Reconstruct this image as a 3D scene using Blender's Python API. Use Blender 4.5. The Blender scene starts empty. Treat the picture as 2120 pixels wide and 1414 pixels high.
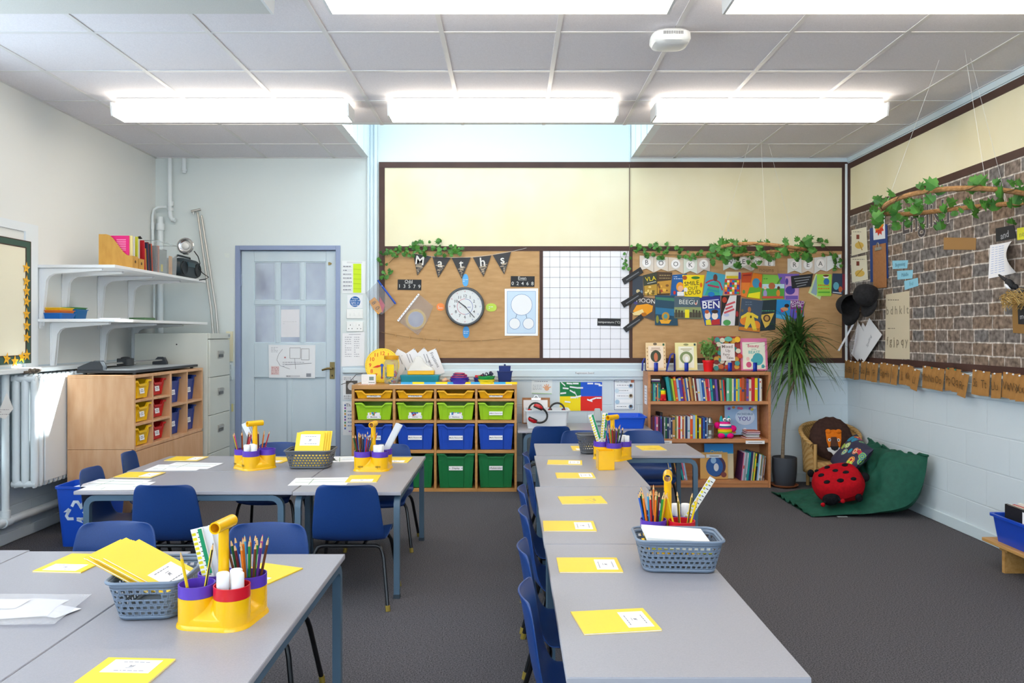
import bpy, math, random
from mathutils import Matrix, Vector, noise
R = math.radians
random.seed(7)
scn = bpy.context.scene
COL = scn.collection

# ------------------------------------------------------------------ camera, world, sun, exposure
F, EH = 1638.0, 1.306            # focal length in photograph pixels, eye height
XL, XR, YB, YR, ZC = -3.137, 2.979, 6.99, -2.4, 2.86
cam = bpy.data.cameras.new('camera'); camo = bpy.data.objects.new('camera', cam); COL.objects.link(camo)
camo.location = (0, 0, EH); camo.rotation_euler = (R(90), 0, 0)
cam.sensor_width = 36; cam.lens = F / 2120 * 36
cam.shift_x = 3 / 2120; cam.shift_y = -16 / 2120
cam.clip_start = 0.05
scn.camera = camo
w = bpy.data.worlds.new('daylight'); scn.world = w; w.use_nodes = True
bg = w.node_tree.nodes['Background']; bg.inputs[0].default_value = (0.90, 0.955, 1.0, 1); bg.inputs[1].default_value = 7.0
sun = bpy.data.lights.new('sun', 'SUN'); sun.energy = 22; sun.angle = R(0.6); sun.color = (1, 0.96, 0.88)
suno = bpy.data.objects.new('sun', sun); COL.objects.link(suno)
suno.rotation_euler = Vector((-2.6, -1.22, -2.4)).to_track_quat('-Z', 'Y').to_euler()
suno.location = (3, 8, 6)
vs = scn.view_settings
vs.view_transform = 'Standard'; vs.look = 'None'; vs.gamma = 1; vs.use_curve_mapping = False
vs.exposure = -0.08
LAMP = 11.5
scn.cycles.use_denoising = True
scn.cycles.max_bounces = 8
scn.cycles.diffuse_bounces = 5
scn.cycles.transparent_max_bounces = 16
scn.cycles.sample_clamp_indirect = 6

# ------------------------------------------------------------------ materials
def lin(h):
    h = h.lstrip('#'); out = []
    for i in (0, 2, 4):
        c = int(h[i:i + 2], 16) / 255
        out.append(c / 12.92 if c <= 0.04045 else ((c + 0.055) / 1.055) ** 2.4)
    return (*out, 1)
MATS = {}
def mat(name, col='#ffffff', rough=0.5, metal=0.0, spec=0.5, emit=0, trans=0, alpha=1):
    if name in MATS: return MATS[name]
    m = bpy.data.materials.new(name); m.use_nodes = True; MATS[name] = m
    b = m.node_tree.nodes['Principled BSDF']
    b.inputs['Base Color'].default_value = lin(col); b.inputs['Roughness'].default_value = rough
    b.inputs['Metallic'].default_value = metal; b.inputs['Specular IOR Level'].default_value = spec
    if emit:
        b.inputs['Emission Color'].default_value = lin(col); b.inputs['Emission Strength'].default_value = emit
    if trans: b.inputs['Transmission Weight'].default_value = trans
    if alpha < 1: b.inputs['Alpha'].default_value = alpha
    m.diffuse_color = lin(col)
    return m
def C(h, rough=0.6, spec=0.35):
    """a plain paper, paint or plastic colour"""
    return mat('colour_%s_%d' % (h.strip('#'), int(rough * 100)), h, rough, 0, spec)
def N(m, t, **kw):
    n = m.node_tree.nodes.new(t)
    for k, v in kw.items():
        if k.startswith('i_'): n.inputs[k[2:].replace('_', ' ')].default_value = v
        else: setattr(n, k, v)
    return n
def L(m, a, ao, b, bi): m.node_tree.links.new(a.outputs[ao], b.inputs[bi])
def bsdf(m): return m.node_tree.nodes['Principled BSDF']
def ramp(m, stops):
    r = N(m, 'ShaderNodeValToRGB'); e = r.color_ramp.elements
    while len(e) < len(stops): e.new(0.5)
    for i, (p, c) in enumerate(stops): e[i].position = p; e[i].color = lin(c) if isinstance(c, str) else c
    return r
def coords(m, scale=(1, 1, 1), rot=(0, 0, 0), kind='Object'):
    t = N(m, 'ShaderNodeTexCoord'); mp = N(m, 'ShaderNodeMapping')
    mp.inputs['Scale'].default_value = scale; mp.inputs['Rotation'].default_value = rot
    L(m, t, kind, mp, 'Vector'); return mp
def bump(m, src, out, strength=0.2, dist=0.01):
    b = N(m, 'ShaderNodeBump'); b.inputs['Strength'].default_value = strength; b.inputs['Distance'].default_value = dist
    L(m, src, out, b, 'Height'); L(m, b, 'Normal', bsdf(m), 'Normal'); return b
def noisy(name, c1, c2, scale=(1, 1, 1), nscale=20, rough=0.5, bstr=0.0, spec=0.4, detail=4, bdist=0.002, lo=0.3, hi=0.7):
    if name in MATS: return MATS[name]
    m = mat(name, c1, rough, 0, spec)
    mp = coords(m, scale); n = N(m, 'ShaderNodeTexNoise', i_Scale=nscale, i_Detail=detail)
    L(m, mp, 'Vector', n, 'Vector'); r = ramp(m, [(lo, c1), (hi, c2)]); L(m, n, 'Fac', r, 'Fac')
    L(m, r, 'Color', bsdf(m), 'Base Color')
    if bstr: bump(m, n, 'Fac', bstr, bdist)
    return m
# wood in three grains
beech = noisy('beech_laminate', '#d7ab83', '#c9976b', (3, 3, 0.6), 7, 0.42)
beech2 = noisy('oak_laminate', '#c79458', '#b17f47', (0.8, 3, 6), 6, 0.42)
shelfwood = noisy('cherry_laminate', '#c68a5c', '#b5764a', (0.8, 6, 6), 6, 0.4)
benchwood = noisy('pine_wood', '#c99a5e', '#b0803f', (6, 0.8, 6), 7, 0.5)
filewood = noisy('birch_board', '#d2a04a', '#c08c3a', (3, 3, 1), 8, 0.5)
carpet = noisy('charcoal_carpet', '#343337', '#6d6b70', (1, 1, 1), 170, 0.95, 0.25, 0.05, 5, 0.003)
tabletop_m = noisy('grey_laminate', '#92929a', '#9b9aa2', (1, 1, 1), 240, 0.33, 0, 0.5, 3)
table_edge = C('#aaa7ad', 0.5)
steel_blue = mat('blue_grey_steel', '#50687c', 0.38, 0, 0.5)
navy = noisy('navy_polypropylene', '#113470', '#143b78', (1, 1, 1), 300, 0.42, 0.12, 0.45, 2, 0.0008)
black_metal = mat('black_steel', '#15161a', 0.3, 0.3)
ferrule = mat('ochre_rubber', '#8f7a2a', 0.6)
ceil_tile = noisy('mineral_fibre_tile', '#e8e5ea', '#dedbe0', (1, 1, 1), 140, 0.9, 0.25, 0.1, 5, 0.002)
ceil_bar = mat('white_tee_bar', '#d9d7d8', 0.45)
white_metal = mat('white_enamel', '#e6e7e6', 0.35)
white_plastic = mat('white_plastic', '#e8e8e6', 0.4)
chrome = mat('bright_metal', '#c9c9c9', 0.22, 1.0)
grey_metal = mat('brushed_grey_metal', '#b3b1ac', 0.4, 0.7)
blackp = mat('black_plastic', '#17181b', 0.4)
paper = mat('white_paper', '#eeedf0', 0.65, 0, 0.25)
ink = mat('black_ink', '#2a2a2e', 0.7)
grey_ink = mat('grey_ink', '#8b8b92', 0.7)
chalk = mat('chalk_white', '#d8d8d6', 0.8)
blackcard = mat('black_card', '#202124', 0.65)
brown_border = noisy('brown_border_card', '#4a3029', '#3f2822', (1, 1, 1), 6, 0.6)
def hessian():
    m = mat('brown_hessian_paper', '#b8946a', 0.85, 0, 0.1)
    a = coords(m, (1.2, 1, 5)); n = N(m, 'ShaderNodeTexNoise', i_Scale=6, i_Detail=6)
    L(m, a, 'Vector', n, 'Vector'); r = ramp(m, [(0.3, '#b08b60'), (0.7, '#c19b70')]); L(m, n, 'Fac', r, 'Fac')
    b = coords(m); wv = N(m, 'ShaderNodeTexNoise', i_Scale=3.2, i_Detail=2); L(m, b, 'Vector', wv, 'Vector')
    L(m, r, 'Color', bsdf(m), 'Base Color'); bump(m, wv, 'Fac', 0.5, 0.03); return m
hess = hessian()
cream_paper = noisy('cream_backing_paper', '#e5ddc0', '#e1d7b4', (1, 1, 1), 3, 0.7, 0.35, 0.2, 2, 0.03)
def brickpaper():
    m = mat('brick_print_paper', '#807468', 0.7, 0, 0.2)
    t = N(m, 'ShaderNodeTexCoord'); s = N(m, 'ShaderNodeSeparateXYZ'); cb = N(m, 'ShaderNodeCombineXYZ')
    L(m, t, 'Object', s, 'Vector'); L(m, s, 'Y', cb, 'X'); L(m, s, 'Z', cb, 'Y')
    wn = N(m, 'ShaderNodeTexNoise', i_Scale=9, i_Detail=2); L(m, t, 'Object', wn, 'Vector')
    wm = N(m, 'ShaderNodeMixRGB', blend_type='ADD'); wm.inputs[0].default_value = 0.012
    L(m, cb, 'Vector', wm, 1); L(m, wn, 'Color', wm, 2)
    b = N(m, 'ShaderNodeTexBrick'); b.offset = 0.37; b.squash = 0.72; b.squash_frequency = 2
    for k, v in (('Scale', 1), ('Mortar Size', 0.005), ('Mortar Smooth', 0.2), ('Bias', 0.1), ('Brick Width', 0.215), ('Row Height', 0.083)): b.inputs[k].default_value = v
    b.inputs['Color1'].default_value = lin('#85705f'); b.inputs['Color2'].default_value = lin('#716d6c'); b.inputs['Mortar'].default_value = lin('#c2bab2')
    L(m, wm, 'Color', b, 'Vector')
    n = N(m, 'ShaderNodeTexNoise', i_Scale=30, i_Detail=8); L(m, t, 'Object', n, 'Vector')
    r = ramp(m, [(0.3, (0.42, 0.40, 0.38, 1)), (0.7, (1.45, 1.45, 1.45, 1))]); L(m, n, 'Fac', r, 'Fac')
    x = N(m, 'ShaderNodeMixRGB', blend_type='MULTIPLY'); x.inputs[0].default_value = 1
    L(m, b, 'Color', x, 1); L(m, r, 'Color', x, 2); L(m, x, 'Color', bsdf(m), 'Base Color'); return m
brick_m = brickpaper()
def wallpaint(name, upper, lower, zsplit, axis):
    """two paints meeting at the dado; the lower wall is painted blockwork"""
    m = mat(name, upper, 0.55, 0, 0.3)
    t = N(m, 'ShaderNodeTexCoord'); s = N(m, 'ShaderNodeSeparateXYZ'); L(m, t, 'Object', s, 'Vector')
    gt = N(m, 'ShaderNodeMath', operation='GREATER_THAN'); gt.inputs[1].default_value = zsplit; L(m, s, 'Z', gt, 0)
    mx = N(m, 'ShaderNodeMixRGB'); mx.inputs[1].default_value = lin(lower); mx.inputs[2].default_value = lin(upper)
    L(m, gt, 'Value', mx, 0); L(m, mx, 'Color', bsdf(m), 'Base Color')
    cb = N(m, 'ShaderNodeCombineXYZ'); L(m, s, axis, cb, 'X'); L(m, s, 'Z', cb, 'Y')
    b = N(m, 'ShaderNodeTexBrick'); b.offset = 0.5
    for k, v in (('Scale', 1), ('Mortar Size', 0.006), ('Mortar Smooth', 0.6), ('Brick Width', 0.45), ('Row Height', 0.225)): b.inputs[k].default_value = v
    b.inputs['Color1'].default_value = b.inputs['Color2'].default_value = (1, 1, 1, 1); b.inputs['Mortar'].default_value = (0, 0, 0, 1)
    L(m, cb, 'Vector', b, 'Vector')
    mm = N(m, 'ShaderNodeMath', operation='MAXIMUM'); L(m, b, 'Color', mm, 0); L(m, gt, 'Value', mm, 1)
    n = N(m, 'ShaderNodeTexNoise', i_Scale=14, i_Detail=5); L(m, t, 'Object', n, 'Vector')
    ad = N(m, 'ShaderNodeMath', operation='MULTIPLY_ADD'); ad.inputs[1].default_value = 0.35
    L(m, n, 'Fac', ad, 0); L(m, mm, 'Value', ad, 2); bump(m, ad, 'Value', 0.35, 0.006); return m
paint_back = wallpaint('back_wall_paint', '#d4dcdc', '#cbd7df', 1.02, 'X')
paint_left = wallpaint('left_wall_paint', '#e7e8e5', '#cad5dc', 1.10, 'Y')
paint_right = wallpaint('right_wall_paint', '#d6e0e4', '#cfd9e0', 1.02, 'Y')
paint_trim = mat('pale_blue_gloss', '#cfdde4', 0.35)
paint_white = mat('white_matt_paint', '#e4eaee', 0.6)
def clear(name, tint='#ffffff', fac=0.12, rough=0.08):
    """thin clear sheet: mostly transparent with a sheen"""
    if name in MATS: return MATS[name]
    m = mat(name, tint, rough); nt = m.node_tree
    tr = N(m, 'ShaderNodeBsdfTransparent'); tr.inputs[0].default_value = lin(tint)
    fr = N(m, 'ShaderNodeLayerWeight'); fr.inputs[0].default_value = 0.5
    pw = N(m, 'ShaderNodeMath', operation='POWER'); pw.inputs[1].default_value = 4; L(m, fr, 'Facing', pw, 0)
    md = N(m, 'ShaderNodeMath', operation='MULTIPLY_ADD'); md.inputs[1].default_value = 0.6; md.inputs[2].default_value = fac + .03; md.use_clamp = True
    mx = N(m, 'ShaderNodeMixShader'); L(m, pw, 'Value', md, 0); L(m, md, 'Value', mx, 0)
    L(m, tr, 'BSDF', mx, 1); L(m, bsdf(m), 'BSDF', mx, 2)
    L(m, mx, 'Shader', nt.nodes['Material Output'], 'Surface'); return m
glass = clear('window_glass', '#f4fbff', 0.0, 0.03)
film = clear('clear_plastic_film', '#f4f4f6', 0.05, 0.15)
boxfilm = clear('clear_polypropylene', '#eef2f3', 0.16, 0.2)

# ------------------------------------------------------------------ mesh builder
def at(px, py, Y): return Vector(((px - 1057) * Y / F, Y, EH - (py - 691) * Y / F))
def on_z(px, py, z): return at(px, py, (EH - z) * F / (py - 691))
def on_x(px, py, X): return at(px, py, X * F / (px - 1057))
PLANE = {
    'B': (lambda x, y, o: at(x, y, YB - o), Vector((1, 0, 0)), Vector((0, -1, 0))),
    'R': (lambda x, y, o: on_x(x, y, XR - o), Vector((0, -1, 0)), Vector((-1, 0, 0))),
    'L': (lambda x, y, o: on_x(x, y, XL + o), Vector((0, 1, 0)), Vector((1, 0, 0))),
}
TXT = {}
def text_mesh(s, bold=0.0):
    k = (s, bold)
    if k not in TXT:
        cu = bpy.data.curves.new('writing', 'FONT'); cu.body = s; cu.size = 1; cu.align_x = 'CENTER'; cu.align_y = 'CENTER'
        cu.resolution_u = 2; cu.offset = bold; cu.fill_mode = 'FRONT'
        o = bpy.data.objects.new('writing', cu); COL.objects.link(o)
        me = bpy.data.meshes.new_from_object(o)
        TXT[k] = ([v.co.copy() for v in me.vertices], [tuple(p.vertices) for p in me.polygons])
        bpy.data.objects.remove(o); bpy.data.meshes.remove(me); bpy.data.curves.remove(cu)
    return TXT[k]
def frame(o, u, n):
    """matrix whose x axis is u, z axis is n, origin o"""
    u = u.normalized(); n = n.normalized(); v = n.cross(u)
    return Matrix(((u.x, v.x, n.x, o.x), (u.y, v.y, n.y, o.y), (u.z, v.z, n.z, o.z), (0, 0, 0, 1)))
def TM(x=0, y=0, z=0, rx=0, ry=0, rz=0):
    return Matrix.Translation((x, y, z)) @ Matrix.Rotation(R(rz), 4, 'Z') @ Matrix.Rotation(R(ry), 4, 'Y') @ Matrix.Rotation(R(rx), 4, 'X')
class MB:
    def __init__(s, M=None): s.v = []; s.f = []; s.m = []; s.slots = []; s.M = M or Matrix()
    def slot(s, m):
        if m not in s.slots: s.slots.append(m)
        return s.slots.index(m)
    def add(s, vs, fs, m):
        b = len(s.v); k = s.slot(m)
        s.v += [s.M @ Vector(p) for p in vs]
        for f in fs: s.f.append(tuple(i + b for i in f)); s.m.append(k)
        return s
    def box(s, x0, x1, y0, y1, z0, z1, m):
        vs = [(x, y, z) for z in (z0, z1) for y in (y0, y1) for x in (x0, x1)]
        return s.add(vs, [(0, 2, 3, 1), (4, 5, 7, 6), (0, 1, 5, 4), (2, 6, 7, 3), (0, 4, 6, 2), (1, 3, 7, 5)], m)
    def loft(s, rings, m, closed=True, c0=True, c1=True):
        n = len(rings[0]); vs = [p for r in rings for p in r]; fs = []
        for i in range(len(rings) - 1):
            for j in range(n if closed else n - 1):
                a = i * n + j; b = i * n + (j + 1) % n
                fs.append((a, b, b + n, a + n))
        if c0: fs.append(tuple(range(n))[::-1])
        if c1: fs.append(tuple((len(rings) - 1) * n + j for j in range(n)))
        return s.add(vs, fs, m)
    def tube(s, pts, r, m, n=8, closed=False, square=False, caps=True):
        pts = [Vector(p) for p in pts]; k = len(pts); rings = []
        if square: n = 4
        prev = None
        for i, p in enumerate(pts):
            if closed: t = pts[(i + 1) % k] - pts[i - 1]
            else: t = pts[min(i + 1, k - 1)] - pts[max(i - 1, 0)]
            t.normalize()
            if prev is None:
                up = Vector((0, 0, 1)) if abs(t.z) < 0.9 else Vector((0, 1, 0))
                a = t.cross(up).normalized()
            else:
                a = prev - t * prev.dot(t); a.normalize()
            prev = a; b = t.cross(a)
            rr = r[i] if isinstance(r, (list, tuple)) else r
            q = 1.0
            if square and not closed and 0 < i < k - 1:
                d1 = (pts[i] - pts[i - 1]).normalized(); d2 = (pts[i + 1] - pts[i]).normalized()
                q = 1 / max(0.7, math.cos(d1.angle(d2) / 2))
            off = math.pi / 4 if square else 0; g = 1.414 if square else 1
            rings.append([p + (a * math.cos(off + 2 * math.pi * j / n) + b * math.sin(off + 2 * math.pi * j / n)) * rr * g for j in range(n)])
        if closed: rings.append(rings[0])
        return s.loft(rings, m, True, caps and not closed, caps and not closed)
    def lathe(s, prof, m, n=20, c=(0, 0, 0), sx=1, sy=1):
        rings = [[(c[0] + max(r, 1e-5) * sx * math.cos(2 * math.pi * j / n), c[1] + max(r, 1e-5) * sy * math.sin(2 * math.pi * j / n), c[2] + z) for j in range(n)] for r, z in prof]
        return s.loft(rings, m, True, prof[0][0] < 1e-4, prof[-1][0] < 1e-4)
    def cyl(s, p0, p1, r, m, n=12): return s.tube([p0, p1], r, m, n)
    def ball(s, c, rx, ry, rz, m, nu=14, nv=9):
        rings = []
        for i in range(nv + 1):
            t = -math.pi / 2 + math.pi * i / nv; q = max(math.cos(t), 1e-4)
            rings.append([(c[0] + rx * q * math.cos(2 * math.pi * j / nu), c[1] + ry * q * math.sin(2 * math.pi * j / nu), c[2] + rz * math.sin(t)) for j in range(nu)])
        return s.loft(rings, m, True, True, True)
    def poly(s, pts, back, m, mside=None):
        """a flat outline given thickness: back is the vector from the front face to the back face"""
        pts = [Vector(p) for p in pts]; n = len(pts); back = Vector(back)
        s.add(pts, [tuple(range(n))], m)
        return s.add(pts + [p + back for p in pts], [tuple(range(2 * n - 1, n - 1, -1))] + [(i, (i + 1) % n, n + (i + 1) % n, n + i) for i in range(n)], mside or m)
    def face(s, pts, m): return s.add(pts, [tuple(range(len(pts)))], m)
    def text(s, t, size, M, m, bold=0.012):
        vs, fs = text_mesh(t, bold); sc = Matrix.Diagonal((size, size, size, 1))
        return s.add([M @ (sc @ p) for p in vs], fs, m)
WM = {}
def build(name, mb, parent=None, world=False, bevel=0, smooth=40, solid=0, sub=0, label=None):
    me = bpy.data.meshes.new(name); vs = mb.v
    if parent is not None and world:
        iv = WM[parent.name].inverted(); vs = [iv @ p for p in vs]
    me.from_pydata([tuple(p) for p in vs], [], mb.f)
    for m in mb.slots: me.materials.append(m)
    me.polygons.foreach_set('material_index', mb.m)
    if smooth:
        me.polygons.foreach_set('use_smooth', [True] * len(me.polygons))
        me.update(); me.set_sharp_from_angle(angle=R(smooth))
    me.update()
    o = bpy.data.objects.new(name, me); COL.objects.link(o)
    if parent is not None: o.parent = parent
    WM[o.name] = WM[parent.name] if parent is not None else Matrix()
    if solid:
        d = o.modifiers.new('thickness', 'SOLIDIFY'); d.thickness = solid; d.offset = 0
    if bevel:
        d = o.modifiers.new('edge', 'BEVEL'); d.width = bevel; d.segments = 2; d.limit_method = 'ANGLE'; d.angle_limit = R(50)
    if sub:
        d = o.modifiers.new('soften', 'SUBSURF'); d.levels = sub; d.render_levels = sub
    if label: o['label'] = label
    return o
def tag(o, label, cat, group=None):
    o['label'] = label; o['category'] = cat
    if group: o['group'] = group
    return o
def thing(name, label, cat, loc=(0, 0, 0), rz=0, group=None):
    o = bpy.data.objects.new(name, None); COL.objects.link(o); o.empty_display_size = 0.05
    o.location = loc; o.rotation_euler = (0, 0, R(rz))
    WM[o.name] = Matrix.Translation(loc) @ Matrix.Rotation(R(rz), 4, 'Z')
    return tag(o, label, cat, group)
def solo(name, mb, label, cat, group=None, **kw):
    """a thing that is one mesh: its origin goes to the middle of its base"""
    lo = Vector([min(p[i] for p in mb.v) for i in range(3)]); hi = Vector([max(p[i] for p in mb.v) for i in range(3)])
    b = Vector(((lo.x + hi.x) / 2, (lo.y + hi.y) / 2, lo.z))
    mb.v = [p - b for p in mb.v]
    o = build(name, mb, **kw); o.location = b; WM[o.name] = Matrix.Translation(b)
    return tag(o, label, cat, group)
def struct(name, mb, **kw):
    o = build(name, mb, **kw)
    if kw.get('parent') is None: o['kind'] = 'structure'
    return o
def kids(o): return [c for c in bpy.data.objects if c.parent == o]
KID = {}
def dup(root, loc, rz, label, group=None):
    """a copy of a thing with copies of its parts and their sub-parts"""
    if root.name not in KID: KID[root.name] = [(c, kids(c)) for c in kids(root)]
    r = root.copy(); COL.objects.link(r); r.location = loc; r.rotation_euler = (0, 0, R(rz)); r['label'] = label
    if group: r['group'] = group
    WM[r.name] = Matrix.Translation(loc) @ Matrix.Rotation(R(rz), 4, 'Z')
    for c, gs in KID[root.name]:
        k = c.copy(); COL.objects.link(k); k.parent = r
        for g in gs:
            q = g.copy(); COL.objects.link(q); q.parent = k
    return r
ORD = ['first', 'second', 'third', 'fourth', 'fifth', 'sixth', 'seventh', 'eighth', 'ninth', 'tenth', 'eleventh', 'twelfth', 'thirteenth', 'fourteenth']

def decorate(mb, decor, plane, off):
    """printing on a sheet: patches, discs, lines and writing given in photograph pixels on the plane of the sheet"""
    mp, u, n = PLANE[plane]; k = 0
    for d in decor:
        k += 1; o = off + 0.0008 + 0.00025 * k
        if d[0] == 'p': mb.face([mp(x, y, o) for x, y in d[1]], C(d[2]))
        elif d[0] == 'r':
            x0, y0, x1, y1 = d[1]; mb.face([mp(x, y, o) for x, y in ((x0, y0), (x1, y0), (x1, y1), (x0, y1))], C(d[2]))
        elif d[0] == 'd':
            cx, cy, rx, ry = d[1]; mb.face([mp(cx + rx * math.cos(a * math.pi / 10), cy + ry * math.sin(a * math.pi / 10), o) for a in range(20)], C(d[2]))
        elif d[0] == 'l':
            pts, wd = d[1], d[2] / 2
            for (x0, y0), (x1, y1) in zip(pts, pts[1:]):
                ln = math.hypot(x1 - x0, y1 - y0) or 1; ax, ay = -(y1 - y0) / ln * wd, (x1 - x0) / ln * wd
                mb.face([mp(x, y, o) for x, y in ((x0 + ax, y0 + ay), (x1 + ax, y1 + ay), (x1 - ax, y1 - ay), (x0 - ax, y0 - ay))], C(d[3]))
        elif d[0] == 't':
            s, cx, cy, size, rot, col = d[1:7]; p = mp(cx, cy, o)
            mb.text(s, size * p.y / F * 1.15, frame(p, u, n) @ Matrix.Rotation(R(rot), 4, 'Z'), C(col), d[7] if len(d) > 7 else (.012 if size > 15 else 0.0))
        elif d[0] == 'w':      # lines of small unreadable writing: x0,y0,x1,y1, number of lines, colour
            (x0, y0, x1, y1), nl, col = d[1], d[2], d[3]; rr = random.Random(int(x0 * 7 + y0))
            for i in range(nl):
                yy = y0 + (y1 - y0) * (i + 0.5) / nl; hh = (y1 - y0) / nl * 0.16; xx = x0
                while xx < x1 - 1:
                    ww = min(rr.uniform(1.5, 5), x1 - xx)
                    mb.face([mp(x, y, o) for x, y in ((xx, yy - hh), (xx + ww, yy - hh), (xx + ww, yy + hh), (xx, yy + hh))], C(col)); xx += ww + 1.2
                    if rr.random() < 0.1: break
def card(name, label, cat, poly, off, col, decor=(), plane='B', group=None, th=0.0012, m=None):
    mb = MB(); mp, u, n = PLANE[plane]; base = m or C(col)
    if len(poly) == 2: (x0, y0), (x1, y1) = poly; poly = [(x0, y0), (x1, y0), (x1, y1), (x0, y1)]
    mb.poly([mp(x, y, off) for x, y in poly], -n * th, base)
    decorate(mb, decor, plane, off)
    return solo(name, mb, label, cat, group, smooth=0)
# ------------------------------------------------------------------ the room
mb = MB(); mb.box(XL - .2, XR + .2, YR - .2, YB + .2, -.1, 0, carpet); struct('floor', mb, smooth=0)
DX0, DX1, DZ = -2.425, -1.508, 2.085            # the door opening
mb = MB(); ZT = 4.3
mb.box(XL - .2, DX0, YB, YB + .2, 0, ZT, paint_back); mb.box(DX1, XR + .2, YB, YB + .2, 0, ZT, paint_back)
mb.box(DX0, DX1, YB, YB + .2, DZ, ZT, paint_back); struct('wall_back', mb, smooth=0)
# left wall with a row of windows nearer the camera than the photograph shows
WY0, WY1, WZ0, WZ1 = -1.4, 4.35, 1.10, 2.62
mb = MB()
mb.box(XL - .2, XL, WY1, YB, 0, ZC, paint_left); mb.box(XL - .2, XL, YR, WY0, 0, ZC, paint_left)
mb.box(XL - .2, XL, WY0, WY1, 0, WZ0, paint_left); mb.box(XL - .2, XL, WY0, WY1, WZ1, ZC, paint_left); struct('wall_left', mb, smooth=0)
mb = MB(); mb.box(XR, XR + .2, YR, YB, 0, ZC, paint_right); struct('wall_right', mb, smooth=0)
RX0, RX1, RZ0, RZ1 = -2.7, 2.6, 0.95, 2.66
mb = MB()
mb.box(XL, RX0, YR - .2, YR, 0, ZC, paint_white); mb.box(RX1, XR, YR - .2, YR, 0, ZC, paint_white)
mb.box(RX0, RX1, YR - .2, YR, 0, RZ0, paint_white); mb.box(RX0, RX1, YR - .2, YR, RZ1, ZC, paint_white); struct('wall_rear', mb, smooth=0)
def window(name, axis, a0, a1, z0, z1, c, nmull):
    fr = MB(); gl = MB(); t = 0.05
    def bx(p0, p1, q0, q1):
        if axis == 'y': fr.box(c - .03, c + .03, p0, p1, q0, q1, white_metal)
        else: fr.box(p0, p1, c - .03, c + .03, q0, q1, white_metal)
    bx(a0, a1, z0, z0 + t); bx(a0, a1, z1 - t, z1)
    for i in range(nmull + 1):
        x = a0 + (a1 - a0 - t) * i / nmull; bx(x, x + t, z0 + t, z1 - t)
    o = struct(name, fr, smooth=0)
    if axis == 'y': gl.box(c - .003, c + .003, a0 + t, a1 - t, z0 + t, z1 - t, glass)
    else: gl.box(a0 + t, a1 - t, c - .003, c + .003, z0 + t, z1 - t, glass)
    build('window_pane', gl, o)
window('window_1', 'y', WY0, WY1, WZ0, WZ1, XL - .1, 5)
window('window_2', 'x', RX0, RX1, RZ0, RZ1, YR - .1, 4)
# ceiling of lay-in tiles, open to a light well at the back
OX0, OX1, OY = -1.25, 1.065, 5.88
mb = MB()
for x0, x1, y0, y1 in ((XL, XR, YR, OY - .06), (XL, OX0 - .06, OY - .06, YB), (OX1 + .06, XR, OY - .06, YB)): mb.box(x0, x1, y0, y1, ZC, ZC + .12, ceil_tile)
def bar_x(x, y0, y1): mb.box(x - .012, x + .012, y0, y1, ZC - .004, ZC + .001, ceil_bar)
def bar_y(y, x0, x1): mb.box(x0, x1, y - .012, y + .012, ZC - .0035, ZC + .001, ceil_bar)
for k in range(-3, 7):
    x = -.955 + .6 * k
    if OX0 - .02 < x < OX1 + .02: bar_x(x, YR, OY)
    else: bar_x(x, YR, YB)
k = 0
for k in range(-11, 5):
    y = 4.079 + .6 * k
    if y > OY - .01: bar_y(y, XL, OX0); bar_y(y, OX1, XR)
    else: bar_y(y, XL, XR)
for x0, x1, y0, y1 in ((XL, XL + .02, YR, YB), (XR - .02, XR, YR, YB), (XL, OX0, YB - .02, YB), (OX1, XR, YB - .02, YB)): mb.box(x0, x1, y0, y1, ZC - .004, ZC + .001, ceil_bar)
struct('ceiling', mb, smooth=0)
for nm, b in (('wall_lightwell_left', (OX0 - .06, OX0, OY, YB)), ('wall_lightwell_right', (OX1, OX1 + .06, OY, YB)), ('wall_lightwell_front', (OX0 - .06, OX1 + .06, OY - .06, OY))):
    mb = MB(); mb.box(*b, ZC, 4.2, paint_white)
    if 'front' not in nm:      # boarding lines in the reveal
        xx = OX0 if 'left' in nm else OX1 - .006
        for y in (6.16, 6.44, 6.72): mb.box(xx, xx + .006, y - .006, y + .006, ZC, 4.2, paint_trim)
    struct(nm, mb, smooth=0)
mb = MB(); SX0, SX1, SY0, SY1 = -.55, 1.0, 5.95, 6.96  # unseen roof over the well, its opening shaped to aim sun at the radiator
for x0, x1, y0, y1 in ((OX0 - .06, SX0, OY - .06, YB + .2), (SX1, OX1 + .06, OY - .06, YB + .2), (SX0, SX1, OY - .06, SY0), (SX0, SX1, SY1, YB + .2)): mb.box(x0, x1, y0, y1, 4.2, 4.3, paint_white)
struct('ceiling_lightwell_unseen', mb, smooth=0)
mb = MB()
for b in ((SX0, SX1, SY0, SY0 + .03), (SX0, SX1, SY1 - .03, SY1), (SX0, SX0 + .03, SY0 + .03, SY1 - .03), (SX1 - .03, SX1, SY0 + .03, SY1 - .03)): mb.box(*b, 4.22, 4.28, white_metal)
o = struct('window_3', mb, smooth=0); mb = MB(); mb.box(SX0 + .03, SX1 - .03, SY0 + .03, SY1 - .03, 4.245, 4.25, glass); build('window_pane', mb, o)  # roof light out of view, sized and placed for the sun patch
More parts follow.
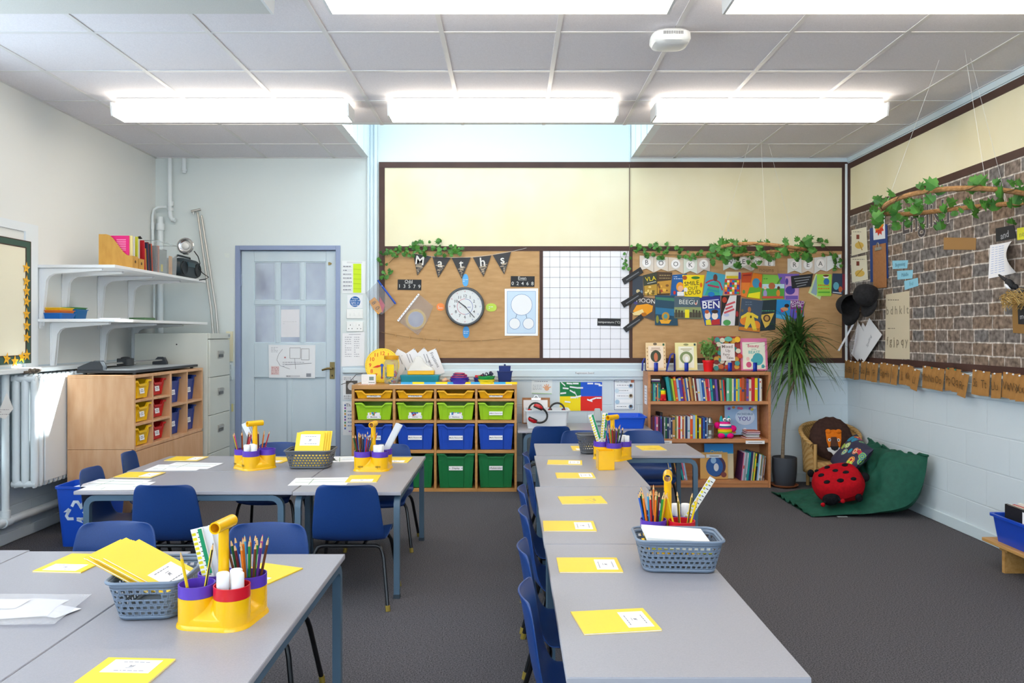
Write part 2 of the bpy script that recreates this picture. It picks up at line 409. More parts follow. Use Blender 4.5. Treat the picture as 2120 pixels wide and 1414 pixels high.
# trims
mb = MB()
for x0, x1, d in ((-1.262, -1.245, .03), (-1.235, -1.213, .016), (-1.2, -1.175, .03)): mb.box(x0, x1, YB - d, YB, 0, 4.2, paint_trim)
mb.box(-1.262, -1.175, YB - .008, YB, 0, 4.2, paint_trim); struct('trim_1', mb, bevel=.003)
mb = MB(); mb.box(1.045, 1.057, YB - .012, YB, 2.80, 4.2, paint_trim); mb.box(1.0445, 1.0505, YB - .02, YB - .014, 1.1, 2.8, C('#6b5b50')); struct('trim_2', mb)
def rail(name, x0, x1):
    mb = MB(); prof = [(0, .9), (-.02, .902), (-.022, .925), (-.034, .93), (-.036, .985), (-.024, .99), (-.03, 1.035), (-.012, 1.05), (0, 1.052)]
    mb.loft([[(x, YB + a, z) for a, z in prof] for x in (x0, x1)], paint_trim, True); struct(name, mb, smooth=0)
rail('trim_3', -1.17, XR); rail('trim_4', -2.6, DX0 - .03); 
mb = MB(); prof = [(0, .955), (-.02, .957), (-.034, .965), (-.034, .995), (-.01, 1.005), (0, 1.0)]
mb.loft([[(x, YB + a, z) for a, z in prof] for x in (DX1 + .03, -1.265)], paint_trim, True); struct('trim_5', mb, smooth=0)
mb = MB(); prof = [(0, .90), (.02, .902), (.022, .925), (.034, .93), (.036, .985), (.024, .99), (.03, 1.035), (.012, 1.05), (0, 1.052)]
mb.loft([[(XR - a, y, z) for a, z in prof] for y in (2.5, YB - .04)], paint_trim, True); struct('trim_6', mb, smooth=0)
mb = MB(); mb.box(XR - .016, XR, YR, YB, 0, .075, paint_trim); struct('baseboard_right', mb, bevel=.004)
mb = MB(); mb.box(-1.17, XR - .02, YB - .016, YB, 0, .075, paint_trim); mb.box(DX1 + .03, -1.27, YB - .016, YB, 0, .075, paint_trim); struct('baseboard_back', mb, bevel=.004)
mb = MB(); mb.box(XL, XL + .014, YR, YB, 0, .07, paint_left); struct('baseboard_left', mb, bevel=.004)
mb = MB(); mb.box(XL, XL + .13, 3.9, 6.36, 1.062, 1.09, paint_white); struct('trim_7', mb, bevel=.004)       # ledge over the radiator
mb = MB(); mb.box(XL, XL + .012, 5.10, 5.235, 1.09, 2.02, paint_white); mb.box(XL, XL + .012, 4.36, 5.1, 1.965, 2.02, paint_white); struct('trim_8', mb)
mb = MB(); mb.box(1.5, XR, YB - .012, YB, 2.815, 2.855, paint_trim); struct('trim_9', mb)
mb = MB(); mb.box(XR - .012, XR, 2, YB, 2.815, 2.855, paint_trim); struct('trim_10', mb)

# ------------------------------------------------------------------ the door
door_paint = noisy('duck_egg_door_paint', '#c3d1da', '#bac9d3', (1, 1, .3), 4, .4, .1)
frame_paint = mat('slate_blue_frame_paint', '#8593b4', .4)
obscure = noisy('grey_obscured_glass', '#8c93a8', '#a9b2bf', (1, 1, .6), 5, .12, .15, .6, 3)
mb = MB(); y0 = YB - .012
mb.box(DX0 - .005, DX0 + .035, y0, YB + .15, 0, DZ, frame_paint); mb.box(DX1 - .035, DX1 + .005, y0, YB + .15, 0, DZ, frame_paint); mb.box(DX0 + .035, DX1 - .035, y0, YB + .15, DZ - .04, DZ, frame_paint)
dr = struct('door_1', mb, bevel=.003)
dx0, dx1, dz1, dy = DX0 + .037, DX1 - .037, DZ - .044, YB + .03
def dxp(px): return (px - 1057) * (YB + .03) / F
def dzp(py): return EH - (py - 691) * (YB + .03) / F
xs = [dxp(p) for p in (526, 570, 579, 622, 631, 675)]; zs = [dzp(p) for p in (542, 622, 631, 710)]
mb = MB()
mb.box(dx0, xs[0], dy, dy + .04, .005, dz1, door_paint); mb.box(xs[5], dx1, dy, dy + .04, .005, dz1, door_paint)
mb.box(xs[0], xs[5], dy, dy + .04, zs[0], dz1, door_paint); mb.box(xs[0], xs[5], dy, dy + .04, .93, zs[3], door_paint)
mb.box(xs[0], xs[5], dy + .004, dy + .036, zs[2], zs[1], door_paint)
for i in (1, 3): mb.box(xs[i], xs[i + 1], dy + .004, dy + .036, zs[3], zs[2], door_paint); mb.box(xs[i], xs[i + 1], dy + .004, dy + .036, zs[1], zs[0], door_paint)
mb.box(xs[0], xs[5], dy + .014, dy + .036, .005, .93, door_paint)               # sunk lower panels
mb.box(xs[0], xs[5], dy + .002, dy + .03, .005, .2, door_paint)
for px in (594, 604): x = dxp(px); mb.box(x - .006, x + .006, dy + .008, dy + .02, .2, .93, door_paint)
mb.box(dxp(599) - .018, dxp(599) + .018, dy + .004, dy + .02, .2, .93, door_paint)
for z in (.93,): mb.box(xs[0], xs[5], dy - .004, dy + .02, z - .012, z + .008, door_paint)
build('door_leaf', mb, dr, bevel=.004)
n = 0
for j in (0, 2):
    for i in (0, 2, 4):
        mb = MB(); mb.box(xs[i], xs[i + 1], dy + .016, dy + .022, zs[j + 1], zs[j], obscure); build('door_pane', mb, dr)
        mb = MB()
        for b in ((xs[i], xs[i] + .008, zs[j + 1], zs[j]), (xs[i + 1] - .008, xs[i + 1], zs[j + 1], zs[j]), (xs[i] + .008, xs[i + 1] - .008, zs[j] - .008, zs[j]), (xs[i] + .008, xs[i + 1] - .008, zs[j + 1], zs[j + 1] + .008)):
            mb.box(b[0], b[1], dy + .008, dy + .018, b[2], b[3], door_paint)
        build('door_bead', mb, dr)
brass = mat('aged_brass', '#7a6a45', .38, .9)
mb = MB(); hx, hz = dxp(688), dzp(767)
mb.box(hx - .021, hx + .021, dy - .006, dy, hz - .075, hz + .075, brass); mb.cyl((hx, dy - .005, hz + .02), (hx, dy - .05, hz + .02), .011, brass)
mb.tube([(hx + .005, dy - .05, hz + .02), (hx - .03, dy - .055, hz + .02), (hx - .08, dy - .052, hz + .005)], [.01, .01, .008], brass, 8)
mb.ball((hx, dy - .007, hz - .045), .006, .003, .009, blackp, 10, 6); build('door_handle', mb, dr, bevel=.002)
mb = MB(); mb.cyl((dxp(685), dy - .004, dzp(546)), (dxp(685), dy, dzp(546)), .009, brass); mb.box(dxp(680), dxp(684), dy - .008, dy, dzp(549), dzp(543), brass); build('door_lock', mb, dr)
for z in (1.78, .35):
    mb = MB(); mb.cyl((dx0 - .003, dy - .008, z - .05), (dx0 - .003, dy - .008, z + .05), .008, frame_paint); build('door_hinge', mb, dr)
mb = MB(); mb.box(DX0 - .6, DX1 + .6, YB + .2, YB + .25, 0, 2.5, paint_white); struct('wall_corridor', mb)

# ------------------------------------------------------------------ lamps
lamp_on = mat('lit_prismatic_diffuser', '#fff4e2', .5, emit=LAMP)
lamp_off = noisy('unlit_prismatic_diffuser', '#d6d6d2', '#c4c4c0', (1, 1, 1), 400, .45, .2)
def fixture(x0, x1, yc, on, label):
    t = thing('ceiling_light', label, 'ceiling light', ((x0 + x1) / 2, yc, ZC), 0, 'fluorescent ceiling lights')
    hl = (x1 - x0) / 2
    mb = MB(); mb.box(-hl + .03, hl - .03, -.084, .084, -.042, -.003, white_metal); build('housing', mb, t, bevel=.003)
    pr = [(-.095, -.04), (-.095, -.065), (-.082, -.118), (.082, -.118), (.095, -.065), (.095, -.04)]
    mb = MB(); mb.loft([[(x, y, z) for y, z in pr] for x in (-hl + .012, hl - .012)], lamp_on if on else lamp_off); build('diffuser', mb, t, smooth=0)
    for s in (-1, 1):
        mb = MB(); a, b = sorted((s * hl, s * (hl - .012)))
        mb.loft([[(x, y * 1.03, z * 1.02 if z < -.05 else -.034) for y, z in pr] for x in (a, b)], white_metal); build('end_cap', mb, t, smooth=0)
    return t
FX = ((-2.629, -1.063, 'left'), (-.81, .712, 'middle'), (.952, 2.486, 'right'))
for x0, x1, nm in FX:
    fixture(x0, x1, 5.29, True, {'left': 'lit fluorescent ceiling light above the shelves and the pale blue door', 'middle': 'lit fluorescent ceiling light in front of the light well', 'right': 'lit fluorescent ceiling light above the bookcase, nearest the brick-print wall'}[nm])
    fixture(x0, x1, 3.47, nm != 'left', {'left': 'unlit grey fluorescent ceiling light, cut by the top left of the view', 'middle': 'lit fluorescent ceiling light cut by the top edge, between two others', 'right': 'lit fluorescent ceiling light cut by the top edge, right of the white ceiling box'}[nm])
    fixture(x0, x1, 1.65, True, 'lit fluorescent ceiling light overhead, behind the photograph')
# white network box on the ceiling
p = at(1390, 92, 4.02); t = thing('wireless_access_point', 'white rounded plastic box fixed under the ceiling between lit lights', 'access point', (p.x, 4.06, ZC))
mb = MB(); q = []
for z, a in ((-.018, .085), (-.03, .098), (-.055, .1), (-.075, .088), (-.084, .06)):
    q.append([(a * math.copysign(abs(math.cos(k * math.pi / 12)) ** .6, math.cos(k * math.pi / 12)), a * math.copysign(abs(math.sin(k * math.pi / 12)) ** .6, math.sin(k * math.pi / 12)), z) for k in range(24)])
mb.loft(q, white_plastic); build('housing', mb, t)
mb = MB(); mb.box(-.03, .03, -.02, .02, -.02, -.004, blackp); build('bracket', mb, t)
mb = MB()
for k in range(12): mb.box(-.05 + k * .0085, -.046 + k * .0085, -.0995, -.09, -.052, -.036, C('#6d6d70'))
build('vent', mb, t)
mb = MB(); mb.tube([(.055 * math.cos(a * math.pi / 12), .055 * math.sin(a * math.pi / 12), -.0825) for a in range(24)], .0012, C('#b9b9ba'), 6, closed=True); build('seam_ring', mb, t)

# ------------------------------------------------------------------ display boards fixed to the walls
def zB(py): return EH - (py - 691) * YB / F
def xB(px): return (px - 1057) * YB / F
def board(name, label, px0, px1, py0, py1, m, d=.010):
    mb = MB(); mb.box(xB(px0), xB(px1), YB - d, YB - .001, zB(py1), zB(py0), m); return solo(name, mb, label, 'display board', None, smooth=0)
board('backing_board', 'long cream paper backing above the maths and book displays', 797, 1742, 347, 511, cream_paper)
board('display_board', 'brown hessian maths display board around the round wall clock', 797, 1118, 519, 742, hess)
board('grid_board', 'white squared paper board between the maths and book displays', 1123, 1304, 518, 743, mat('gloss_white_sheet', '#e4e3ea', .25))
board('display_board', 'brown hessian book display board covered with book covers', 1308, 1742, 519, 748, hess)
mb = MB(); lw = .0011; ym = YB - .0112
for k in range(9): x = xB(1138 + 20.9 * k); mb.box(x - lw, x + lw, ym, ym + .0008, zB(742), zB(519), ink)
for k in range(11): z = zB(532 + 21.2 * k); mb.box(xB(1124), xB(1303.5), ym, ym + .0008, z - lw, z + lw, ink)
gb = bpy.data.objects['grid_board']; build('grid_lines', mb, gb, world=True, smooth=0)
def strip(b, nm='trim'):
    global TRIM
    mb = MB(); mb.box(*b, brown_border); TRIM += 1; struct('trim_%d' % TRIM, mb, smooth=0)
TRIM = 10
def stripB(px0, px1, py0, py1, d=.014): strip((xB(px0), xB(px1), YB - d, YB - .001, zB(py1), zB(py0)))
stripB(785, 1754, 336, 348, .015); stripB(797, 1743, 510, 520); stripB(785, 1754, 741, 753, .015)
stripB(785, 797, 336, 753); stripB(1742, 1754, 336, 753); stripB(1117, 1124, 519, 742, .0135); stripB(1303, 1309, 519, 742, .0135)
# right wall: cream strip above, brick-print paper below
Z1, Z2, Z3, Z4 = 1.06, 2.335, 2.385, 2.80
mb = MB(); mb.box(XR - .008, XR - .001, 2.4, 6.93, Z2 + .015, Z4, cream_paper); solo('backing_board', mb, 'cream paper backing high on the right-hand wall', 'display board', smooth=0)
mb = MB(); mb.box(XR - .010, XR - .001, 2.4, 6.93, Z1 + .03, Z2 + .01, brick_m); solo('brick_print_paper', mb, 'stone brick printed paper covering the right-hand wall display', 'display board', smooth=0)
bo = bpy.data.objects['brick_print_paper']
strip((XR - .015, XR - .001, 2.4, 6.95, Z2, Z3)); strip((XR - .015, XR - .001, 2.4, 6.95, Z4 - .05, Z4)); strip((XR - .015, XR - .001, 2.4, 6.95, Z1, Z1 + .05)); strip((XR - .0155, XR - .001, 6.915, 6.955, Z1, Z4))
# corner conduit between the two boards
mb = MB(); mb.cyl((XR - .02, YB - .02, 1.06), (XR - .02, YB - .02, 2.8), .012, paint_white); struct('trim_30', mb)
# ------------------------------------------------------------------ tables
TZ = .528
def table(label, x0, x1, y0, y1, h=TZ, group='grey classroom tables'):
    cx, cy = (x0 + x1) / 2, (y0 + y1) / 2; a, b = (x1 - x0) / 2 - .002, (y1 - y0) / 2 - .002
    t = thing('classroom_table', label, 'table', (cx, cy, 0), 0, group)
    mb = MB(); mb.box(-a, a, -b, b, h - .018, h, tabletop_m); mb.box(-a - .0005, a + .0005, -b - .0005, b + .0005, h - .0165, h - .0015, table_edge)
    build('tabletop', mb, t, bevel=.0015)
    ins = .022; la, lb = a - (.058 if a > b else ins), b - ins; zr = h - .018 - .017; q = .0145
    mb = MB()
    if a >= b:
        for y in (-lb, lb): mb.box(-la + .05, la - .05, y - q, y + q, zr - q, zr + q, steel_blue)
        for x in (-la * .62, la * .62): mb.box(x - q, x + q, -lb + q, lb - q, zr - q, zr + q, steel_blue)
    else:
        for x in (-la, la): mb.box(x - q, x + q, -lb + .05, lb - .05, zr - q, zr + q, steel_blue)
        for y in (-lb * .62, lb * .62): mb.box(-la + q, la - q, y - q, y + q, zr - q, zr + q, steel_blue)
    build('rail', mb, t, bevel=.002)
    for sx in (-1, 1):
        for sy in (-1, 1):
            mb = MB(); x, y = sx * la, sy * lb
            d = Vector((-sx, 0, 0)) if a >= b else Vector((0, -sy, 0)); c = Vector((x, y, zr)); pts = [c + d * .06]
            for k in range(5): g = k * math.pi / 8; pts.append(c + d * (.045 - .045 * math.sin(g)) + Vector((0, 0, -.045 + .045 * math.cos(g))))
            pts.append(Vector((x, y, .012))); mb.tube(pts, q, steel_blue, square=True)
            lg = build('leg', mb, t)
            mb = MB(); mb.box(x - .016, x + .016, y - .016, y + .016, 0, .02, C('#3a4650', .5)); build('foot_cap', mb, lg)
    return t
# front left block
table('grey table at the front left corner, cut by the left edge', -2.31, -1.728, 1.72, 2.848)
table('grey table at the front left holding the clear wallet of papers', -1.726, -1.142, 1.70, 2.832)
table('grey table at the front left under the grey basket and yellow caddy', -1.140, -.583, 1.69, 2.797)
# middle left block
table('wide grey table nearer half of the middle left block', -2.160, -1.078, 3.905, 4.468)
table('wide grey table farther half of the middle left block, next to the cupboard', -2.172, -1.078, 4.472, 5.035)
table('grey table on the right end of the middle left block', -1.074, -.538, 3.89, 5.03)
# the run on the right
table('grey table nearest the camera in the right-hand run', .125, .683, 1.79, 2.925)
table('grey table second from the camera in the right-hand run, under the large basket', .123, .690, 2.93, 4.025)
table('grey table third in the right-hand run, under the yellow pot', .150, .715, 4.03, 5.05)
table('grey table across the far end of the right-hand run', .165, 1.245, 5.055, 5.61)
table('grey table against the back wall between storage unit and bookcase', .057, 1.150, 6.33, 6.90)

# ------------------------------------------------------------------ chairs: one moulded shell on four bent steel legs
def make_chair(label):
    t = thing('classroom_chair', label, 'chair', (0, 0, 0), 0, 'blue plastic classroom chairs')
    prof = [(.186, .268, .158), (.192, .285, .163), (.184, .300, .166), (.165, .308, .168), (.11, .311, .171), (.03, .305, .175), (-.05, .302, .177), (-.11, .306, .178), (-.148, .320, .177),
            (-.168, .345, .174), (-.180, .380, .171), (-.190, .43, .166), (-.199, .49, .159), (-.207, .54, .152), (-.212, .567, .146), (-.216, .584, .135), (-.219, .592, .120), (-.224, .595, .105)]
    K = 14; rings = []; n = len(prof)
    for i, (y, z, wd) in enumerate(prof):
        p0 = prof[max(i - 1, 0)]; p1 = prof[min(i + 1, n - 1)]; ty, tz = p1[0] - p0[0], p1[1] - p0[1]; ln = math.hypot(ty, tz); ny, nz = tz / ln, -ty / ln
        if nz < 0 and i < 9: ny, nz = -ny, -nz
        r = []
        for k in range(K + 1):
            u = -1 + 2 * k / K; c = .016 * abs(u) ** 3 if i < 8 else .030 * u * u - .006
            if i >= 8: fy, fz = 1, 0
            else: fy, fz = 0, 1
            r.append((wd * u, y + fy * c, z + fz * c))
        rings.append(r)
    mb = MB(); mb.loft(rings, navy, False, False, False); build('seat_shell', mb, t, solid=.006, sub=1, smooth=180)
    for sy, nm in ((-1, 'rear'), (1, 'front')):
        yt = -.125 if sy < 0 else .115; yf = -.205 if sy < 0 else .165; zt = .287
        mb = MB(); mb.cyl((-.11, yt, zt), (.11, yt, zt), .0095, black_metal, 8); build('cross_tube', mb, t)
        for sx in (-1, 1):
            pts = [(sx * .105, yt, zt), (sx * .132, yt, zt - .001), (sx * .150, yt + sy * .003, zt - .008), (sx * .161, yt + sy * .009, zt - .028), (sx * .168, yt + sy * .016, zt - .055), (sx * .198, yf, .012)]
            mb = MB(); mb.tube(pts, .0095, black_metal, 8); lg = build('leg', mb, t)
            mb = MB(); mb.tube([(sx * .1965, yf - sy * .003, .026), (sx * .1995, yf + sy * .002, 0)], .0115, ferrule, 8); build('foot_cap', mb, lg)
    for x in (-.07, .07):
        mb = MB(); mb.cyl((x, -.12, .291), (x, .11, .291), .0085, black_metal, 8); build('seat_rail', mb, t)
    return t
chair = make_chair('navy chair on the near side of the middle left block, left one of two'); chair.location = (-1.636, 3.93, 0)
for x, y, rz, lb in (
    (-.776, 3.93, 0, 'navy chair on the near side of the middle left block, beside the aisle'),
    (-2.02, 4.19, -84, 'navy chair at the end of the middle left block, behind the blue recycling bin'),
    (-2.09, 4.76, -80, 'navy chair at the end of the middle left block, close to the beech cupboard'),
    (-1.50, 4.97, 180, 'navy chair on the far side of the middle left block, behind the grey basket'),
    (-.79, 4.89, 180, 'navy chair on the far side of the middle left block, before the tray unit'),
    (-1.48, 2.78, 180, 'navy chair at the far side of the front left tables, behind the loose yellow book'),
    (-.905, 2.76, 180, 'navy chair at the far side of the front left tables, behind the yellow caddy'),
    (.25, 2.20, -92, 'navy chair nearest the camera along the right-hand run'),
    (.25, 2.66, -90, 'navy chair second from the camera along the right-hand run'),
    (.26, 3.19, -90, 'navy chair third from the camera along the right-hand run'),
    (.26, 3.64, -91, 'navy chair fourth from the camera along the right-hand run'),
    (.30, 4.25, -90, 'navy chair fifth from the camera along the right-hand run, beside the yellow pot'),
    (.30, 4.69, -90, 'navy chair farthest from the camera on the left of the right-hand run'),
    (.52, 5.60, 180, 'navy chair at the far end of the right-hand run, behind the yellow caddy'),
    (.97, 5.60, 180, 'navy chair at the far end of the right-hand run, in front of the bookcase'),
    (.315, 6.30, 0, 'navy chair tucked under the back table, below the white tray of ear defenders'),
): dup(chair, (x, y, 0), rz, lb)

# ------------------------------------------------------------------ trays and the back storage unit
def make_tray(h, col, hw=.1545, dp=.40):
    """a deep plastic tray, front towards -y, base at z 0, front lip at y 0"""
    m = C(col, .4, .5); mb = MB(); b = hw * .86; dip = min(.026, h * .4)
    top = [(-hw, h), (-hw * .62, h), (-hw * .45, h - dip), (hw * .45, h - dip), (hw * .62, h), (hw, h)]
    fr = [(-b, .0)] + [(-hw * .97, h)] + top[1:-1] + [(hw * .97, h), (b, 0)]
    def fy(z): return .030 - .018 * z / h
    pts = [(x, fy(z), z) for x, z in fr]
    mb.poly(pts, (0, .004, 0), m)
    mb.poly([(x, .35 * dp * 2.6 - fy(z), z) for x, z in ((-b, 0), (-hw * .97, h), (hw * .97, h), (b, 0))], (0, -.004, 0), m)
    yb = .35 * dp * 2.6
    for s in (-1, 1): mb.poly([(s * b, fy(0), 0), (s * hw * .97, fy(h), h), (s * hw * .97, yb - fy(h), h), (s * b, yb - fy(0), 0)], (-s * .004, 0, 0), m)
    mb.poly([(-b, fy(0), 0), (b, fy(0), 0), (b, yb - fy(0), 0), (-b, yb - fy(0), 0)], (0, 0, .004), m)
    # rolled lip following the dip, side lips, raised centre panel, side steps
    for (x0, z0), (x1, z1) in zip(top, top[1:]):
        mb.add([(x0, 0, z0), (x1, 0, z1), (x1, .014, z1), (x0, .014, z0), (x0, 0, z0 - .013), (x1, 0, z1 - .013), (x1, .016, z1 - .013), (x0, .016, z0 - .013)], [(0, 1, 2, 3), (4, 7, 6, 5), (0, 4, 5, 1), (3, 2, 6, 7), (0, 3, 7, 4), (1, 5, 6, 2)], m)
    for s in (-1, 1): mb.box(*sorted((s * (hw * .97 - .004), s * hw)), .012, yb - .01, h - .012, h, m)
    c0, c1 = hw * .40, hw * .44; zt = h - dip - .012
    mb.loft([[(-c0, fy(0) - .007, .002), (c0, fy(0) - .007, .002), (c1, fy(zt) - .007, zt), (-c1, fy(zt) - .007, zt)], [(-c0, fy(0) + .001, .002), (c0, fy(0) + .001, .002), (c1, fy(zt) + .001, zt), (-c1, fy(zt) + .001, zt)]], m)
    for s in (-1, 1):
        mb.loft([[(s * hw * .72, fy(0) - .003, .002), (s * b, fy(0) - .003, .002), (s * hw * .95, fy(h * .8) - .003, h * .8), (s * hw * .76, fy(h * .8) - .003, h * .8)], [(s * hw * .72, fy(0) + .001, .002), (s * b, fy(0) + .001, .002), (s * hw * .95, fy(h * .8) + .001, h * .8), (s * hw * .76, fy(h * .8) + .001, h * .8)]], m)
    return mb, yb
def tray(col, h, label, loc, rz, text='', group='coloured storage trays', lw=.12, lh=.03, lz=.4, pic=None, ltxt='#3b3b40'):
    t = thing('storage_tray', label, 'tray', loc, rz, group)
    mb, yb = make_tray(h, col); build('tub', mb, t, bevel=.0012)
    if text:
        mb = MB(); z = h * lz; y = .0205 - .018 * z / h
        M = frame(Vector((0, y - .0025, z)), Vector((1, 0, 0)), Vector((0, -1, .018 / h)))
        mb.M = M; mb.box(-lw / 2, lw / 2, -lh / 2, lh / 2, -.0008, 0, paper); mb.M = Matrix()
        if text[0] == '_':
            for k, q in ((-1, .3), (1, .22)): mb.add([M @ Vector(v) for v in ((-lw * q, k * lh * .14 - lh * .06, .0006), (lw * q, k * lh * .14 - lh * .06, .0006), (lw * q, k * lh * .14 + lh * .06, .0006), (-lw * q, k * lh * .14 + lh * .06, .0006))], [(0, 1, 2, 3)], grey_ink)
        else: mb.text(text, lh * (.62 if len(text) < 14 else .44), M @ Matrix.Translation((0, 0, .0006)), C(ltxt), .006)
        for s in (-1, 1): mb.ball((s * lw * .44, y - .0028, z), .004, .0006, .004, C('#6f7fae'), 8, 5)
        if pic:
            M2 = frame(Vector((0, y - .0018, z + lh / 2 + .027)), Vector((1, 0, 0)), Vector((0, -1, .018 / h))); mb.M = M2
            mb.box(-.05, .05, -.03, .032, -.0008, 0, paper); rr = random.Random(len(text) * 3)
            for k in range(16):
                x, yy = rr.uniform(-.034, .034), rr.uniform(-.022, .02); s = rr.uniform(.005, .009)
                mb.box(x - s, x + s, yy - s, yy + s, .0004 + k * .00005, .0005 + k * .00005, C(rr.choice(pic)))
        build('label', mb, t, label='white card label', smooth=0)
    return t
UY = 6.54; US = UY / F
def ux(px): return (px - 1057) * US
def uz(py): return EH - (py - 691) * US
ux0, ux1 = ux(728), ux(1070)
t = thing('storage_unit', 'low wooden unit of coloured trays below the maths board', 'storage unit', ((ux0 + ux1) / 2, UY, 0))
def part(nm, b, m, par, bv=.0015):
    mb = MB(); mb.box(*b, m); return build(nm, mb, par, world=True, bevel=bv)
part('top', (ux0, ux1, UY, YB - .02, uz(806), uz(797)), beech2, t)
vx = [(728, 733.5), (813, 818.5), (898.5, 903.5), (983.5, 988.5), (1065, 1070)]
for a, b in vx: part('upright', (ux(a), ux(b), UY, YB - .02, .0, uz(806)), beech2, t)
part('back_panel', (ux(733.5), ux(1065), YB - .035, YB - .025, .03, uz(806)), beech2, t)
cells = [(vx[i][1], vx[i + 1][0]) for i in range(4)]
shelfpy = [(826, 831), (870.5, 876), (932.5, 938.5), (1012, 1019)]
for a, b in cells:
    for c, d in shelfpy: part('shelf', (ux(a), ux(b), UY + .004, YB - .036, uz(d), uz(c)), beech2, t)
rows = [('#f3b50f', .066, 826, 'yellow', ['A4 Paper', 'Scrap Paper', '', 'Plastic Wallets'], .32, .024),
        ('#9ccf1b', .142, 870.5, 'lime green', ['Multilink', 'Dienes', 'Numicon', 'Maths Resources'], .16, .026),
        ('#1648b8', .212, 932.5, 'blue', ['Maths Resources'] * 4, .47, .036),
        ('#12733c', .285, 1012, 'dark green', ['_', '_', 'Display', 'Rekenreks'], .58, .034)]
colw = ['left-hand column', 'second column', 'third column', 'right-hand column']
for ri, (c, h, py, cn, tx, lz, lh) in enumerate(rows):
    for ci, (a, b) in enumerate(cells):
        lbl = {0: 'shallow %s tray in the %s of the back tray unit', 1: '%s tray in the %s of the back tray unit', 2: 'deep %s tray in the %s of the back tray unit', 3: 'extra deep %s tray in the %s of the back tray unit'}[ri] % (cn, colw[ci])
        if ri == 1 and ci == 3: lz = .38; lh = .03
        pic = None
        if ri == 1 and ci < 3: pic = [['#d22f2a', '#2f6ab0', '#e6b320', '#3a9a4a'], ['#a8322c', '#b5443c', '#2b5ea8'], ['#c2448e', '#38a0a0', '#3566ae']][ci]
        o = tray(c, h, lbl, (ux((a + b) / 2) - (.001 if ci == 3 else 0), UY + .002 + .01 * (ci % 2), uz(py) + .003), 0, tx[ci], 'trays in the back storage unit', .115 if tx[ci] else 0, lh, lz, pic)
        if ci == 3: o.scale = (.965, 1, 1)
# ------------------------------------------------------------------ cupboard on the left with trays facing into the room
CX, CY0, CY1, CZ = -2.473, 5.20, 6.36, 1.033
t = thing('tray_cupboard', 'beech cupboard with open tray cells above plain doors, beside the filing cabinet', 'cupboard', (-2.70, (CY0 + CY1) / 2, 0))
cxl = -2.914
part('top', (cxl, CX, CY0, CY1, CZ - .02, CZ), beech, t)
part('side_panel', (cxl, CX, CY0, CY0 + .02, .545, CZ - .02), beech, t); part('side_panel', (cxl, CX, CY1 - .02, CY1, .545, CZ - .02), beech, t)
part('lower_panel', (cxl, CX - .019, CY0, CY0 + .02, .0, .543), beech, t); part('lower_panel', (cxl, CX - .019, CY1 - .02, CY1, .0, .543), beech, t)
part('back_panel', (cxl, cxl + .01, CY0 + .02, CY1 - .02, .02, CZ - .02), beech, t)
cyb = [5.22, 5.474, 5.762, 6.055, 6.34]
for y, th in ((5.474, .008), (5.762, .016), (6.055, .008)): part('divider', (cxl + .01, CX, y - th, y + th, .55, CZ - .02), beech, t)
part('shelf', (cxl + .01, CX, CY0 + .02, CY1 - .02, .53, .552), beech, t)
for a, b in ((5.22, 5.466), (5.482, 5.746)):
    for z in (.702, .858): part('shelf', (cxl + .01, CX, a, b, z - .008, z + .008), beech, t)
for a, b in ((5.778, 6.047), (6.063, 6.34)): part('shelf', (cxl + .01, CX, a, b, .772, .788), beech, t)
for a, b in ((5.2, 5.779), (5.781, 6.36)): part('door', (CX - .018, CX, a + .001, b - .001, .035, .526), beech, t)
def ltray(y, z, h, c, cn, tx, rec, lbl):
    return tray(c, h, lbl, (CX - rec, y, z), 90, tx, 'trays in the beech cupboard', .085, .038, .42)
for k, (z, tx) in enumerate(((.871, '_'), (.714, '_'), (.556, '_'))):
    o = ltray(5.343, z, .122, '#f2c20c', 'yellow', tx, .006, '%s yellow tray in the near column of the beech cupboard' % ['top', 'middle', 'bottom'][k]); o.scale = (.78, .95, 1)
for k, (z, tx) in enumerate(((.871, '_'), (.714, '_'), (.556, '_'))):
    o = ltray(5.614, z, .115, '#c8161c', 'red', tx, .025, '%s red tray in the second column of the beech cupboard' % ['top', 'middle', 'bottom'][k]); o.scale = (.8, .92, 1)
for k, (z, yy, nm) in enumerate(((.79, 5.912, 'upper blue tray in the third column'), (.554, 5.912, 'lower blue tray in the third column'), (.79, 6.2, 'upper blue tray in the far column'), (.554, 6.2, 'lower blue tray in the far column'))):
    o = ltray(yy, z, .188, '#1c3c8f', 'blue', '_', .04, nm + ' of the beech cupboard'); o.scale = (.8, .86, 1)
# ------------------------------------------------------------------ filing cabinet
cab = mat('grey_green_cabinet_paint', '#c6c9c2', .45)
FX0, FX1, FY0, FY1, FZ = -3.036, -2.425, 6.385, 6.845, 1.31
t = thing('filing_cabinet', 'grey metal four-drawer filing cabinet in the corner by the door', 'filing cabinet', ((FX0 + FX1) / 2, (FY0 + FY1) / 2, 0))
part('body', (FX0, FX1 - .02, FY0, FY1, 0, FZ), cab, t, .004)
part('top_lip', (FX1 - .02, FX1, FY0, FY1, FZ - .045, FZ), cab, t, .003)
for k in range(4):
    z0 = .03 + k * .308; d = part('drawer', (FX1 - .019, FX1 - .002, FY0 + .006, FY1 - .006, z0, z0 + .304), cab, t, .003)
    yc = (FY0 + FY1) / 2
    mb = MB(); mb.box(FX1 - .002, FX1 + .004, yc - .06, yc + .06, z0 + .15, z0 + .21, grey_metal); mb.box(FX1 + .004, FX1 + .008, yc - .05, yc + .05, z0 + .157, z0 + .18, C('#55585a', .4)); mb.box(FX1 + .004, FX1 + .012, yc - .055, yc + .055, z0 + .185, z0 + .205, grey_metal)
    build('handle', mb, d, world=True, bevel=.001)
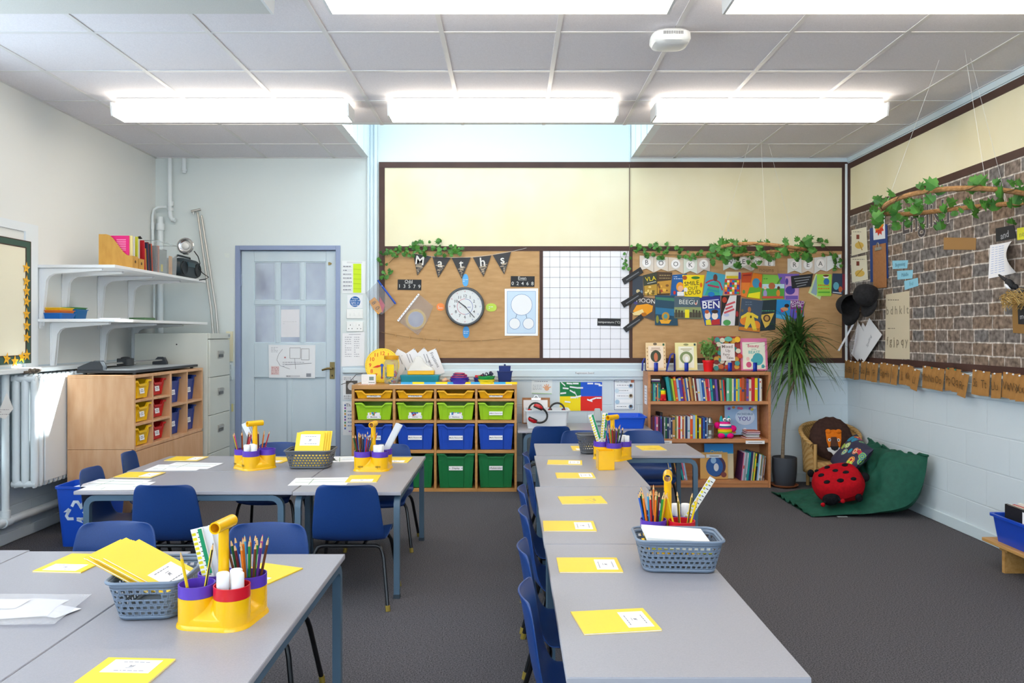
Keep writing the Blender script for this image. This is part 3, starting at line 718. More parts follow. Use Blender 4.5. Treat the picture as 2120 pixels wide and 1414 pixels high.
mb = MB(); mb.cyl((FX1 - .002, FY1 - .04, FZ - .02), (FX1 + .01, FY1 - .04, FZ - .02), .011, chrome); build('lock', mb, t, world=True)
mb = MB(); mb.cyl((FX1 - .27, FY0 - .001, 1.22), (FX1 - .27, FY0 + .001, 1.22), .006, blackp); build('screw_hole', mb, t, world=True)
# ------------------------------------------------------------------ radiator and pipes
rad = mat('radiator_enamel', '#dfe5e8', .4)
t = thing('radiator', 'white column radiator on the left wall under the ledge', 'radiator', (-3.0, 5.2, .34))
for k in range(13):
    y = 4.90 + k * .052
    mb = MB()
    for x, wd in ((-3.062, .024), (-3.004, .024), (-2.948, .022)):
        q = []
        for z, s in ((.352, .5), (.375, .9), (.42, 1), (1.0, 1), (1.035, .8), (1.05, .4)):
            q.append([(x + wd * s * math.cos(a * math.pi / 6), y + .021 * s * math.sin(a * math.pi / 6), z) for a in range(12)])
        mb.loft(q, rad)
    for z in (.375, 1.025): mb.tube([(-3.085, y, z), (-2.935, y, z)], .020, rad, 10)
    build('section', mb, t, world=True)
for z in (.375, 1.025):
    mb = MB(); mb.cyl((-3.0, 4.885, z), (-3.0, 5.54, z), .016, rad); build('header_pipe', mb, t, world=True)
mb = MB(); mb.loft([[(-2.931, 4.97, z), (-2.924, 4.975, z), (-2.924, 5.53, z), (-2.931, 5.535, z)] for z in (.38, 1.03)], rad); build('cover_strip', mb, t, world=True, bevel=.002)
pipe_m = mat('white_pipe_paint', '#dce3e6', .35)
def pipe(nm, label, pts, r, coll=(), group=None):
    t = thing(nm, label, 'pipe', tuple(pts[0]), 0, group); mb = MB(); mb.tube(pts, r, pipe_m, 12); build('tube', mb, t, world=True)
    for p, d in coll:
        mb = MB(); p = Vector(p); d = Vector(d); mb.cyl(p - d, p + d, r * 1.35, pipe_m, 12); build('collar', mb, t, world=True)
    return t
pipe('heating_pipe', 'white upright heating pipe on the left wall beside the radiator', [(-3.09, 4.84, 1.06), (-3.09, 4.84, .18)], .021, [((-3.09, 4.84, .2), (0, 0, .025))])
pipe('heating_pipe', 'white heating pipe running low along the left wall behind the bin', [(-3.09, 3.6, .155), (-3.09, 6.3, .155)], .026, [((-3.09, 4.84, .155), (0, .03, 0)), ((-3.09, 4.62, .155), (0, .012, 0))])
Y = 6.94
pipe('ceiling_pipe', 'white pipe coming down from the ceiling in the left corner', [at(352, 328, Y), at(352, 440, Y), at(353, 448, Y), at(357, 455, Y), at(363, 456, Y)], .019, [(at(353, 422, Y), (0, 0, .02)), (at(353, 434, Y), (0, 0, .012))])
pipe('ceiling_pipe', 'short white capped pipe stub hanging from the ceiling by the left corner', [at(381, 328, Y), at(381, 358, Y)], .017, [(at(381, 352, Y), (0, 0, .01))])
pipe('corner_pipe', 'thick white pipe rising behind the shelves in the left corner', [at(332, 690, Y), at(332, 475, Y), at(332, 452, Y), at(332, 449, Y)], .026, [(at(332, 470, Y), (0, 0, .03))])
pipe('corner_pipe', 'thin white pipe bending from the corner to the ceiling pipe', [at(316, 520, Y - .05), at(316, 470, Y - .05), at(316, 445, Y - .05), at(319, 434, Y - .05), at(327, 429, Y - .05), at(345, 428, Y - .05)], .011, [(at(316, 468, Y - .05), (0, 0, .03))])
pipe('corner_pipe', 'narrow cable pipe running down the corner beside the thick pipe', [at(319, 668, Y - .05), at(319, 526, Y - .05)], .008)
# ------------------------------------------------------------------ two wall shelves
shelf_paint = mat('shelf_white_gloss', '#e9eaec', .4)
SXE = -2.615
def wallshelf(label, z, brackets, y1):
    t = thing('wall_shelf', label, 'shelf', (-2.87, 6.0, z))
    mb = MB(); mb.box(XL + .002, SXE, 5.23, y1, z - .02, z, shelf_paint); build('board', mb, t, world=True, bevel=.002)
    for y, dp in brackets:
        mb = MB(); zb = z - .022
        mb.box(XL + .001, XL + .012, y - .016, y + .016, zb - .40, zb, shelf_paint)
        prof = [(XL + .012, zb - .38), (XL + .022, zb - .38), (XL + .05, zb - .08), (XL + .07, zb - .05), (XL + .1, zb - .035), (XL + dp, zb - .012), (XL + dp, zb), (XL + .012, zb)]
        mb.poly([(x, y - .012, zz) for x, zz in prof], (0, .024, 0), shelf_paint); build('bracket', mb, t, world=True, bevel=.002)
    return t
wallshelf('upper white wall shelf holding magazine files and a clear box', 1.763, ((5.27, .42), (5.54, .42), (6.02, .42), (6.5, .42)), 6.79)
wallshelf('lower white wall shelf with a few plastic tubs', 1.405, ((5.40, .4), (6.06, .42), (6.56, .42)), 6.83)
# ------------------------------------------------------------------ bookcase
BY = 6.71; BS = BY / F
def bx(px): return (px - 1057) * BS
def bz(py): return EH - (py - 691) * BS
bx0, bx1 = bx(1341.5), bx(1596); BTOP = bz(770)
t = thing('bookcase', 'wooden three-shelf bookcase full of books below the book display', 'bookcase', ((bx0 + bx1) / 2, 6.84, 0))
part('top', (bx0, bx1, BY, YB - .02, bz(776.5), BTOP), shelfwood, t)
for a, b in ((1341.5, 1347), (1591, 1596)): part('side_panel', (bx(a), bx(b), BY, YB - .02, 0, bz(776.5)), shelfwood, t)
BX0, BX1 = bx(1347), bx(1591)
part('back_panel', (BX0, BX1, YB - .035, YB - .025, .05, bz(776.5)), shelfwood, t)
SH = []
for a, b in ((831, 837.5), (909, 917), (996, 1002)):
    part('shelf', (BX0, BX1, BY + .006, YB - .036, bz(b), bz(a)), shelfwood, t); SH.append(bz(a))
part('plinth', (BX0, BX1, BY + .01, BY + .028, .0, bz(1002)), shelfwood, t)
for px0, px1, s in ((1371, 1391, ''), (1544, 1583, '')):
    mb = MB(); mb.box(bx(px0), bx(px1), BY - .001, BY + .005, bz(919), bz(912.5), paper); mb.box(bx(px0 + 5), bx(px1 - 5), BY - .0018, BY - .001, bz(916.6), bz(915.4), grey_ink); build('label', mb, t, world=True, label='white paper shelf label')
mb = MB(); mb.box(bx0 - .0015, bx0 - .0002, 6.76, 6.88, .70, .86, paper)
for k in range(5): mb.box(bx0 - .002, bx0 - .0015, 6.78, 6.86, .73 + k * .025, .734 + k * .025, grey_ink)
build('notice', mb, t, world=True, label='white paper notice on the side')
# ------------------------------------------------------------------ low bench with the tub of books, right edge
bt = thing('wooden_bench', 'low pine bench by the right-hand wall under the blue book tub', 'bench', (2.81, 3.85, 0))
part('top', (2.655, 2.965, 3.1, 4.46, .142, .162), benchwood, bt, .004)
for y in (4.32, 3.3):
    part('leg', (2.69, 2.95, y - .012, y + .012, 0, .118), benchwood, bt); part('batten', (2.69, 2.95, y - .035, y + .035, .118, .142), benchwood, bt)
# ------------------------------------------------------------------ papers and signs beside the door
def scrib(x0, y0, x1, y1, n, c='#a9a9b2'): return ('w', (x0, y0, x1, y1), n, c)
card('notice', 'white typed notice with a column of lime sticky strips, right of the door', 'notice', [(708, 540), (757, 541), (756, 607), (708, 607)], .004, '#e6e9ea',
     [('r', (731, 546, 748, 606), '#c6e21f'), ('r', (718, 541.5, 750, 545), '#d5d8da')] + [('r', (709.5, 549 + 8 * k, 729, 554.5 + 8 * k), '#dadde0') for k in range(7)] + [scrib(710.5, 549 + 8 * k, 728, 554.5 + 8 * k, 1, '#777a84') for k in range(7)] + [('l', [(731, 557 + 10 * k), (748, 558 + 10 * k)], .7, '#a9c416') for k in range(5)])
card('sign', 'small sign with a white-lettered blue disc above the light switches', 'sign', [(719, 611), (751, 611), (751, 638), (719, 638)], .004, '#e4e7ea',
     [('d', (735, 624.5, 11, 11), '#0f5ea8')] + [('t', a, 735, y, 4.4, 0, '#e9f0f6') for a, y in (('Please', 618), ('switch off', 622.5), ('lights on', 627), ('leaving', 631.5))])
def plate(label, cat, nm, x0, y0, x1, y1):
    t = thing(nm, label, cat, tuple(at((x0 + x1) / 2, y1, YB)))
    mb = MB(); mb.box(xB(x0), xB(x1), YB - .012, YB, zB(y1), zB(y0), white_plastic); build('plate', mb, t, world=True, bevel=.003); return t
t = plate('white triple light switch plate right of the door', 'light switch', 'light_switch', 718, 640, 752, 659.5)
for x in (725, 735, 745):
    mb = MB(); mb.box(xB(x - 1.6), xB(x + 1.6), YB - .016, YB - .012, zB(653), zB(646.5), white_plastic); build('rocker', mb, t, world=True, bevel=.001)
t = plate('white double wall socket below the light switches', 'socket', 'wall_socket', 718, 666, 752, 686.5)
for x in (726, 744):
    mb = MB()
    for dx, dy in ((0, -4), (-3.4, 3.4), (3.4, 3.4)): mb.box(xB(x + dx) - .003, xB(x + dx) + .003, YB - .0128, YB - .012, zB(677 + dy) - .004, zB(677 + dy) + .004, ink)
    build('socket_hole', mb, t, world=True, smooth=0)
for x in (732.5, 737.5):
    mb = MB(); mb.box(xB(x - 1.4), xB(x + 1.4), YB - .0155, YB - .012, zB(675), zB(669.5), white_plastic); build('rocker', mb, t, world=True, bevel=.001)
card('notice', 'tall white typed list hanging below the wall socket', 'notice', [(709, 690), (755, 687), (754, 757), (707, 759)], .006, '#e9e9ec', [scrib(714, 696, 728, 740, 10), scrib(733, 696, 744, 740, 10), ('l', [(722, 692.5), (747, 692)], 1, '#9a9aa5')])
card('notice', 'white notice with a photograph, tucked behind the tray unit under the dado', 'notice', [(709, 778), (756, 778), (756, 827), (710, 827)], .004, '#e3e6ea', [('r', (716, 788, 740, 816), '#5a5450'), ('d', (727, 800, 7, 8), '#c9c6c6'), ('r', (733, 795, 739, 814), '#35507a'), ('r', (728, 803, 736, 815), '#b0382e'), scrib(712, 781, 750, 787, 2, '#55565c'), scrib(712, 818, 750, 826, 2, '#55565c')])
card('notice', 'tall white notice with a strip of coloured letters beside the tray unit', 'notice', [(709, 831), (757, 831), (757, 901), (710, 901)], .004, '#e6e9ed', [('t', 'Th', 721, 839, 8, 0, '#2b2b30')] + [('r', (713, 837 + 6 * k, 716, 841 + 6 * k), ['#3f5fa8', '#8a3fa0', '#3a8f6a', '#c08a2a'][k % 4]) for k in range(9)] + [scrib(720, 848, 750, 885, 5, '#7d90b5'), scrib(722, 890, 740, 896, 1, '#7a45a0')])
card('notice', 'small cream pipe chart fixed low beside the filing cabinet', 'notice', [(479, 836), (483, 836), (483, 852), (479, 852)], .004, '#dcd79a')
card('wall_panel', 'small cream switch plate behind the filing cabinet', 'switch plate', [(468, 686), (482, 686), (482, 748), (468, 748)], .012, '#e4dfc2', th=.011)
card('paper_scrap', 'torn paper fragment stuck to the wall left of the door frame', 'paper', [(464, 524), (475, 524), (474, 534), (466, 533)], .003, '#d8e0dc')
# notices on the door itself
def dplane(off): PLANE['D'] = (lambda x, y, o: at(x, y, YB + off - o), Vector((1, 0, 0)), Vector((0, -1, 0)))
dplane(.046); card('notice', 'white paper stuck behind the lower middle pane of the door', 'notice', [(581, 641), (620, 640.5), (620, 698), (582, 698)], .0015, '#dcdbe0', [scrib(586, 664, 616, 672, 2, '#c9c8ce')], 'D')
dplane(.025); card('floor_plan', 'white evacuation plan taped to the door below its panes', 'plan', [(556, 714), (653, 714.5), (652, 783), (557, 782)], .0015, '#e0e2e6',
     [('l', [(585, 723), (577, 733), (573, 745), (580, 757), (600, 764)], .8, '#8b8a90'), ('l', [(600, 720), (600, 742), (622, 742), (622, 720), (600, 720)], .8, '#8b8a90'), ('l', [(624, 745), (624, 722), (640, 722), (640, 745), (624, 745)], .8, '#8b8a90'), ('l', [(590, 755), (645, 752)], .9, '#77767c'), ('l', [(610, 742), (612, 764)], .8, '#8b8a90'),
      ('r', (561, 758, 578, 776), '#dfc9c9'), scrib(562, 759, 577, 775, 5, '#a05050'), ('d', (590, 740, 1.5, 1.5), '#b05050'), scrib(561, 718, 575, 730, 4), scrib(585, 748, 648, 760, 3), ('r', (592, 777, 621, 780.5), '#c5c6cb'), scrib(593, 777, 620, 780.5, 1, '#55565c'), ('r', (634, 773, 644, 780), '#8d9098')], 'D')
# ------------------------------------------------------------------ maths display
mb = MB(); mb.tube([at(855, 524, YB - .018), at(895, 531.5, YB - .02), at(934, 533.5, YB - .02), at(978, 532.5, YB - .02), at(1019, 527.5, YB - .02), at(1062, 520, YB - .02), at(1090, 513.5, YB - .018)], .0012, chalk, 5)
solo('bunting_string', mb, 'thin white string holding the black maths pennants', 'string')
for (l, c0, c1, c2, tx, ty, rot) in (('M', (855, 525), (893, 531), (864, 570), 869, 540, -8), ('a', (895, 530.5), (933, 533.5), (907, 575), 911, 545, -4), ('t', (935, 534), (974.5, 533), (956, 577), 955, 547, 2), ('h', (979, 533), (1017, 529), (1001, 573), 999, 543, 5), ('s', (1020, 528), (1058, 521.5), (1044, 568), 1040, 538, 8)):
    rr = random.Random(ord(l)); dec = [('t', l, tx, ty, 22, rot, '#dcdad6')]
    for k in range(9):
        f = .42 + .06 * k; a = Vector(c0).lerp(Vector(c2), f); b = Vector(c1).lerp(Vector(c2), f); u0 = rr.uniform(0, .5); u1 = rr.uniform(.55, 1)
        p, q = a.lerp(b, u0), a.lerp(b, u1); dec.append(('l', [tuple(p), tuple((p + q) / 2 + Vector((0, rr.uniform(-1.5, 1)))), tuple(q)], rr.uniform(.7, 1.8), '#b9a78f' if l != 'M' else '#a89a86'))
    card('pennant', 'black triangular pennant lettered %s in the maths bunting' % l, 'bunting pennant', [c0, c1, c2], .0205, '#38383b', dec, group='black maths bunting pennants')
card('label_card', 'black card headed Odd above a row of odd digits', 'sign', [(823.5, 578.5), (872.5, 579), (872, 601), (823, 600)], .013, '#232428', [('t', 'Odd', 846, 583, 8, 0, '#d7d7d5'), ('l', [(838, 587), (854, 586.6)], .5, '#c7c7c5')] + [('t', d, 827 + 10.3 * k, 592.5 + .3 * k, 9, 0, '#d7d7d5') for k, d in enumerate('13579')])
card('label_card', 'black card headed Even above a row of even digits', 'sign', [(1057.5, 571.5), (1107, 572), (1106.5, 594), (1057, 593.5)], .013, '#232428', [('t', 'Even', 1081, 576, 8, 0, '#d7d7d5'), ('l', [(1073, 580), (1090, 580)], .5, '#c7c7c5')] + [('t', d, 1061.5 + 10.2 * k, 587 + .1 * k, 9, 0, '#d7d7d5') for k, d in enumerate('02468')])
# wall clock
cc = at(963, 635, YB - .012); cs = YB / F
t = thing('wall_clock', 'round grey-rimmed teaching clock in the middle of the maths board', 'clock', tuple(cc))
M = frame(Vector((0, 0, 0)), Vector((1, 0, 0)), Vector((0, -1, 0)))
mb = MB(M); mb.lathe([(.0, 0), (.165, 0), (.172, .01), (.172, .03), (.164, .042), (.155, .042), (.150, .03)], C('#4c5258', .4), 40); build('rim', mb, t)
mb = MB(M); mb.lathe([(0, .03), (.152, .03), (.152, .026)], white_plastic, 40)
def ring2(r, wd, c, z, a0=0, a1=360):
    n = 36; pts = [(a0 + (a1 - a0) * k / n) for k in range(n + 1)]
    for p, q in zip(pts, pts[1:]): mb.face([(rr * math.sin(R(a)), rr * math.cos(R(a)), z) for rr, a in ((r - wd, p), (r + wd, p), (r + wd, q), (r - wd, q))], C(c))
ring2(.068, .0018, '#3f57a8', .0312, 0, 180); ring2(.068, .0018, '#c8455f', .0312, 180, 360)
for h in range(1, 13):
    a = R(h * 30); mb.text(str(h), .036, Matrix.Translation((.092 * math.sin(a), .092 * math.cos(a), .0314)), C('#4a4b50'), .01)
    mb.text(str(h * 5), .013, Matrix.Translation((.133 * math.sin(a), .133 * math.cos(a), .0314)), C('#c8455f' if h >= 6 else '#3f57a8'))
for k in range(60):
    a = R(k * 6); mb.M = M @ Matrix.Rotation(-a, 4, 'Z'); mb.box(-.0007, .0007, .143, .149, .0310, .0313, C('#777a80')); mb.M = M
mb.text('past', .016, Matrix.Translation((.036, -.004, .0314)), C('#3f57a8')); mb.text('to', .016, Matrix.Translation((-.04, -.004, .0314)), C('#c8455f')); build('face', mb, t, smooth=0)
for nm, ang, ln, wd in (('hour_hand', 308, .075, .0045), ('minute_hand', 139, .128, .0032)):
    mb = MB(M @ Matrix.Rotation(R(-ang), 4, 'Z')); mb.box(-wd, wd, -.02, ln, .034, .0355, C('#3b3d42')); build(nm, mb, t, smooth=0)
mb = MB(M); mb.lathe([(0, .0362), (.007, .0362), (.007, .031)], C('#3b3d42'), 14); build('centre_cap', mb, t)
mb = MB(M); mb.lathe([(0, .0395), (.152, .0395)], clear('clock_glass', '#f4f6f8', .02, .06), 40); build('cover_glass', mb, t)
def petal(cx, cy, a, b): return [(cx + a * math.cos(k * math.pi / 9) * (1 - .25 * abs(math.cos(k * math.pi / 9))), cy + b * math.sin(k * math.pi / 9)) for k in range(18)]
for nm, cx, cy, a, b, c in (('blue petal card above the wall clock', 963.5, 580, 8.5, 13, '#5aa5de'), ('blue petal card below the wall clock', 965, 687.5, 9, 12.5, '#4a97d8'), ('orange petal card left of the wall clock', 912, 635.5, 11, 8, '#ef8a48'), ('lime petal card right of the wall clock', 1017, 636.5, 15, 8.5, '#b4cf4d')):
    card('petal_card', nm, 'card', petal(cx, cy, a, b), .0135, c, [scrib(cx - 5, cy - 3, cx + 5, cy + 4, 2, '#d9e6ef')], group='petal cards around the clock')
# clear wallet with the paper coin
t = thing('plastic_wallet', 'clear punched wallet holding a paper coin, pinned to the maths board', 'wallet', tuple(at(860, 694, YB - .016)))
q = [(866, 607.5), (897, 634), (885, 665), (865.5, 694), (822, 663.5)]
mb = MB(); mb.poly([at(x, y, YB - .022) for x, y in q], (0, .001, 0), film); build('sleeve', mb, t, world=True, smooth=0)
mb = MB(); mb.poly([at(x, y, YB - .0235) for x, y in ((866, 607.5), (869, 609.5), (825, 666), (822, 663.5))], (0, .0008, 0), paper)
for k in range(11): f = .05 + .09 * k; mb.face([at(867 - 43.5 * f + dx, 609 + 55.5 * f + dy, YB - .0238) for dx, dy in ((-.6, -.9), (.8, -.1), (.2, .9), (-1.1, 0))], ink)
build('punched_strip', mb, t, world=True, smooth=0)
mb = MB(frame(at(861, 661, YB - .0165), Vector((1, 0, 0)), Vector((0, -1, 0)))); mb.lathe([(0, .001), (.091, .001), (.091, 0)], C('#d8b765'), 32); mb.lathe([(0, .0016), (.069, .0016), (.069, .001)], C('#b9bcc8'), 32)
for k in range(20): a = k * math.pi / 10; mb.face([(.02 * math.cos(a), .02 * math.sin(a), .002), (.064 * math.cos(a - .05), .064 * math.sin(a - .05), .002), (.064 * math.cos(a + .05), .064 * math.sin(a + .05), .002)], C('#8e94ad'))
build('paper_coin', mb, t, world=True, smooth=0, label='gold and silver paper coin')
# blue zip bag with number cards
t = thing('zip_bag', 'clear bag with a blue zip and orange number cards, hanging beside the maths board', 'bag', tuple(at(790, 652, YB - .03)))
mb = MB(); mb.poly([at(x, y, YB - .045) for x, y in ((783, 582), (818, 629), (790, 652), (771, 640), (757, 607))], (0, .002, 0), film); build('sleeve', mb, t, world=True, smooth=0)
mb = MB(); mb.tube([at(782, 580, YB - .043), at(819, 629, YB - .043)], .008, C('#1b4fb5', .4), 8); mb.ball(tuple(at(791, 592, YB - .052)), .004, .003, .004, paper, 8, 5); build('zip', mb, t, world=True)
for q, tx, c in ((((775, 615), (785, 626), (791, 645), (783, 651), (773, 640), (764, 624)), '80', '#efa637'),):
    mb = MB(); mb.poly([at(x, y, YB - .036) for x, y in q], (0, .002, 0), C(c)); decorate_off = .037
    PLANE['Q'] = (lambda x, y, o: at(x, y, YB - o), Vector((1, 0, 0)), Vector((0, -1, 0))); decorate(mb, [('t', '8', 774, 627, 12, -55, '#33302c'), ('t', '0', 781, 638, 12, -55, '#33302c')], 'Q', .0362); build('number_card', mb, t, world=True, smooth=0, label='orange card numbered 8 0')
mb = MB(); mb.poly([at(x, y, YB - .033) for x, y in ((786, 614), (797, 632), (792, 648), (785, 640))], (0, .002, 0), C('#d0455e')); build('number_card', mb, t, world=True, smooth=0, label='red card')
card('poster', 'shiny pale blue number bond poster with three white circles', 'poster', [(1045, 598), (1114, 597), (1113.5, 695), (1045, 695)], .014, '#eceff2',
     [('p', [(1050, 603), (1109, 603), (1108.5, 690), (1050, 690)], '#c3d7ea')] + [('l', [(1050, 603), (1109, 603), (1108.5, 690), (1050, 690), (1050, 603)], 1, '#8fa9cf'), ('l', [(1070, 650), (1067, 660)], 1, '#4a5f7d'), ('l', [(1089, 651), (1091, 660)], 1, '#4a5f7d'), ('d', (1080, 631, 22.5, 22.5), '#7f9cc5'), ('d', (1080, 631, 21.5, 21.5), '#e4e6ea'), ('d', (1065.5, 670, 12, 12), '#7f9cc5'), ('d', (1065.5, 670, 11, 11), '#e4e6ea'), ('d', (1094, 670, 12, 12), '#7f9cc5'), ('d', (1094, 670, 11, 11), '#e4e6ea')])
mb = MB(); mb.tube([at(790 + (1085 - 790) * k / 20, 688 + (696 - 688) * k / 20 + 18 * 4 * (k / 20) * (1 - k / 20) * .75, YB - .016) for k in range(21)], .0014, C('#8a6a45'), 5)
sg = thing('peg_string', 'thin brown string with tiny pegs sagging across the maths board', 'string', tuple(at(940, 706, YB - .016))); build('string', mb, sg, world=True)
for k in (2, 4, 6, 8, 11, 14, 17):
    x = 790 + 295 * k / 20; y = 688 + 8 * k / 20 + 54 * (k / 20) * (1 - k / 20); mb = MB(); mb.box(xB(x) - .004, xB(x) + .004, YB - .022, YB - .012, zB(y + 4), zB(y - 4), C('#b98f5c')); build('peg', mb, sg, world=True)
for k, (q, tx) in enumerate((([(823, 722), (840, 731), (838, 765), (820, 790), (812, 745)], ('10s 20s', 830, 748)), ([(857.5, 721), (866, 733), (880, 745), (847, 775), (828, 740)], ('add or', 846, 745)), ([(878, 719.5), (886, 729), (897, 762), (872, 772), (864.5, 731)], ('Number', 881, 745)), ([(902, 721), (921, 771), (911, 775), (896, 777), (886, 728)], ('Fractions', 900, 745)))):
    card('paper_sheet', ['leftmost of four white handwritten papers fanned behind the yellow clock', 'second of four fanned white handwritten papers above the tray unit', 'third of four fanned white handwritten papers above the tray unit', 'rightmost fanned white paper, headed Fractions'][k], 'paper', q, .040 + .0022 * k, '#e9e9ed', ([('t', tx[0], tx[1], tx[2], 8, -62, '#70707a')] if k == 3 else [('l', [(tx[1] - 4 + 6 * j, tx[2] - 12), (tx[1] + 3 + 6 * j, tx[2] + 6)], 1.3, '#8d8d96') for j in (0, 1)]) + [('d', (q[0][0], q[0][1] + 2, .9, .9), '#2b2b2b')] + ([('t', 'and', 891, 752, 8, -62, '#70707a')] if k == 3 else []), group='fanned white papers by the maths board')
card('label_card', 'black card lettered temperature on the squared board', 'sign', [(1237, 659), (1285.5, 660), (1285, 675), (1236.5, 674)], .013, '#2a2b2e', [('t', 'temperature (°C)', 1261, 667, 5.6, -1, '#d2d2d0')])
# ------------------------------------------------------------------ book display
def blobs(seed, x0, y0, x1, y1, cols, n, s0=2, s1=5):
    rr = random.Random(seed); return [('d', (rr.uniform(x0, x1), rr.uniform(y0, y1), rr.uniform(s0, s1), rr.uniform(s0, s1)), rr.choice(cols)) for _ in range(n)]
BK = [0]
def cover(label, poly, col, decor, lift=None):
    BK[0] += 1; return card('book_cover', label, 'book cover', poly, (.0125 + .0024 * (BK[0] % 6)) if lift is None else lift, col, decor, group='book covers on the book display')
cover('narrow dark navy book cover at the left end of the upper row', [(1309, 571), (1331, 571), (1332, 612), (1309, 611)], '#39424f', [('d', (1321, 603, 4, 4), '#c9b98a'), ('d', (1328, 604, 2.5, 3), '#6f8aa5')], .013)
cover('dark green and gold book cover lettered VLA', [(1331, 570), (1360, 563), (1360, 612), (1334, 612)], '#3d4136', [('p', [(1333.5, 592), (1360, 588), (1360, 611.5), (1335, 611.5)], '#b58f35')] + blobs(3, 1337, 594, 1358, 609, ['#d9b24c', '#6b5a26', '#e6c979'], 8, 1.5, 3.5) + [('t', 'VLA', 1347, 577.5, 11, 8, '#e4cf1e'), ('l', [(1340, 587), (1358, 583)], 1.5, '#b9b9ac')], .0155)
cover('brown and amber book cover beside the cover lettered VLA', [(1360.5, 562.5), (1391.7, 564), (1386.6, 611), (1360.5, 611)], '#4b3a2c', [('p', [(1361, 583), (1390, 580), (1387, 607), (1361, 608)], '#c08f36')] + blobs(5, 1363, 585, 1384, 606, ['#e2b044', '#7c5426', '#a8452a', '#5d3f20'], 12, 1.5, 3.5) + [scrib(1365, 567, 1388, 579, 2, '#9c8a63')], .018)
cover('blue book cover with an orange round head, left of the yellow cover', [(1392, 569), (1422, 567), (1418, 613), (1388, 613)], '#1f5b9c', [('d', (1408, 594, 8, 10), '#e99b2c'), ('d', (1409, 597, 5.5, 6), '#eab08c'), ('r', (1402, 604, 1416, 612.5), '#e4e4e8'), ('d', (1396.5, 606, 2.6, 4), '#c22d28'), scrib(1395, 571, 1414, 579, 2, '#c9d8ea')], .013)
cover('bright yellow book cover lettered Smile Out Loud', [(1412.7, 569.4), (1458.5, 569.4), (1452.8, 616.5), (1417, 613.4)], '#f2d40e', [('d', (1440, 575, 9, 3), '#3f7d34'), ('d', (1417.5, 575, 5, 4.5), '#a5521f'), ('d', (1451.5, 590, 2.6, 5), '#df6a1c'), ('d', (1419.5, 600, 4, 5), '#e8e4df'), ('t', 'SMILE', 1432, 587, 11, 6, '#35332c'), ('t', 'OUT', 1434.5, 597, 8.5, 4, '#35332c'), ('t', 'LOUD', 1434.5, 606, 10.5, 6, '#35332c')], .0165)
cover('teal book cover with a red-caped figure', [(1464, 561), (1502.4, 569), (1495.4, 613), (1454.7, 612)], '#4aa3bb', [('l', [(1461, 586), (1470, 581), (1480, 579), (1490, 585), (1496, 601)], 3, '#b53244'), ('d', (1481, 575, 4.5, 7.5), '#6c3d32'), ('p', [(1471, 585), (1487, 583), (1490, 611), (1459, 611)], '#39a38a'), ('d', (1472.5, 609, 7, 5), '#1776c4'), ('l', [(1465, 590), (1489, 595)], 4, '#b03a5a'), ('l', [(1464, 599), (1489, 604)], 4, '#2a8f9d')], .013)
sq = [('r', (1500.5 + 5 * i, 580 + 4.8 * j, 1505.4 + 5 * i, 584.7 + 4.8 * j), ['#d23427', '#e9b51e', '#2766b4', '#e7e2d4', '#5d2f7f', '#3a9a4c', '#e2662a'][(i * 3 + j * 5) % 7]) for i in range(6) for j in range(6)]
cover('cream book cover with a patchwork of coloured squares', [(1502.4, 562.4), (1534, 563), (1533, 611), (1498.7, 610)], '#e8e0c2', [('p', [(1500.5, 577.5), (1533, 577.5), (1532.5, 610.5), (1499.2, 609.5)], '#c7402e')] + sq + [('r', (1529, 563.5, 1533.5, 578), '#5b3a98'), ('r', (1504, 571, 1528, 576.5), '#e3c51f')], .0155)
cover('red and orange narrow book cover', [(1536, 565), (1558, 563.7), (1547, 617), (1533.4, 613)], '#c64a1f', [('p', [(1535, 585), (1553, 585), (1547, 616), (1534, 612)], '#e17b2d'), ('d', (1540, 604, 3, 4), '#5f8a3c'), ('l', [(1538, 570), (1555, 569)], 2.5, '#8f1f17')], .018)
cover('orange and green book cover with a blue rounded shape', [(1559.6, 564.4), (1578, 568), (1575, 620), (1544.8, 616)], '#e07a1a', [('p', [(1552, 595), (1575.5, 593), (1574.5, 619), (1545.5, 615.5)], '#5fa52d'), ('d', (1565.5, 586, 8, 10), '#3d8fb4'), ('d', (1574, 590, 3, 6), '#c5302a'), ('p', [(1550, 608), (1574, 604), (1573, 618.5), (1548, 615)], '#e9dc1d')], .0205)
cover('light green book cover with three small children', [(1578.7, 568), (1625.4, 570.7), (1624, 619), (1576, 621)], '#82c04a', [('p', [(1578, 588), (1624, 588), (1624, 600), (1577.5, 600)], '#bcd9e4'), ('p', [(1577.5, 597), (1624, 597), (1623.5, 618), (1576.7, 620)], '#4f9a3c'), ('d', (1598, 592, 7, 7), '#b0653b'), ('d', (1584, 596, 3, 3.5), '#e6c3ad'), ('d', (1584, 608, 4, 8), '#9d93c4'), ('d', (1612, 596, 3, 3.5), '#5c3825'), ('d', (1611, 607, 4, 7), '#d68b2d'), ('r', (1578, 613, 1622, 618), '#c4503a'), scrib(1581, 574, 1598, 580, 1, '#4e8a34'), ('l', [(1609, 588), (1618, 574)], 3, '#4e8a34')], .013)
cover('purple book cover behind the black word card', [(1610, 566.5), (1655, 567), (1653.5, 623), (1625, 621)], '#7a5fb5', [('p', [(1626, 572), (1654, 572), (1653, 622), (1625.3, 620)], '#c596c4'), ('d', (1636, 601, 10, 9), '#4a3b95'), ('d', (1629, 583, 3, 7), '#4a3b95'), ('r', (1626, 612, 1652, 620), '#6d55ad')], .0105 + .0035)
cover('grey-green back cover peeping out beside the lime cover', [(1689, 566.5), (1712, 575), (1698, 620.5), (1673.5, 606)], '#cddba0', [('p', [(1690, 570), (1700, 575), (1690, 612), (1679, 606)], '#8ea6b5')], .013)
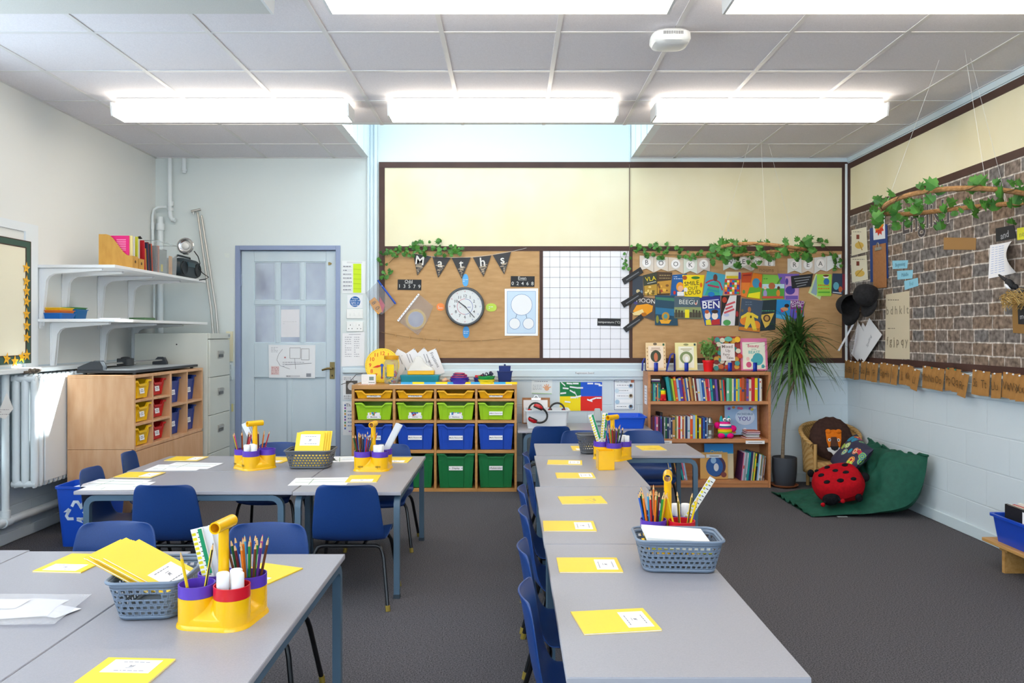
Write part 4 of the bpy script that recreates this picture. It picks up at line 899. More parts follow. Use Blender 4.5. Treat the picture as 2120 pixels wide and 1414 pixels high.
cover('lime green book cover with red lettering', [(1691, 568), (1721.6, 568), (1721, 613), (1692, 613)], '#9ad04b', [('d', (1711, 583, 6, 7), '#2d6da8'), ('d', (1710, 573, 6, 3), '#e8e6ea'), ('d', (1710, 571, 6, 2), '#6a3a22'), ('w', (1694, 587, 1717, 601), 2, '#d8702a'), ('l', [(1694, 605), (1718, 605)], 3, '#5cab3a')], .0165)
cover('midnight blue book cover over the right border of the display', [(1723.7, 566), (1751, 566.5), (1744, 610.5), (1721.6, 607)], '#2c3d55', [('d', (1731, 592, 6, 8), '#5fa3b5'), ('d', (1740, 599, 4, 6), '#c0653a'), ('r', (1744, 567, 1750.5, 600), '#7c2133'), ('l', [(1724, 605), (1742, 607)], 2, '#c8d2da')], .017)
cover('grey book cover lettered Moon with an orange truck', [(1314, 612), (1356, 618), (1354.7, 664), (1302.5, 646)], '#4d4849', [('p', [(1310, 645), (1318, 632), (1340, 629), (1352, 633), (1350, 645), (1336, 654)], '#e89a1c'), ('p', [(1309, 648), (1330, 640), (1336, 652), (1312, 653)], '#e6cf93'), ('d', (1333, 651, 6, 4), '#b56c15'), ('d', (1316, 627, 4, 3), '#4a4a86'), ('t', 'MOON', 1337, 623, 11, -6, '#e6e2de')], .0205)
cover('dark teal book cover with a golden boat', [(1356, 611), (1397, 612), (1403.8, 674), (1356, 673)], '#27495e', [('p', [(1357, 615), (1396.5, 617), (1398, 624), (1358, 620)], '#3f7a63'), ('p', [(1357, 636), (1398, 640), (1401, 655), (1357, 650)], '#2a6f96'), ('p', [(1365, 662), (1390, 662), (1385, 670), (1369, 670)], '#e2a32b'), ('d', (1378, 655, 8, 9), '#b98b2c'), ('d', (1378, 655, 4, 5), '#4f8f94'), ('d', (1361, 661, 3, 8), '#8a8a35')], .023)
cover('landscape grey-green book cover lettered Beegu', [(1396, 614), (1448, 614.6), (1454.7, 660), (1395.5, 659)], '#4c5f6c', [('p', [(1396, 636), (1451.5, 636), (1454, 659), (1396, 658.5)], '#8e9a68'), ('r', (1396, 647, 1452, 658), '#5c5a4a')] + [('r', (1398 + 6 * k, 641 + (k * 7) % 6, 1402 + 6 * k, 657), '#4a4438') for k in range(9) if k not in (3, 4)] + [('r', (1418, 641, 1427, 658), '#eadb1f'), ('d', (1441, 629, 2, 3), '#c05a4a'), ('t', 'BEEGU', 1425, 626, 11.5, -2, '#dfe2de'), ('l', [(1413, 617.5), (1437, 618)], 1, '#8f9a9f')], .0255)
cover('indigo book cover lettered Ben with two round faces', [(1445.8, 614.6), (1491.6, 611.4), (1492, 673), (1459.8, 674)], '#2a2f85', [('p', [(1452, 640), (1491.5, 640), (1491.8, 672), (1460.5, 673)], '#1f5fa8'), ('d', (1465, 653, 6, 8.5), '#ecdcd0'), ('d', (1463.5, 645.5, 4.5, 4), '#b5542a'), ('d', (1480, 654, 6.5, 7.5), '#ecdcd0'), ('d', (1480, 645, 7, 4), '#3a2723'), ('p', [(1461, 663), (1471, 661), (1473, 673), (1462, 673)], '#e2cf2f'), ('p', [(1473, 663), (1490, 660), (1491, 672), (1473, 673)], '#b72c2e'), ('l', [(1453, 624), (1488, 620)], 2.2, '#b9bde0'), ('t', 'BEN', 1472, 632, 18, 2, '#eeeef2')], .013)
cover('black and white book cover splashed with red lettering', [(1493.5, 612), (1533.6, 611), (1529, 674), (1492, 674)], '#2a2524', [('p', [(1511, 612), (1525, 611.5), (1521, 674), (1493, 674), (1494, 655)], '#dcd9dc'), ('d', (1500, 621, 5, 6), '#b23a22'), ('d', (1505, 668, 8, 6), '#4f9d55'), ('d', (1504, 652, 6, 3.5), '#b8c0de'), ('l', [(1503, 632), (1522, 625)], 4, '#c7525c'), ('l', [(1502, 640), (1517, 634)], 4, '#c7525c'), ('l', [(1499, 648), (1520, 640)], 4, '#c7525c'), ('d', (1526, 650, 3, 6), '#a32a2a')], .0155)
cover('dark blue book cover with a figure in a yellow suit', [(1535.6, 617.4), (1580, 623), (1572, 689), (1528.5, 684)], '#3f4f63', [('d', (1541, 664, 9, 9), '#e2842a'), ('d', (1565, 674, 9, 10), '#e2842a'), ('p', [(1530, 676), (1574, 680), (1572.5, 688), (1529, 683)], '#c2792b'), ('p', [(1547, 646), (1559, 648), (1563, 667), (1567, 684), (1559, 684), (1554, 669), (1546, 681), (1541, 679)], '#e3c43a'), ('p', [(1547, 647), (1534, 655), (1534, 660), (1548, 654)], '#e3c43a'), ('p', [(1558, 648), (1570, 655), (1569, 660), (1557, 655)], '#e3c43a'), ('d', (1551.5, 641, 3.4, 6), '#b5713c'), ('d', (1554.5, 656, 2, 3), '#4a4632'), ('d', (1537, 643, 2.5, 3), '#6e6040'), scrib(1543, 623, 1574, 633, 2, '#6d7f96')], .018)
cover('black book cover with a yellow triangle emblem', [(1577, 622), (1608, 620), (1605, 682.5), (1573, 685.3)], '#22323a', [('p', [(1573.5, 652), (1603, 648), (1592, 673), (1584, 679)], '#d5b04c'), ('d', (1587.5, 659, 7.5, 7.5), '#4b2f22'), ('d', (1587.5, 659, 4.5, 5), '#b98b4a'), ('w', (1577, 640, 1605, 647), 1, '#3f8a6a')], .0155)
cover('sky blue book cover with a swimmer', [(1608.4, 620), (1636.7, 620), (1634.6, 664), (1604, 657.5)], '#1f86c8', [('d', (1624, 640, 8, 4), '#c98a5c'), ('d', (1629, 633, 5, 4), '#2b1d18'), ('p', [(1615, 638), (1624, 645), (1618, 647)], '#b5345a'), ('p', [(1606, 650), (1635, 655), (1634.6, 663), (1604.5, 657)], '#4fa9dc')], .013)
cover('purple and red book cover with white lettering, right end of lower row', [(1638, 622.4), (1665, 623), (1663, 667), (1635, 664)], '#7a2f80', [('p', [(1637, 640), (1664, 640), (1663, 666), (1636, 663)], '#5c55b8'), ('d', (1655, 645, 8, 4), '#c43050'), ('d', (1655, 655, 3, 6), '#b7402c'), ('d', (1660, 653, 3, 4), '#8fc1d8'), ('t', 'ROALD', 1651, 626.5, 7.5, 0, '#e9e4ee'), ('t', 'DAHL', 1650, 633, 7.5, 0, '#e9e4ee')], .0155)
card('word_card', 'black word card with four lines of handwriting among the book covers', 'sign', [(1637.4, 572), (1683.4, 566.5), (1679, 593), (1639.5, 597)], .0235, '#26272b', [('l', [(1644 + 2 * k, 577 + 5.4 * k), (1678 - 3 * k, 573 + 5.4 * k)], 1.6, '#8f9298') for k in range(4)])
card('word_card', 'brown card lettered nouns over the book bunting', 'sign', [(1562.4, 550), (1611, 551), (1609, 568), (1560, 565)], .0255, '#b58a5e', [('t', 'nouns', 1587, 559, 11, -2, '#80603f')])
for k, (q, tx) in enumerate((([(1287, 578), (1326, 552.5), (1332, 564), (1293, 589.5)], 'In Spring'), ([(1285, 626), (1325, 603), (1334, 613), (1292, 637)], 'In Summer'), ([(1289.5, 679), (1327, 650), (1333, 658.5), (1297, 688.5)], 'In Winter'))):
    cx, cy = sum(p[0] for p in q) / 4, sum(p[1] for p in q) / 4
    card('word_card', ['topmost', 'middle', 'lowest'][k] + ' of three tilted black cards across the left edge of the book display', 'sign', q, .026 + .001 * k, '#2b2c2f', [('l', [(cx - 13, cy + 9), (cx + 13, cy - 8)], 2.2, '#6d7076')], group='tilted black word cards')
# pennants spelling BOOKS WE'VE REA
def pennants(word, xs, yt, yb, cols, nm):
    for k in range(len(xs) - 1):
        x0, x1 = xs[k], xs[k + 1]; a, b = yt[k], yt[k + 1]; c, d = yb[k], yb[k + 1]; l = word[k] if k < len(word) else ''
        cx, cy = (x0 + x1) / 2, (a + b + c + d) / 4 - 2
        card('pennant', ('pale pennant lettered %s%s in the book bunting' % (l, nm[k])) if l else 'blank pale pennant under ivy at the right end of the book bunting', 'bunting pennant', [(x0 + .3, a), (x1 - .3, b), (x1 - .3, d), (cx, (c + d) / 2 - 6), (x0 + .3, c)], .0225 + .0006 * (k % 2), cols[k % len(cols)],
             ([('d', (cx, cy, 9.6, 10), '#c8cbcb'), ('d', (cx, cy - .6, 9, 9.4), '#eceaea'), ('t', l, cx, cy, 12, 0, '#45464b')] if l else [('l', [(cx - 10, cy - 3), (cx + 10, cy)], .8, '#c3c7c9')]), group='pale book bunting pennants')
pc = ['#d5ccc2', '#d9cdbf', '#d3c5b4', '#cfd6cb', '#cdbfb6']
pennants('BOOKS', [1324, 1353.5, 1383.4, 1414.6, 1443.9, 1470], [529, 530.5, 532.5, 534.5, 535, 533.5], [560, 564, 562, 567, 567, 562], pc, ['', ' second', ' third', '', ''])
pennants('WEVE', [1497, 1524, 1555, 1580, 1605], [531, 527, 529.5, 532.5, 535], [560, 559, 561, 562, 560], ['#c9d2c8', '#d3cabf', '#d2c7bb', '#d5cdc4'], ['', ' next to W', '', ' over the brown nouns card'])
pennants('REA', [1630, 1660, 1685.5, 1711.7, 1742], [535.5, 535, 533.5, 530.5, 526.5], [566, 566, 567, 562, 556], ['#d9dad8', '#d6c9bd', '#d9d8d8', '#dbdedf'], ['', ' between R and A', '', ''])
# ------------------------------------------------------------------ papers behind the back table
card('poster', 'small white poster with a hand drawing above the ear defender tray', 'poster', [(1101, 785), (1143.5, 786), (1143, 816), (1100, 815)], .004, '#dfe5e8', [('d', (1132, 804, 5, 5), '#e0a882'), scrib(1107, 788, 1136, 792, 1, '#7a7f8c'), scrib(1103, 796, 1122, 808, 4, '#9aa2ad'), ('l', [(1101, 814), (1142, 815)], 1.5, '#a9d0a0')] + [('l', [(1132, 804), (1132 + 9 * math.cos(R(a)), 804 - 9 * math.sin(R(a)))], 2, '#e0a882') for a in (160, 125, 95, 65, 20)])
card('feelings_chart', 'poster of four coloured quarters, green, blue, yellow and red', 'poster', [(1158, 790.5), (1247, 791), (1247, 851), (1158.5, 851)], .004, '#e8e8ea', [('r', (1159, 791, 1202, 820.5), '#157a45'), ('r', (1202, 791, 1246.5, 820.5), '#1c56c8'), ('r', (1159, 820.5, 1202, 850.5), '#f3d90f'), ('r', (1202, 820.5, 1246.5, 850.5), '#dc2418')] +
     [('p', [(x - a * 6, y - b * 6 - 1.6), (x + a * 6, y + b * 6 - 1.6), (x + a * 6, y + b * 6 + 1.6), (x - a * 6, y - b * 6 + 1.6)], '#e6e8ec') for x, y, a, b in ((1166, 795, .7, .6), (1179, 794, 1, .1), (1192, 794, 1, 0), (1171, 804, 1, .1), (1188, 802, 1.4, .2), (1201, 803, 1, 0), (1185, 811, .9, .5), (1193, 818, .6, 1.2), (1166, 814, 1, -.1), (1187, 823, 1, 0), (1197, 821, 1, -.2), (1175, 832, 1, .1), (1222, 794, 1, 0), (1237, 795, 1, .1), (1243, 798, .6, 0), (1228, 826, 1.1, -.4), (1221, 829, .9, .3), (1240, 824, .8, 0))])
card('poster', 'tall poster headed When I\'m angry I will, beside the bookcase', 'poster', [(1270, 785), (1316, 785.5), (1315, 850), (1270, 850)], .004, '#e3e9ee', [('l', [(1271.5, 787), (1314, 787), (1313.5, 848.5), (1271.5, 848.5), (1271.5, 787)], .9, '#3a5578'), ('t', "When I'm angry I will", 1291, 790, 4.2, 0, '#2c3440')] + [('r', (1274 + 4 * (k % 2), 794 + 11 * k, 1304 + 5 * (k % 2), 801 + 11 * k), '#f2f4f6') for k in range(5)] + [scrib(1277, 796 + 11 * k, 1302, 799 + 11 * k, 1, '#4b5260') for k in range(5)] + [('d', (x, y, 4.6, 4.6), c) for x, y, c in ((1306, 799, '#9bb6cf'), (1277, 809, '#c8dbe6'), (1306, 820, '#b9b09a'), (1278, 832, '#a9c7dd'), (1306, 842, '#7f9fc0'))] + [('d', (x, y, 2.4, 2.8), '#4a3528') for x, y in ((1306, 798), (1306, 819), (1306, 841))] + [('r', (1306, 786.5, 1312.5, 792), '#a8654c')])
PLANE['T'] = (lambda x, y, o: at(x, y, YB - .036 - o), Vector((1, 0, 0)), Vector((0, -1, 0)))
card('label_strip', 'white strip of lettering stuck on the rail above the coloured poster', 'label', [(1192, 770), (1229, 770.5), (1229, 774.5), (1192, 774)], .0015, '#e9ecef', [('t', 'Registration Sound', 1210.5, 772.3, 4.4, 0, '#3d4048')], 'T')
# ------------------------------------------------------------------ left notice board and its stars
mb = MB(); mb.box(XL + .001, XL + .010, 4.37, 5.11, 1.165, 1.86, mat('cream_card', '#f0ead2', .7)); nb = solo('notice_board', mb, 'cream notice board with a green border on the left wall', 'notice board', smooth=0)
mb = MB(); gm = C('#3f5b50')
for y0, y1, z0, z1 in ((5.105, 5.155, 1.115, 1.905), (4.37, 5.105, 1.86, 1.905), (4.37, 5.105, 1.115, 1.168)): mb.box(XL + .001, XL + .0125, y0, y1, z0, z1, gm)
for y0, y1, z0, z1 in ((5.100, 5.106, 1.165, 1.862), (5.150, 5.156, 1.115, 1.905), (4.37, 5.10, 1.858, 1.864), (4.37, 5.15, 1.9, 1.906), (4.37, 5.1, 1.163, 1.169)): mb.box(XL + .001, XL + .0132, y0, y1, z0, z1, brown_border)
build('border_strip', mb, nb, world=True, smooth=0, label='dark green border strip')
gold = mat('gold_card', '#f0b21f', .5)
for k, (px, py) in enumerate([(55, 555), (55, 582), (55.5, 602.5), (56, 623.7), (55.5, 650), (56, 674), (56, 698.7), (56, 735), (45.7, 740), (31, 748), (14.4, 743)]):
    p = on_x(px, py, XL + .0165); mb = MB(frame(p, Vector((0, 1, 0)), Vector((1, 0, 0))) @ Matrix.Rotation(R(random.uniform(-12, 12)), 4, 'Z'))
    mb.poly([((.040 if j % 2 == 0 else .017) * math.sin(j * math.pi / 5), (.040 if j % 2 == 0 else .017) * math.cos(j * math.pi / 5), 0) for j in range(10)], (0, 0, -.001), gold)
    mb.box(-.012, .010, .0, .0025, .0003, .0006, C('#c88d12')); mb.box(-.008, .012, -.006, -.0035, .0003, .0006, C('#c88d12'))
    solo('gold_star', mb, ('%s gold star from the top on the notice board side border' % ORD[k]) if k < 8 else ('%s gold star from the corner along the notice board bottom border' % ORD[k - 8]), 'star', 'gold stars around the notice board', smooth=0)
card('paper_sheet', 'white papers hanging by a string at the far left edge', 'paper', [(-6, 862), (14, 812), (28, 846), (10, 868)], .16, '#e3e6e8', [scrib(0, 846, 20, 860, 3)], 'L')
# ------------------------------------------------------------------ right wall display
card('handwriting_card', 'upper cream card showing how to hold a pencil', 'card', [(1763, 476.7), (1793.6, 469.6), (1796, 521), (1763, 530)], .016, '#e3dcc6', [('d', (1779, 508, 9, 7), '#d8b45a'), ('l', [(1785, 518), (1777, 499)], 2, '#b58f3a'), ('r', (1773, 486, 1779, 495), '#7c3a2a'), scrib(1766, 478, 1790, 482, 1, '#8d8674')], 'R')
card('handwriting_card', 'lower cream card showing how to hold a pencil', 'card', [(1761, 534), (1794, 528), (1797, 578.6), (1764, 585)], .016, '#e3dcc6', [('d', (1780, 566, 10, 7), '#d8b45a'), ('l', [(1772, 572), (1786, 556)], 2, '#b58f3a'), ('r', (1773, 541, 1779, 550), '#7c3a2a'), scrib(1765, 535, 1790, 539, 1, '#8d8674')], 'R')
card('folder', 'dark blue folder pinned behind the clipboard', 'folder', [(1800.6, 473), (1836.7, 464), (1839, 575.7), (1802, 584.6)], .015, '#24407f', (), 'R')
card('wow_card', 'white card with a red burst lettered WOW above the clipboard', 'card', [(1807, 452.7), (1831.4, 446.6), (1832.5, 493.7), (1808.4, 497)], .0175, '#dfe3e8', [('p', [(1820 + (10.5 if k % 2 else 7) * math.cos(k * math.pi / 9), 471 + (18 if k % 2 else 12) * math.sin(k * math.pi / 9)) for k in range(18)], '#c8321f'), ('t', 'WOW', 1820, 471, 12, 8, '#f0c41c')], 'R')
t = thing('clipboard', 'brown clipboard hanging on the dark blue folder', 'clipboard', tuple(on_x(1821, 597, XR - .02)))
mb = MB(); mb.poly([on_x(x, y, XR - .023) for x, y in ((1806.6, 508.5), (1833, 503), (1835, 595), (1807.7, 597.5))], (.004, 0, 0), noisy('brown_hardboard', '#a9744a', '#9a663e', (1, 1, 1), 40, .6)); build('board', mb, t, world=True, smooth=0)
p = on_x(1818, 515, XR - .03); mb = MB(); mb.box(p.x - .004, p.x + .006, p.y - .05, p.y + .05, p.z - .012, p.z + .012, grey_metal); mb.tube([(p.x - .004, p.y + .025 * math.cos(a), p.z + .012 + .035 * math.sin(a)) for a in (0, .6, 1.2, 1.57, 1.95, 2.55, 3.14)], .004, grey_metal, 6); build('clip', mb, t, world=True)
for tx, q in (('Beginning', [(1847.3, 539.7), (1879.9, 538.6), (1878, 555.6), (1848, 557)]), ('Middle', [(1857, 561), (1889.8, 558.8), (1888.7, 576.4), (1858, 579)]), ('End', [(1872, 582), (1900, 575), (1901, 591.6), (1873, 600.5)])):
    cx, cy = sum(p[0] for p in q) / 4, sum(p[1] for p in q) / 4
    card('label_card', 'light blue label lettered %s on the brick paper' % tx, 'label', q, .0125, '#8cc6dc', [('t', tx, cx, cy, 9.5, 0, '#58889e')], 'R', 'light blue story labels')
card('handwriting_chart', 'tall cream handwriting chart with two rows of joined letters', 'chart', [(1834, 610), (1882.7, 602), (1883.4, 743.7), (1832.5, 743)], .0125, '#cdc0a6', [scrib(1838, 619, 1862, 623, 1, '#4d463c'), ('t', 'b d h k l t', 1857, 643, 21, 0, '#8f8471'), scrib(1838, 678, 1862, 682, 1, '#4d463c'), ('t', 'f g j p q y', 1857, 707, 21, 0, '#8f8471')], 'R')
card('cardboard_label', 'blank brown cardboard label on the brick paper', 'label', [(1954, 491.6), (2020.6, 492.6), (2020, 517.4), (1953.4, 516.7)], .0125, '#9d7647', (), 'R')
card('word_card', 'black card lettered and on the brick paper', 'sign', [(2061, 473), (2098.4, 465.4), (2103.7, 492.6), (2062, 500.4)], .0145, '#25262a', [('t', 'and', 2080, 487, 17, 6, '#9b9da3')], 'R')
card('word_card', 'yellow word card at the right edge beside the black and card', 'sign', [(2105.5, 472.5), (2140, 467), (2140, 494), (2106, 497)], .0125, '#e2dd35', [('t', 'ne', 2115, 485, 15, 6, '#a8a548')], 'R')
mb = MB()
q0 = [on_x(2049.6, 507.8, XR - .013), on_x(2107, 498.6, XR - .013)]; q1 = [on_x(2046, 576.8, XR - .013), on_x(2112, 564, XR - .013)]
rows_ = []
for j in range(9):
    v = j / 8; a = q0[0].lerp(q1[0], v); b = q0[1].lerp(q1[1], v); r = []
    for i in range(9):
        u = i / 8; p = a.lerp(b, u); p = p + Vector((-.075 * (max(0, u - .35) / .65) ** 2 * math.sin(math.pi * (.15 + .75 * v)) , 0, 0)); r.append(p)
    rows_.append(r)
mb.loft(rows_, paper, False, False, False)
for j in range(12):
    for i in range(4):
        a = q0[0].lerp(q1[0], .08 + .07 * j); b = q0[1].lerp(q1[1], .08 + .07 * j); p, q = a.lerp(b, .08 + .13 * i), a.lerp(b, .17 + .13 * i)
        u1 = .17 + .13 * i; dx = -.075 * (max(0, u1 - .35) / .65) ** 2 * math.sin(math.pi * (.15 + .75 * (.08 + .07 * j))) - .0015
        mb.face([p + Vector((dx, 0, 0)), q + Vector((dx, 0, 0)), q + Vector((dx, 0, -.0025)), p + Vector((dx, 0, -.0025))], C('#8fa5d8'))
solo('paper_sheet', mb, 'white printed sheet curling off the brick paper, under the black and card', 'paper', solid=0)
# kraft frame with black word cards
t = thing('word_display', 'kraft frame of black word cards cut by the right edge, under the nest', 'frame', tuple(on_x(2118, 690, XR - .02)))
mb = MB(); mb.poly([on_x(x, y, XR - .0145) for x, y in ((2095, 619), (2160, 606), (2160, 694), (2097, 689))], (.003, 0, 0), C('#8f6a38')); build('backing', mb, t, world=True, smooth=0)
for nm, q, tx in (('black card', [(2106, 606), (2160, 594), (2160, 634), (2107, 639)], 'Wor'), ('black card', [(2107, 640), (2160, 635), (2160, 674), (2108, 671)], 'mo')):
    mb = MB(); mb.poly([on_x(x, y, XR - .0165) for x, y in q], (.0015, 0, 0), blackcard); decorate(mb, [('t', tx, 2118 if tx == 'mo' else 2121, 655 if tx == 'mo' else 619, 14, 6, '#b7b8ba')], 'R', .0166); build('word_card', mb, t, world=True, smooth=0, label='black card lettered %s' % tx)
# lettering on the brick paper
mb = MB(); p = on_x(1914, 452, XR - .0128); M = frame(p, Vector((0, -1, 0)), Vector((-1, 0, 0)))
mb.text('English', .24, M, C('#474245'), .012)
build('lettering', mb, bo, world=True, smooth=0, label='dark grey lettering English')
mb = MB(M @ Matrix.Translation((0, 0, -.0008))); mb.text('English', .24, Matrix(), C('#d8d3cc'), .026); build('lettering_outline', mb, bo, world=True, smooth=0)
# fanned white papers low on the right wall
for k, q in enumerate(([(1786, 668), (1800, 690), (1776, 748), (1762, 732)], [(1775, 664), (1790, 690), (1782, 746), (1766, 726)], [(1799.6, 658.5), (1826, 693), (1789, 749), (1770, 727)])):
    card('paper_sheet', ['lowest white paper of the fan pinned by the right corner', 'middle white paper of the fan pinned by the right corner', 'front white paper lettered Spelling in the right corner fan'][k], 'paper', q, .02 + .012 * k, '#e2e2e6', [('t', 'Spelling', 1799, 706, 9, 50, '#85858f')] if k == 2 else [], 'R', 'fanned papers in the right corner')
p = [at(1735, 745, 6.9), at(1758, 700, 6.9), at(1775, 668, 6.93)]; mb = MB()
mb.poly([at(1757, 712, 6.82), at(1778, 670, 6.66), at(1774, 700, 6.68), at(1762, 750, 6.80)], (.0, .001, 0), film); solo('plastic_wallet', mb, 'clear plastic wallet hanging in the right corner', 'wallet')
mb = MB(); mb.poly([at(1734, 726, 6.88), at(1738, 727, 6.88), at(1768, 672, 6.76), at(1765, 670, 6.77)], (0, .002, 0), paper); solo('paper_strip', mb, 'narrow white strip slanting out of the right corner', 'paper')
# alphabet cards
kraft = noisy('kraft_card', '#a9793f', '#9c6e38', (1, 1, 1), 30, .8)
pins = [145, 205, 270, 340, 415, 490, 562, 638, 722, 802, 890, 978, 1074, 1163, 1260, 1345, 1440, 1545, 1670, 1778, 1918, 2037, 2125, 2215, 2310, 2420]
for k, px8 in enumerate(pins):
    px = 1740 + px8 / 5.579; y = XR * F / (px - 1057); l = chr(65 + k)
    z = 1.072 - (.02 if k in (11, 17) else 0) - .004 * (k % 3); hw = .0475; h = .145 if k % 6 else .15; rot = random.Random(k).uniform(-4, 4) + (-9 if k in (11, 17, 10) else 0)
    t = thing('letter_card', 'brown letter card %s pinned in the alphabet row on the right-hand wall' % (l + l.lower()), 'letter card', (XR - .05 - .007 * (k % 3), y, z), 0, 'alphabet letter cards')
    u = Matrix.Rotation(R(-rot), 4, 'X'); M = u @ frame(Vector((0, 0, 0)), Vector((0, -1, 0)), Vector((-1, 0, 0)))
    mb = MB(M); mb.poly([(-hw, .006, -.002 * (k % 3)), (hw, .006, -.002 * (k % 3)), (hw * .96, -h, .006 + .003 * (k % 2)), (-hw * .98, -h, .006 + .003 * (k % 2))], (0, 0, -.002), kraft)
    mb.text(l + l.lower(), .075, Matrix.Translation((0, -.075, .0115)) @ Matrix.Diagonal((.8, 1, 1, 1)), C('#5b4326'), -.004); build('card', mb, t, smooth=0)
    mb = MB(M); mb.cyl((0, 0, -.03 - .007 * (k % 3)), (0, 0, .006), .0015, chrome, 6); mb.ball((0, .002, .008), .006, .006, .006, C('#e6e6e8' if k not in (13, 15, 16) else '#2f7a63'), 8, 6); build('pin', mb, t)
# ------------------------------------------------------------------ ivy
ivy_m = noisy('ivy_leaf', '#275a1d', '#4f8a33', (1, 1, 1), 14, .5, 0, .4, 2)
stem_m = C('#5c4a2c')
LEAF = [(0, -.5), (.35, -.42), (.5, -.1), (.28, .02), (.34, .3), (.1, .2), (0, .55), (-.1, .2), (-.34, .3), (-.28, .02), (-.5, -.1), (-.35, -.42)]
def leaf(mb, p, s, n, spin):
    u = n.cross(Vector((0, 0, 1))); u = u.normalized() if u.length > .01 else Vector((1, 0, 0))
    M = frame(p, u, n) @ Matrix.Rotation(spin, 4, 'Z'); b = [(x * s, y * s, -.28 * s * abs(x)) for x, y in LEAF]
    L6 = [(0, -.42 * s, .0)] ; top = (0, .5 * s, -.06 * s)
    mb.add([M @ Vector(q) for q in b], [(0, 1, 2, 3, 4, 5, 6), (0, 6, 7, 8, 9, 10, 11)], ivy_m)
def ivy(label, paths, n, size, spread, face, seed, loc):
    rr = random.Random(seed); t = thing('ivy_garland', label, 'garland', tuple(loc)); mb = MB(); lv = MB()
    for path in paths:
        path = [Vector(p) for p in path]; mb.tube(path, .0022, stem_m, 5); m = max(2, int(n * sum((b - a).length for a, b in zip(path, path[1:]))))
        for k in range(m):
            f = rr.random() * (len(path) - 1); i = int(f); p = path[i].lerp(path[min(i + 1, len(path) - 1)], f - i)
            d = Vector((rr.uniform(-1, 1), rr.uniform(-1, 1), rr.uniform(-1, 1))); d = d - face * min(0, d.dot(face)); p = p + d * spread + face * .012
            nn = (face + Vector((rr.uniform(-.6, .6), rr.uniform(-.6, .6), rr.uniform(-.3, .7)))).normalized()
            leaf(lv, p, size * rr.uniform(.7, 1.25), nn, rr.uniform(-2.6, 2.6) + math.pi)
    build('stem', mb, t, world=True); build('foliage', lv, t, world=True, smooth=0); return t
fB = Vector((0, -1, 0)); o_ = YB - .028
def pb(*a): return [at(x, y, o_) for x, y in a]
ivy('ivy garland across the top left corner of the maths board', [pb((800, 574), (799, 570), (797, 562), (793, 545), (796, 525), (812, 518), (845, 520)), pb((805, 545), (830, 520), (858, 508), (890, 508), (925, 512), (965, 520)), pb((845, 520), (880, 520), (905, 518), (945, 524))], 46, .044, .045, fB, 4, at(850, 612, o_))
ivy('long ivy garland along the top of the book display', [pb((1298, 558), (1295, 535), (1300, 518), (1325, 512), (1370, 510), (1420, 516)), pb((1310, 520), (1350, 526), (1400, 528), (1450, 530), (1500, 524), (1560, 526)), pb((1470, 512), (1520, 520), (1580, 525), (1640, 530), (1690, 524)), pb((1660, 500), (1700, 503), (1722, 520), (1726, 545), (1736, 556)), pb((1700, 525), (1725, 530), (1733, 545))], 38, .043, .038, fB, 9, at(1520, 558, o_))
rope_m = noisy('jute_rope', '#b4885a', '#8a6238', (1, 1, 1), 60, .9, .5)
def hoop(label, c, r, n, seed, gaps):
    c = Vector(c); t = thing('ivy_hoop', label, 'hanging hoop', tuple(c), 0, 'rope hoops with ivy hanging from the ceiling'); K = 48
    ring = [Vector((r * math.cos(2 * math.pi * k / K), r * math.sin(2 * math.pi * k / K), .02 * math.sin(4 * math.pi * k / K))) for k in range(K)]
    mb = MB(); mb.tube(ring, .014, rope_m, 8, closed=True); build('rope_ring', mb, t)
    mb = MB(); mb.tube([ring[k] * (1 + .05 * math.cos(k * 1.7)) + Vector((0, 0, .018 * math.sin(k * 1.7))) for k in range(K)], .003, stem_m, 5, closed=True); build('vine_stem', mb, t)
    rr = random.Random(seed); lv = MB()
    for k in range(n):
        a = rr.uniform(0, 2 * math.pi); p = Vector((r * math.cos(a), r * math.sin(a), 0)) + Vector((rr.uniform(-.06, .06), rr.uniform(-.06, .06), rr.uniform(-.09, .07)))
        nn = Vector((rr.uniform(-.7, .7), -1, rr.uniform(-.4, .8))).normalized(); leaf(lv, p, .062 * rr.uniform(.7, 1.3), nn, math.pi + rr.uniform(-1.2, 1.2))
    build('foliage', lv, t, smooth=0)
    for a in (20, 140, 260):
        p = Vector((r * math.cos(R(a)), r * math.sin(R(a)), .01)); mb = MB(); mb.cyl(p, Vector((p.x * .25, p.y * .25, ZC - .004 - c.z)), .0009, chalk, 5); build('thread', mb, t)
    return t
hoop('rope hoop with ivy hanging before the book display', (2.02, 6.42, 1.985), .36, 80, 3, ())
hoop('rope hoop with ivy hanging before the brick-print wall', (2.50, 4.42, 2.04), .38, 95, 5, ())
# string of thin threads on the right wall
# ------------------------------------------------------------------ caps, nest and bird
capm = noisy('black_cap_fabric', '#161618', '#222226', (1, 1, 1), 60, .9, .3)
def cap(label, px, py, x, rot, tilt):
    p = on_x(px, py, x); t = thing('baseball_cap', label, 'cap', tuple(p), rot, 'black caps hanging in the right corner')
    T = Matrix.Rotation(R(tilt), 4, 'Y')
    mb = MB(T); mb.lathe([(.09, -.03), (.093, 0), (.088, .04), (.07, .08), (.04, .1), (0, .106)], capm, 20); mb.ball((0, 0, .108), .009, .009, .005, capm, 8, 5); build('crown', mb, t)
    mb = MB(T); mb.loft([[(.085 * math.cos(R(a)) + (.0 if j == 0 else .085 * math.cos(R(a * .8)) ** .5), .085 * math.sin(R(a)) * (1 if j == 0 else .95), -.025 - (.02 if j else 0) * abs(math.sin(R(a)))) for a in range(-80, 81, 10)] for j in (0, 1)], capm, False, False, False); build('peak', mb, t, solid=.006)
    return t
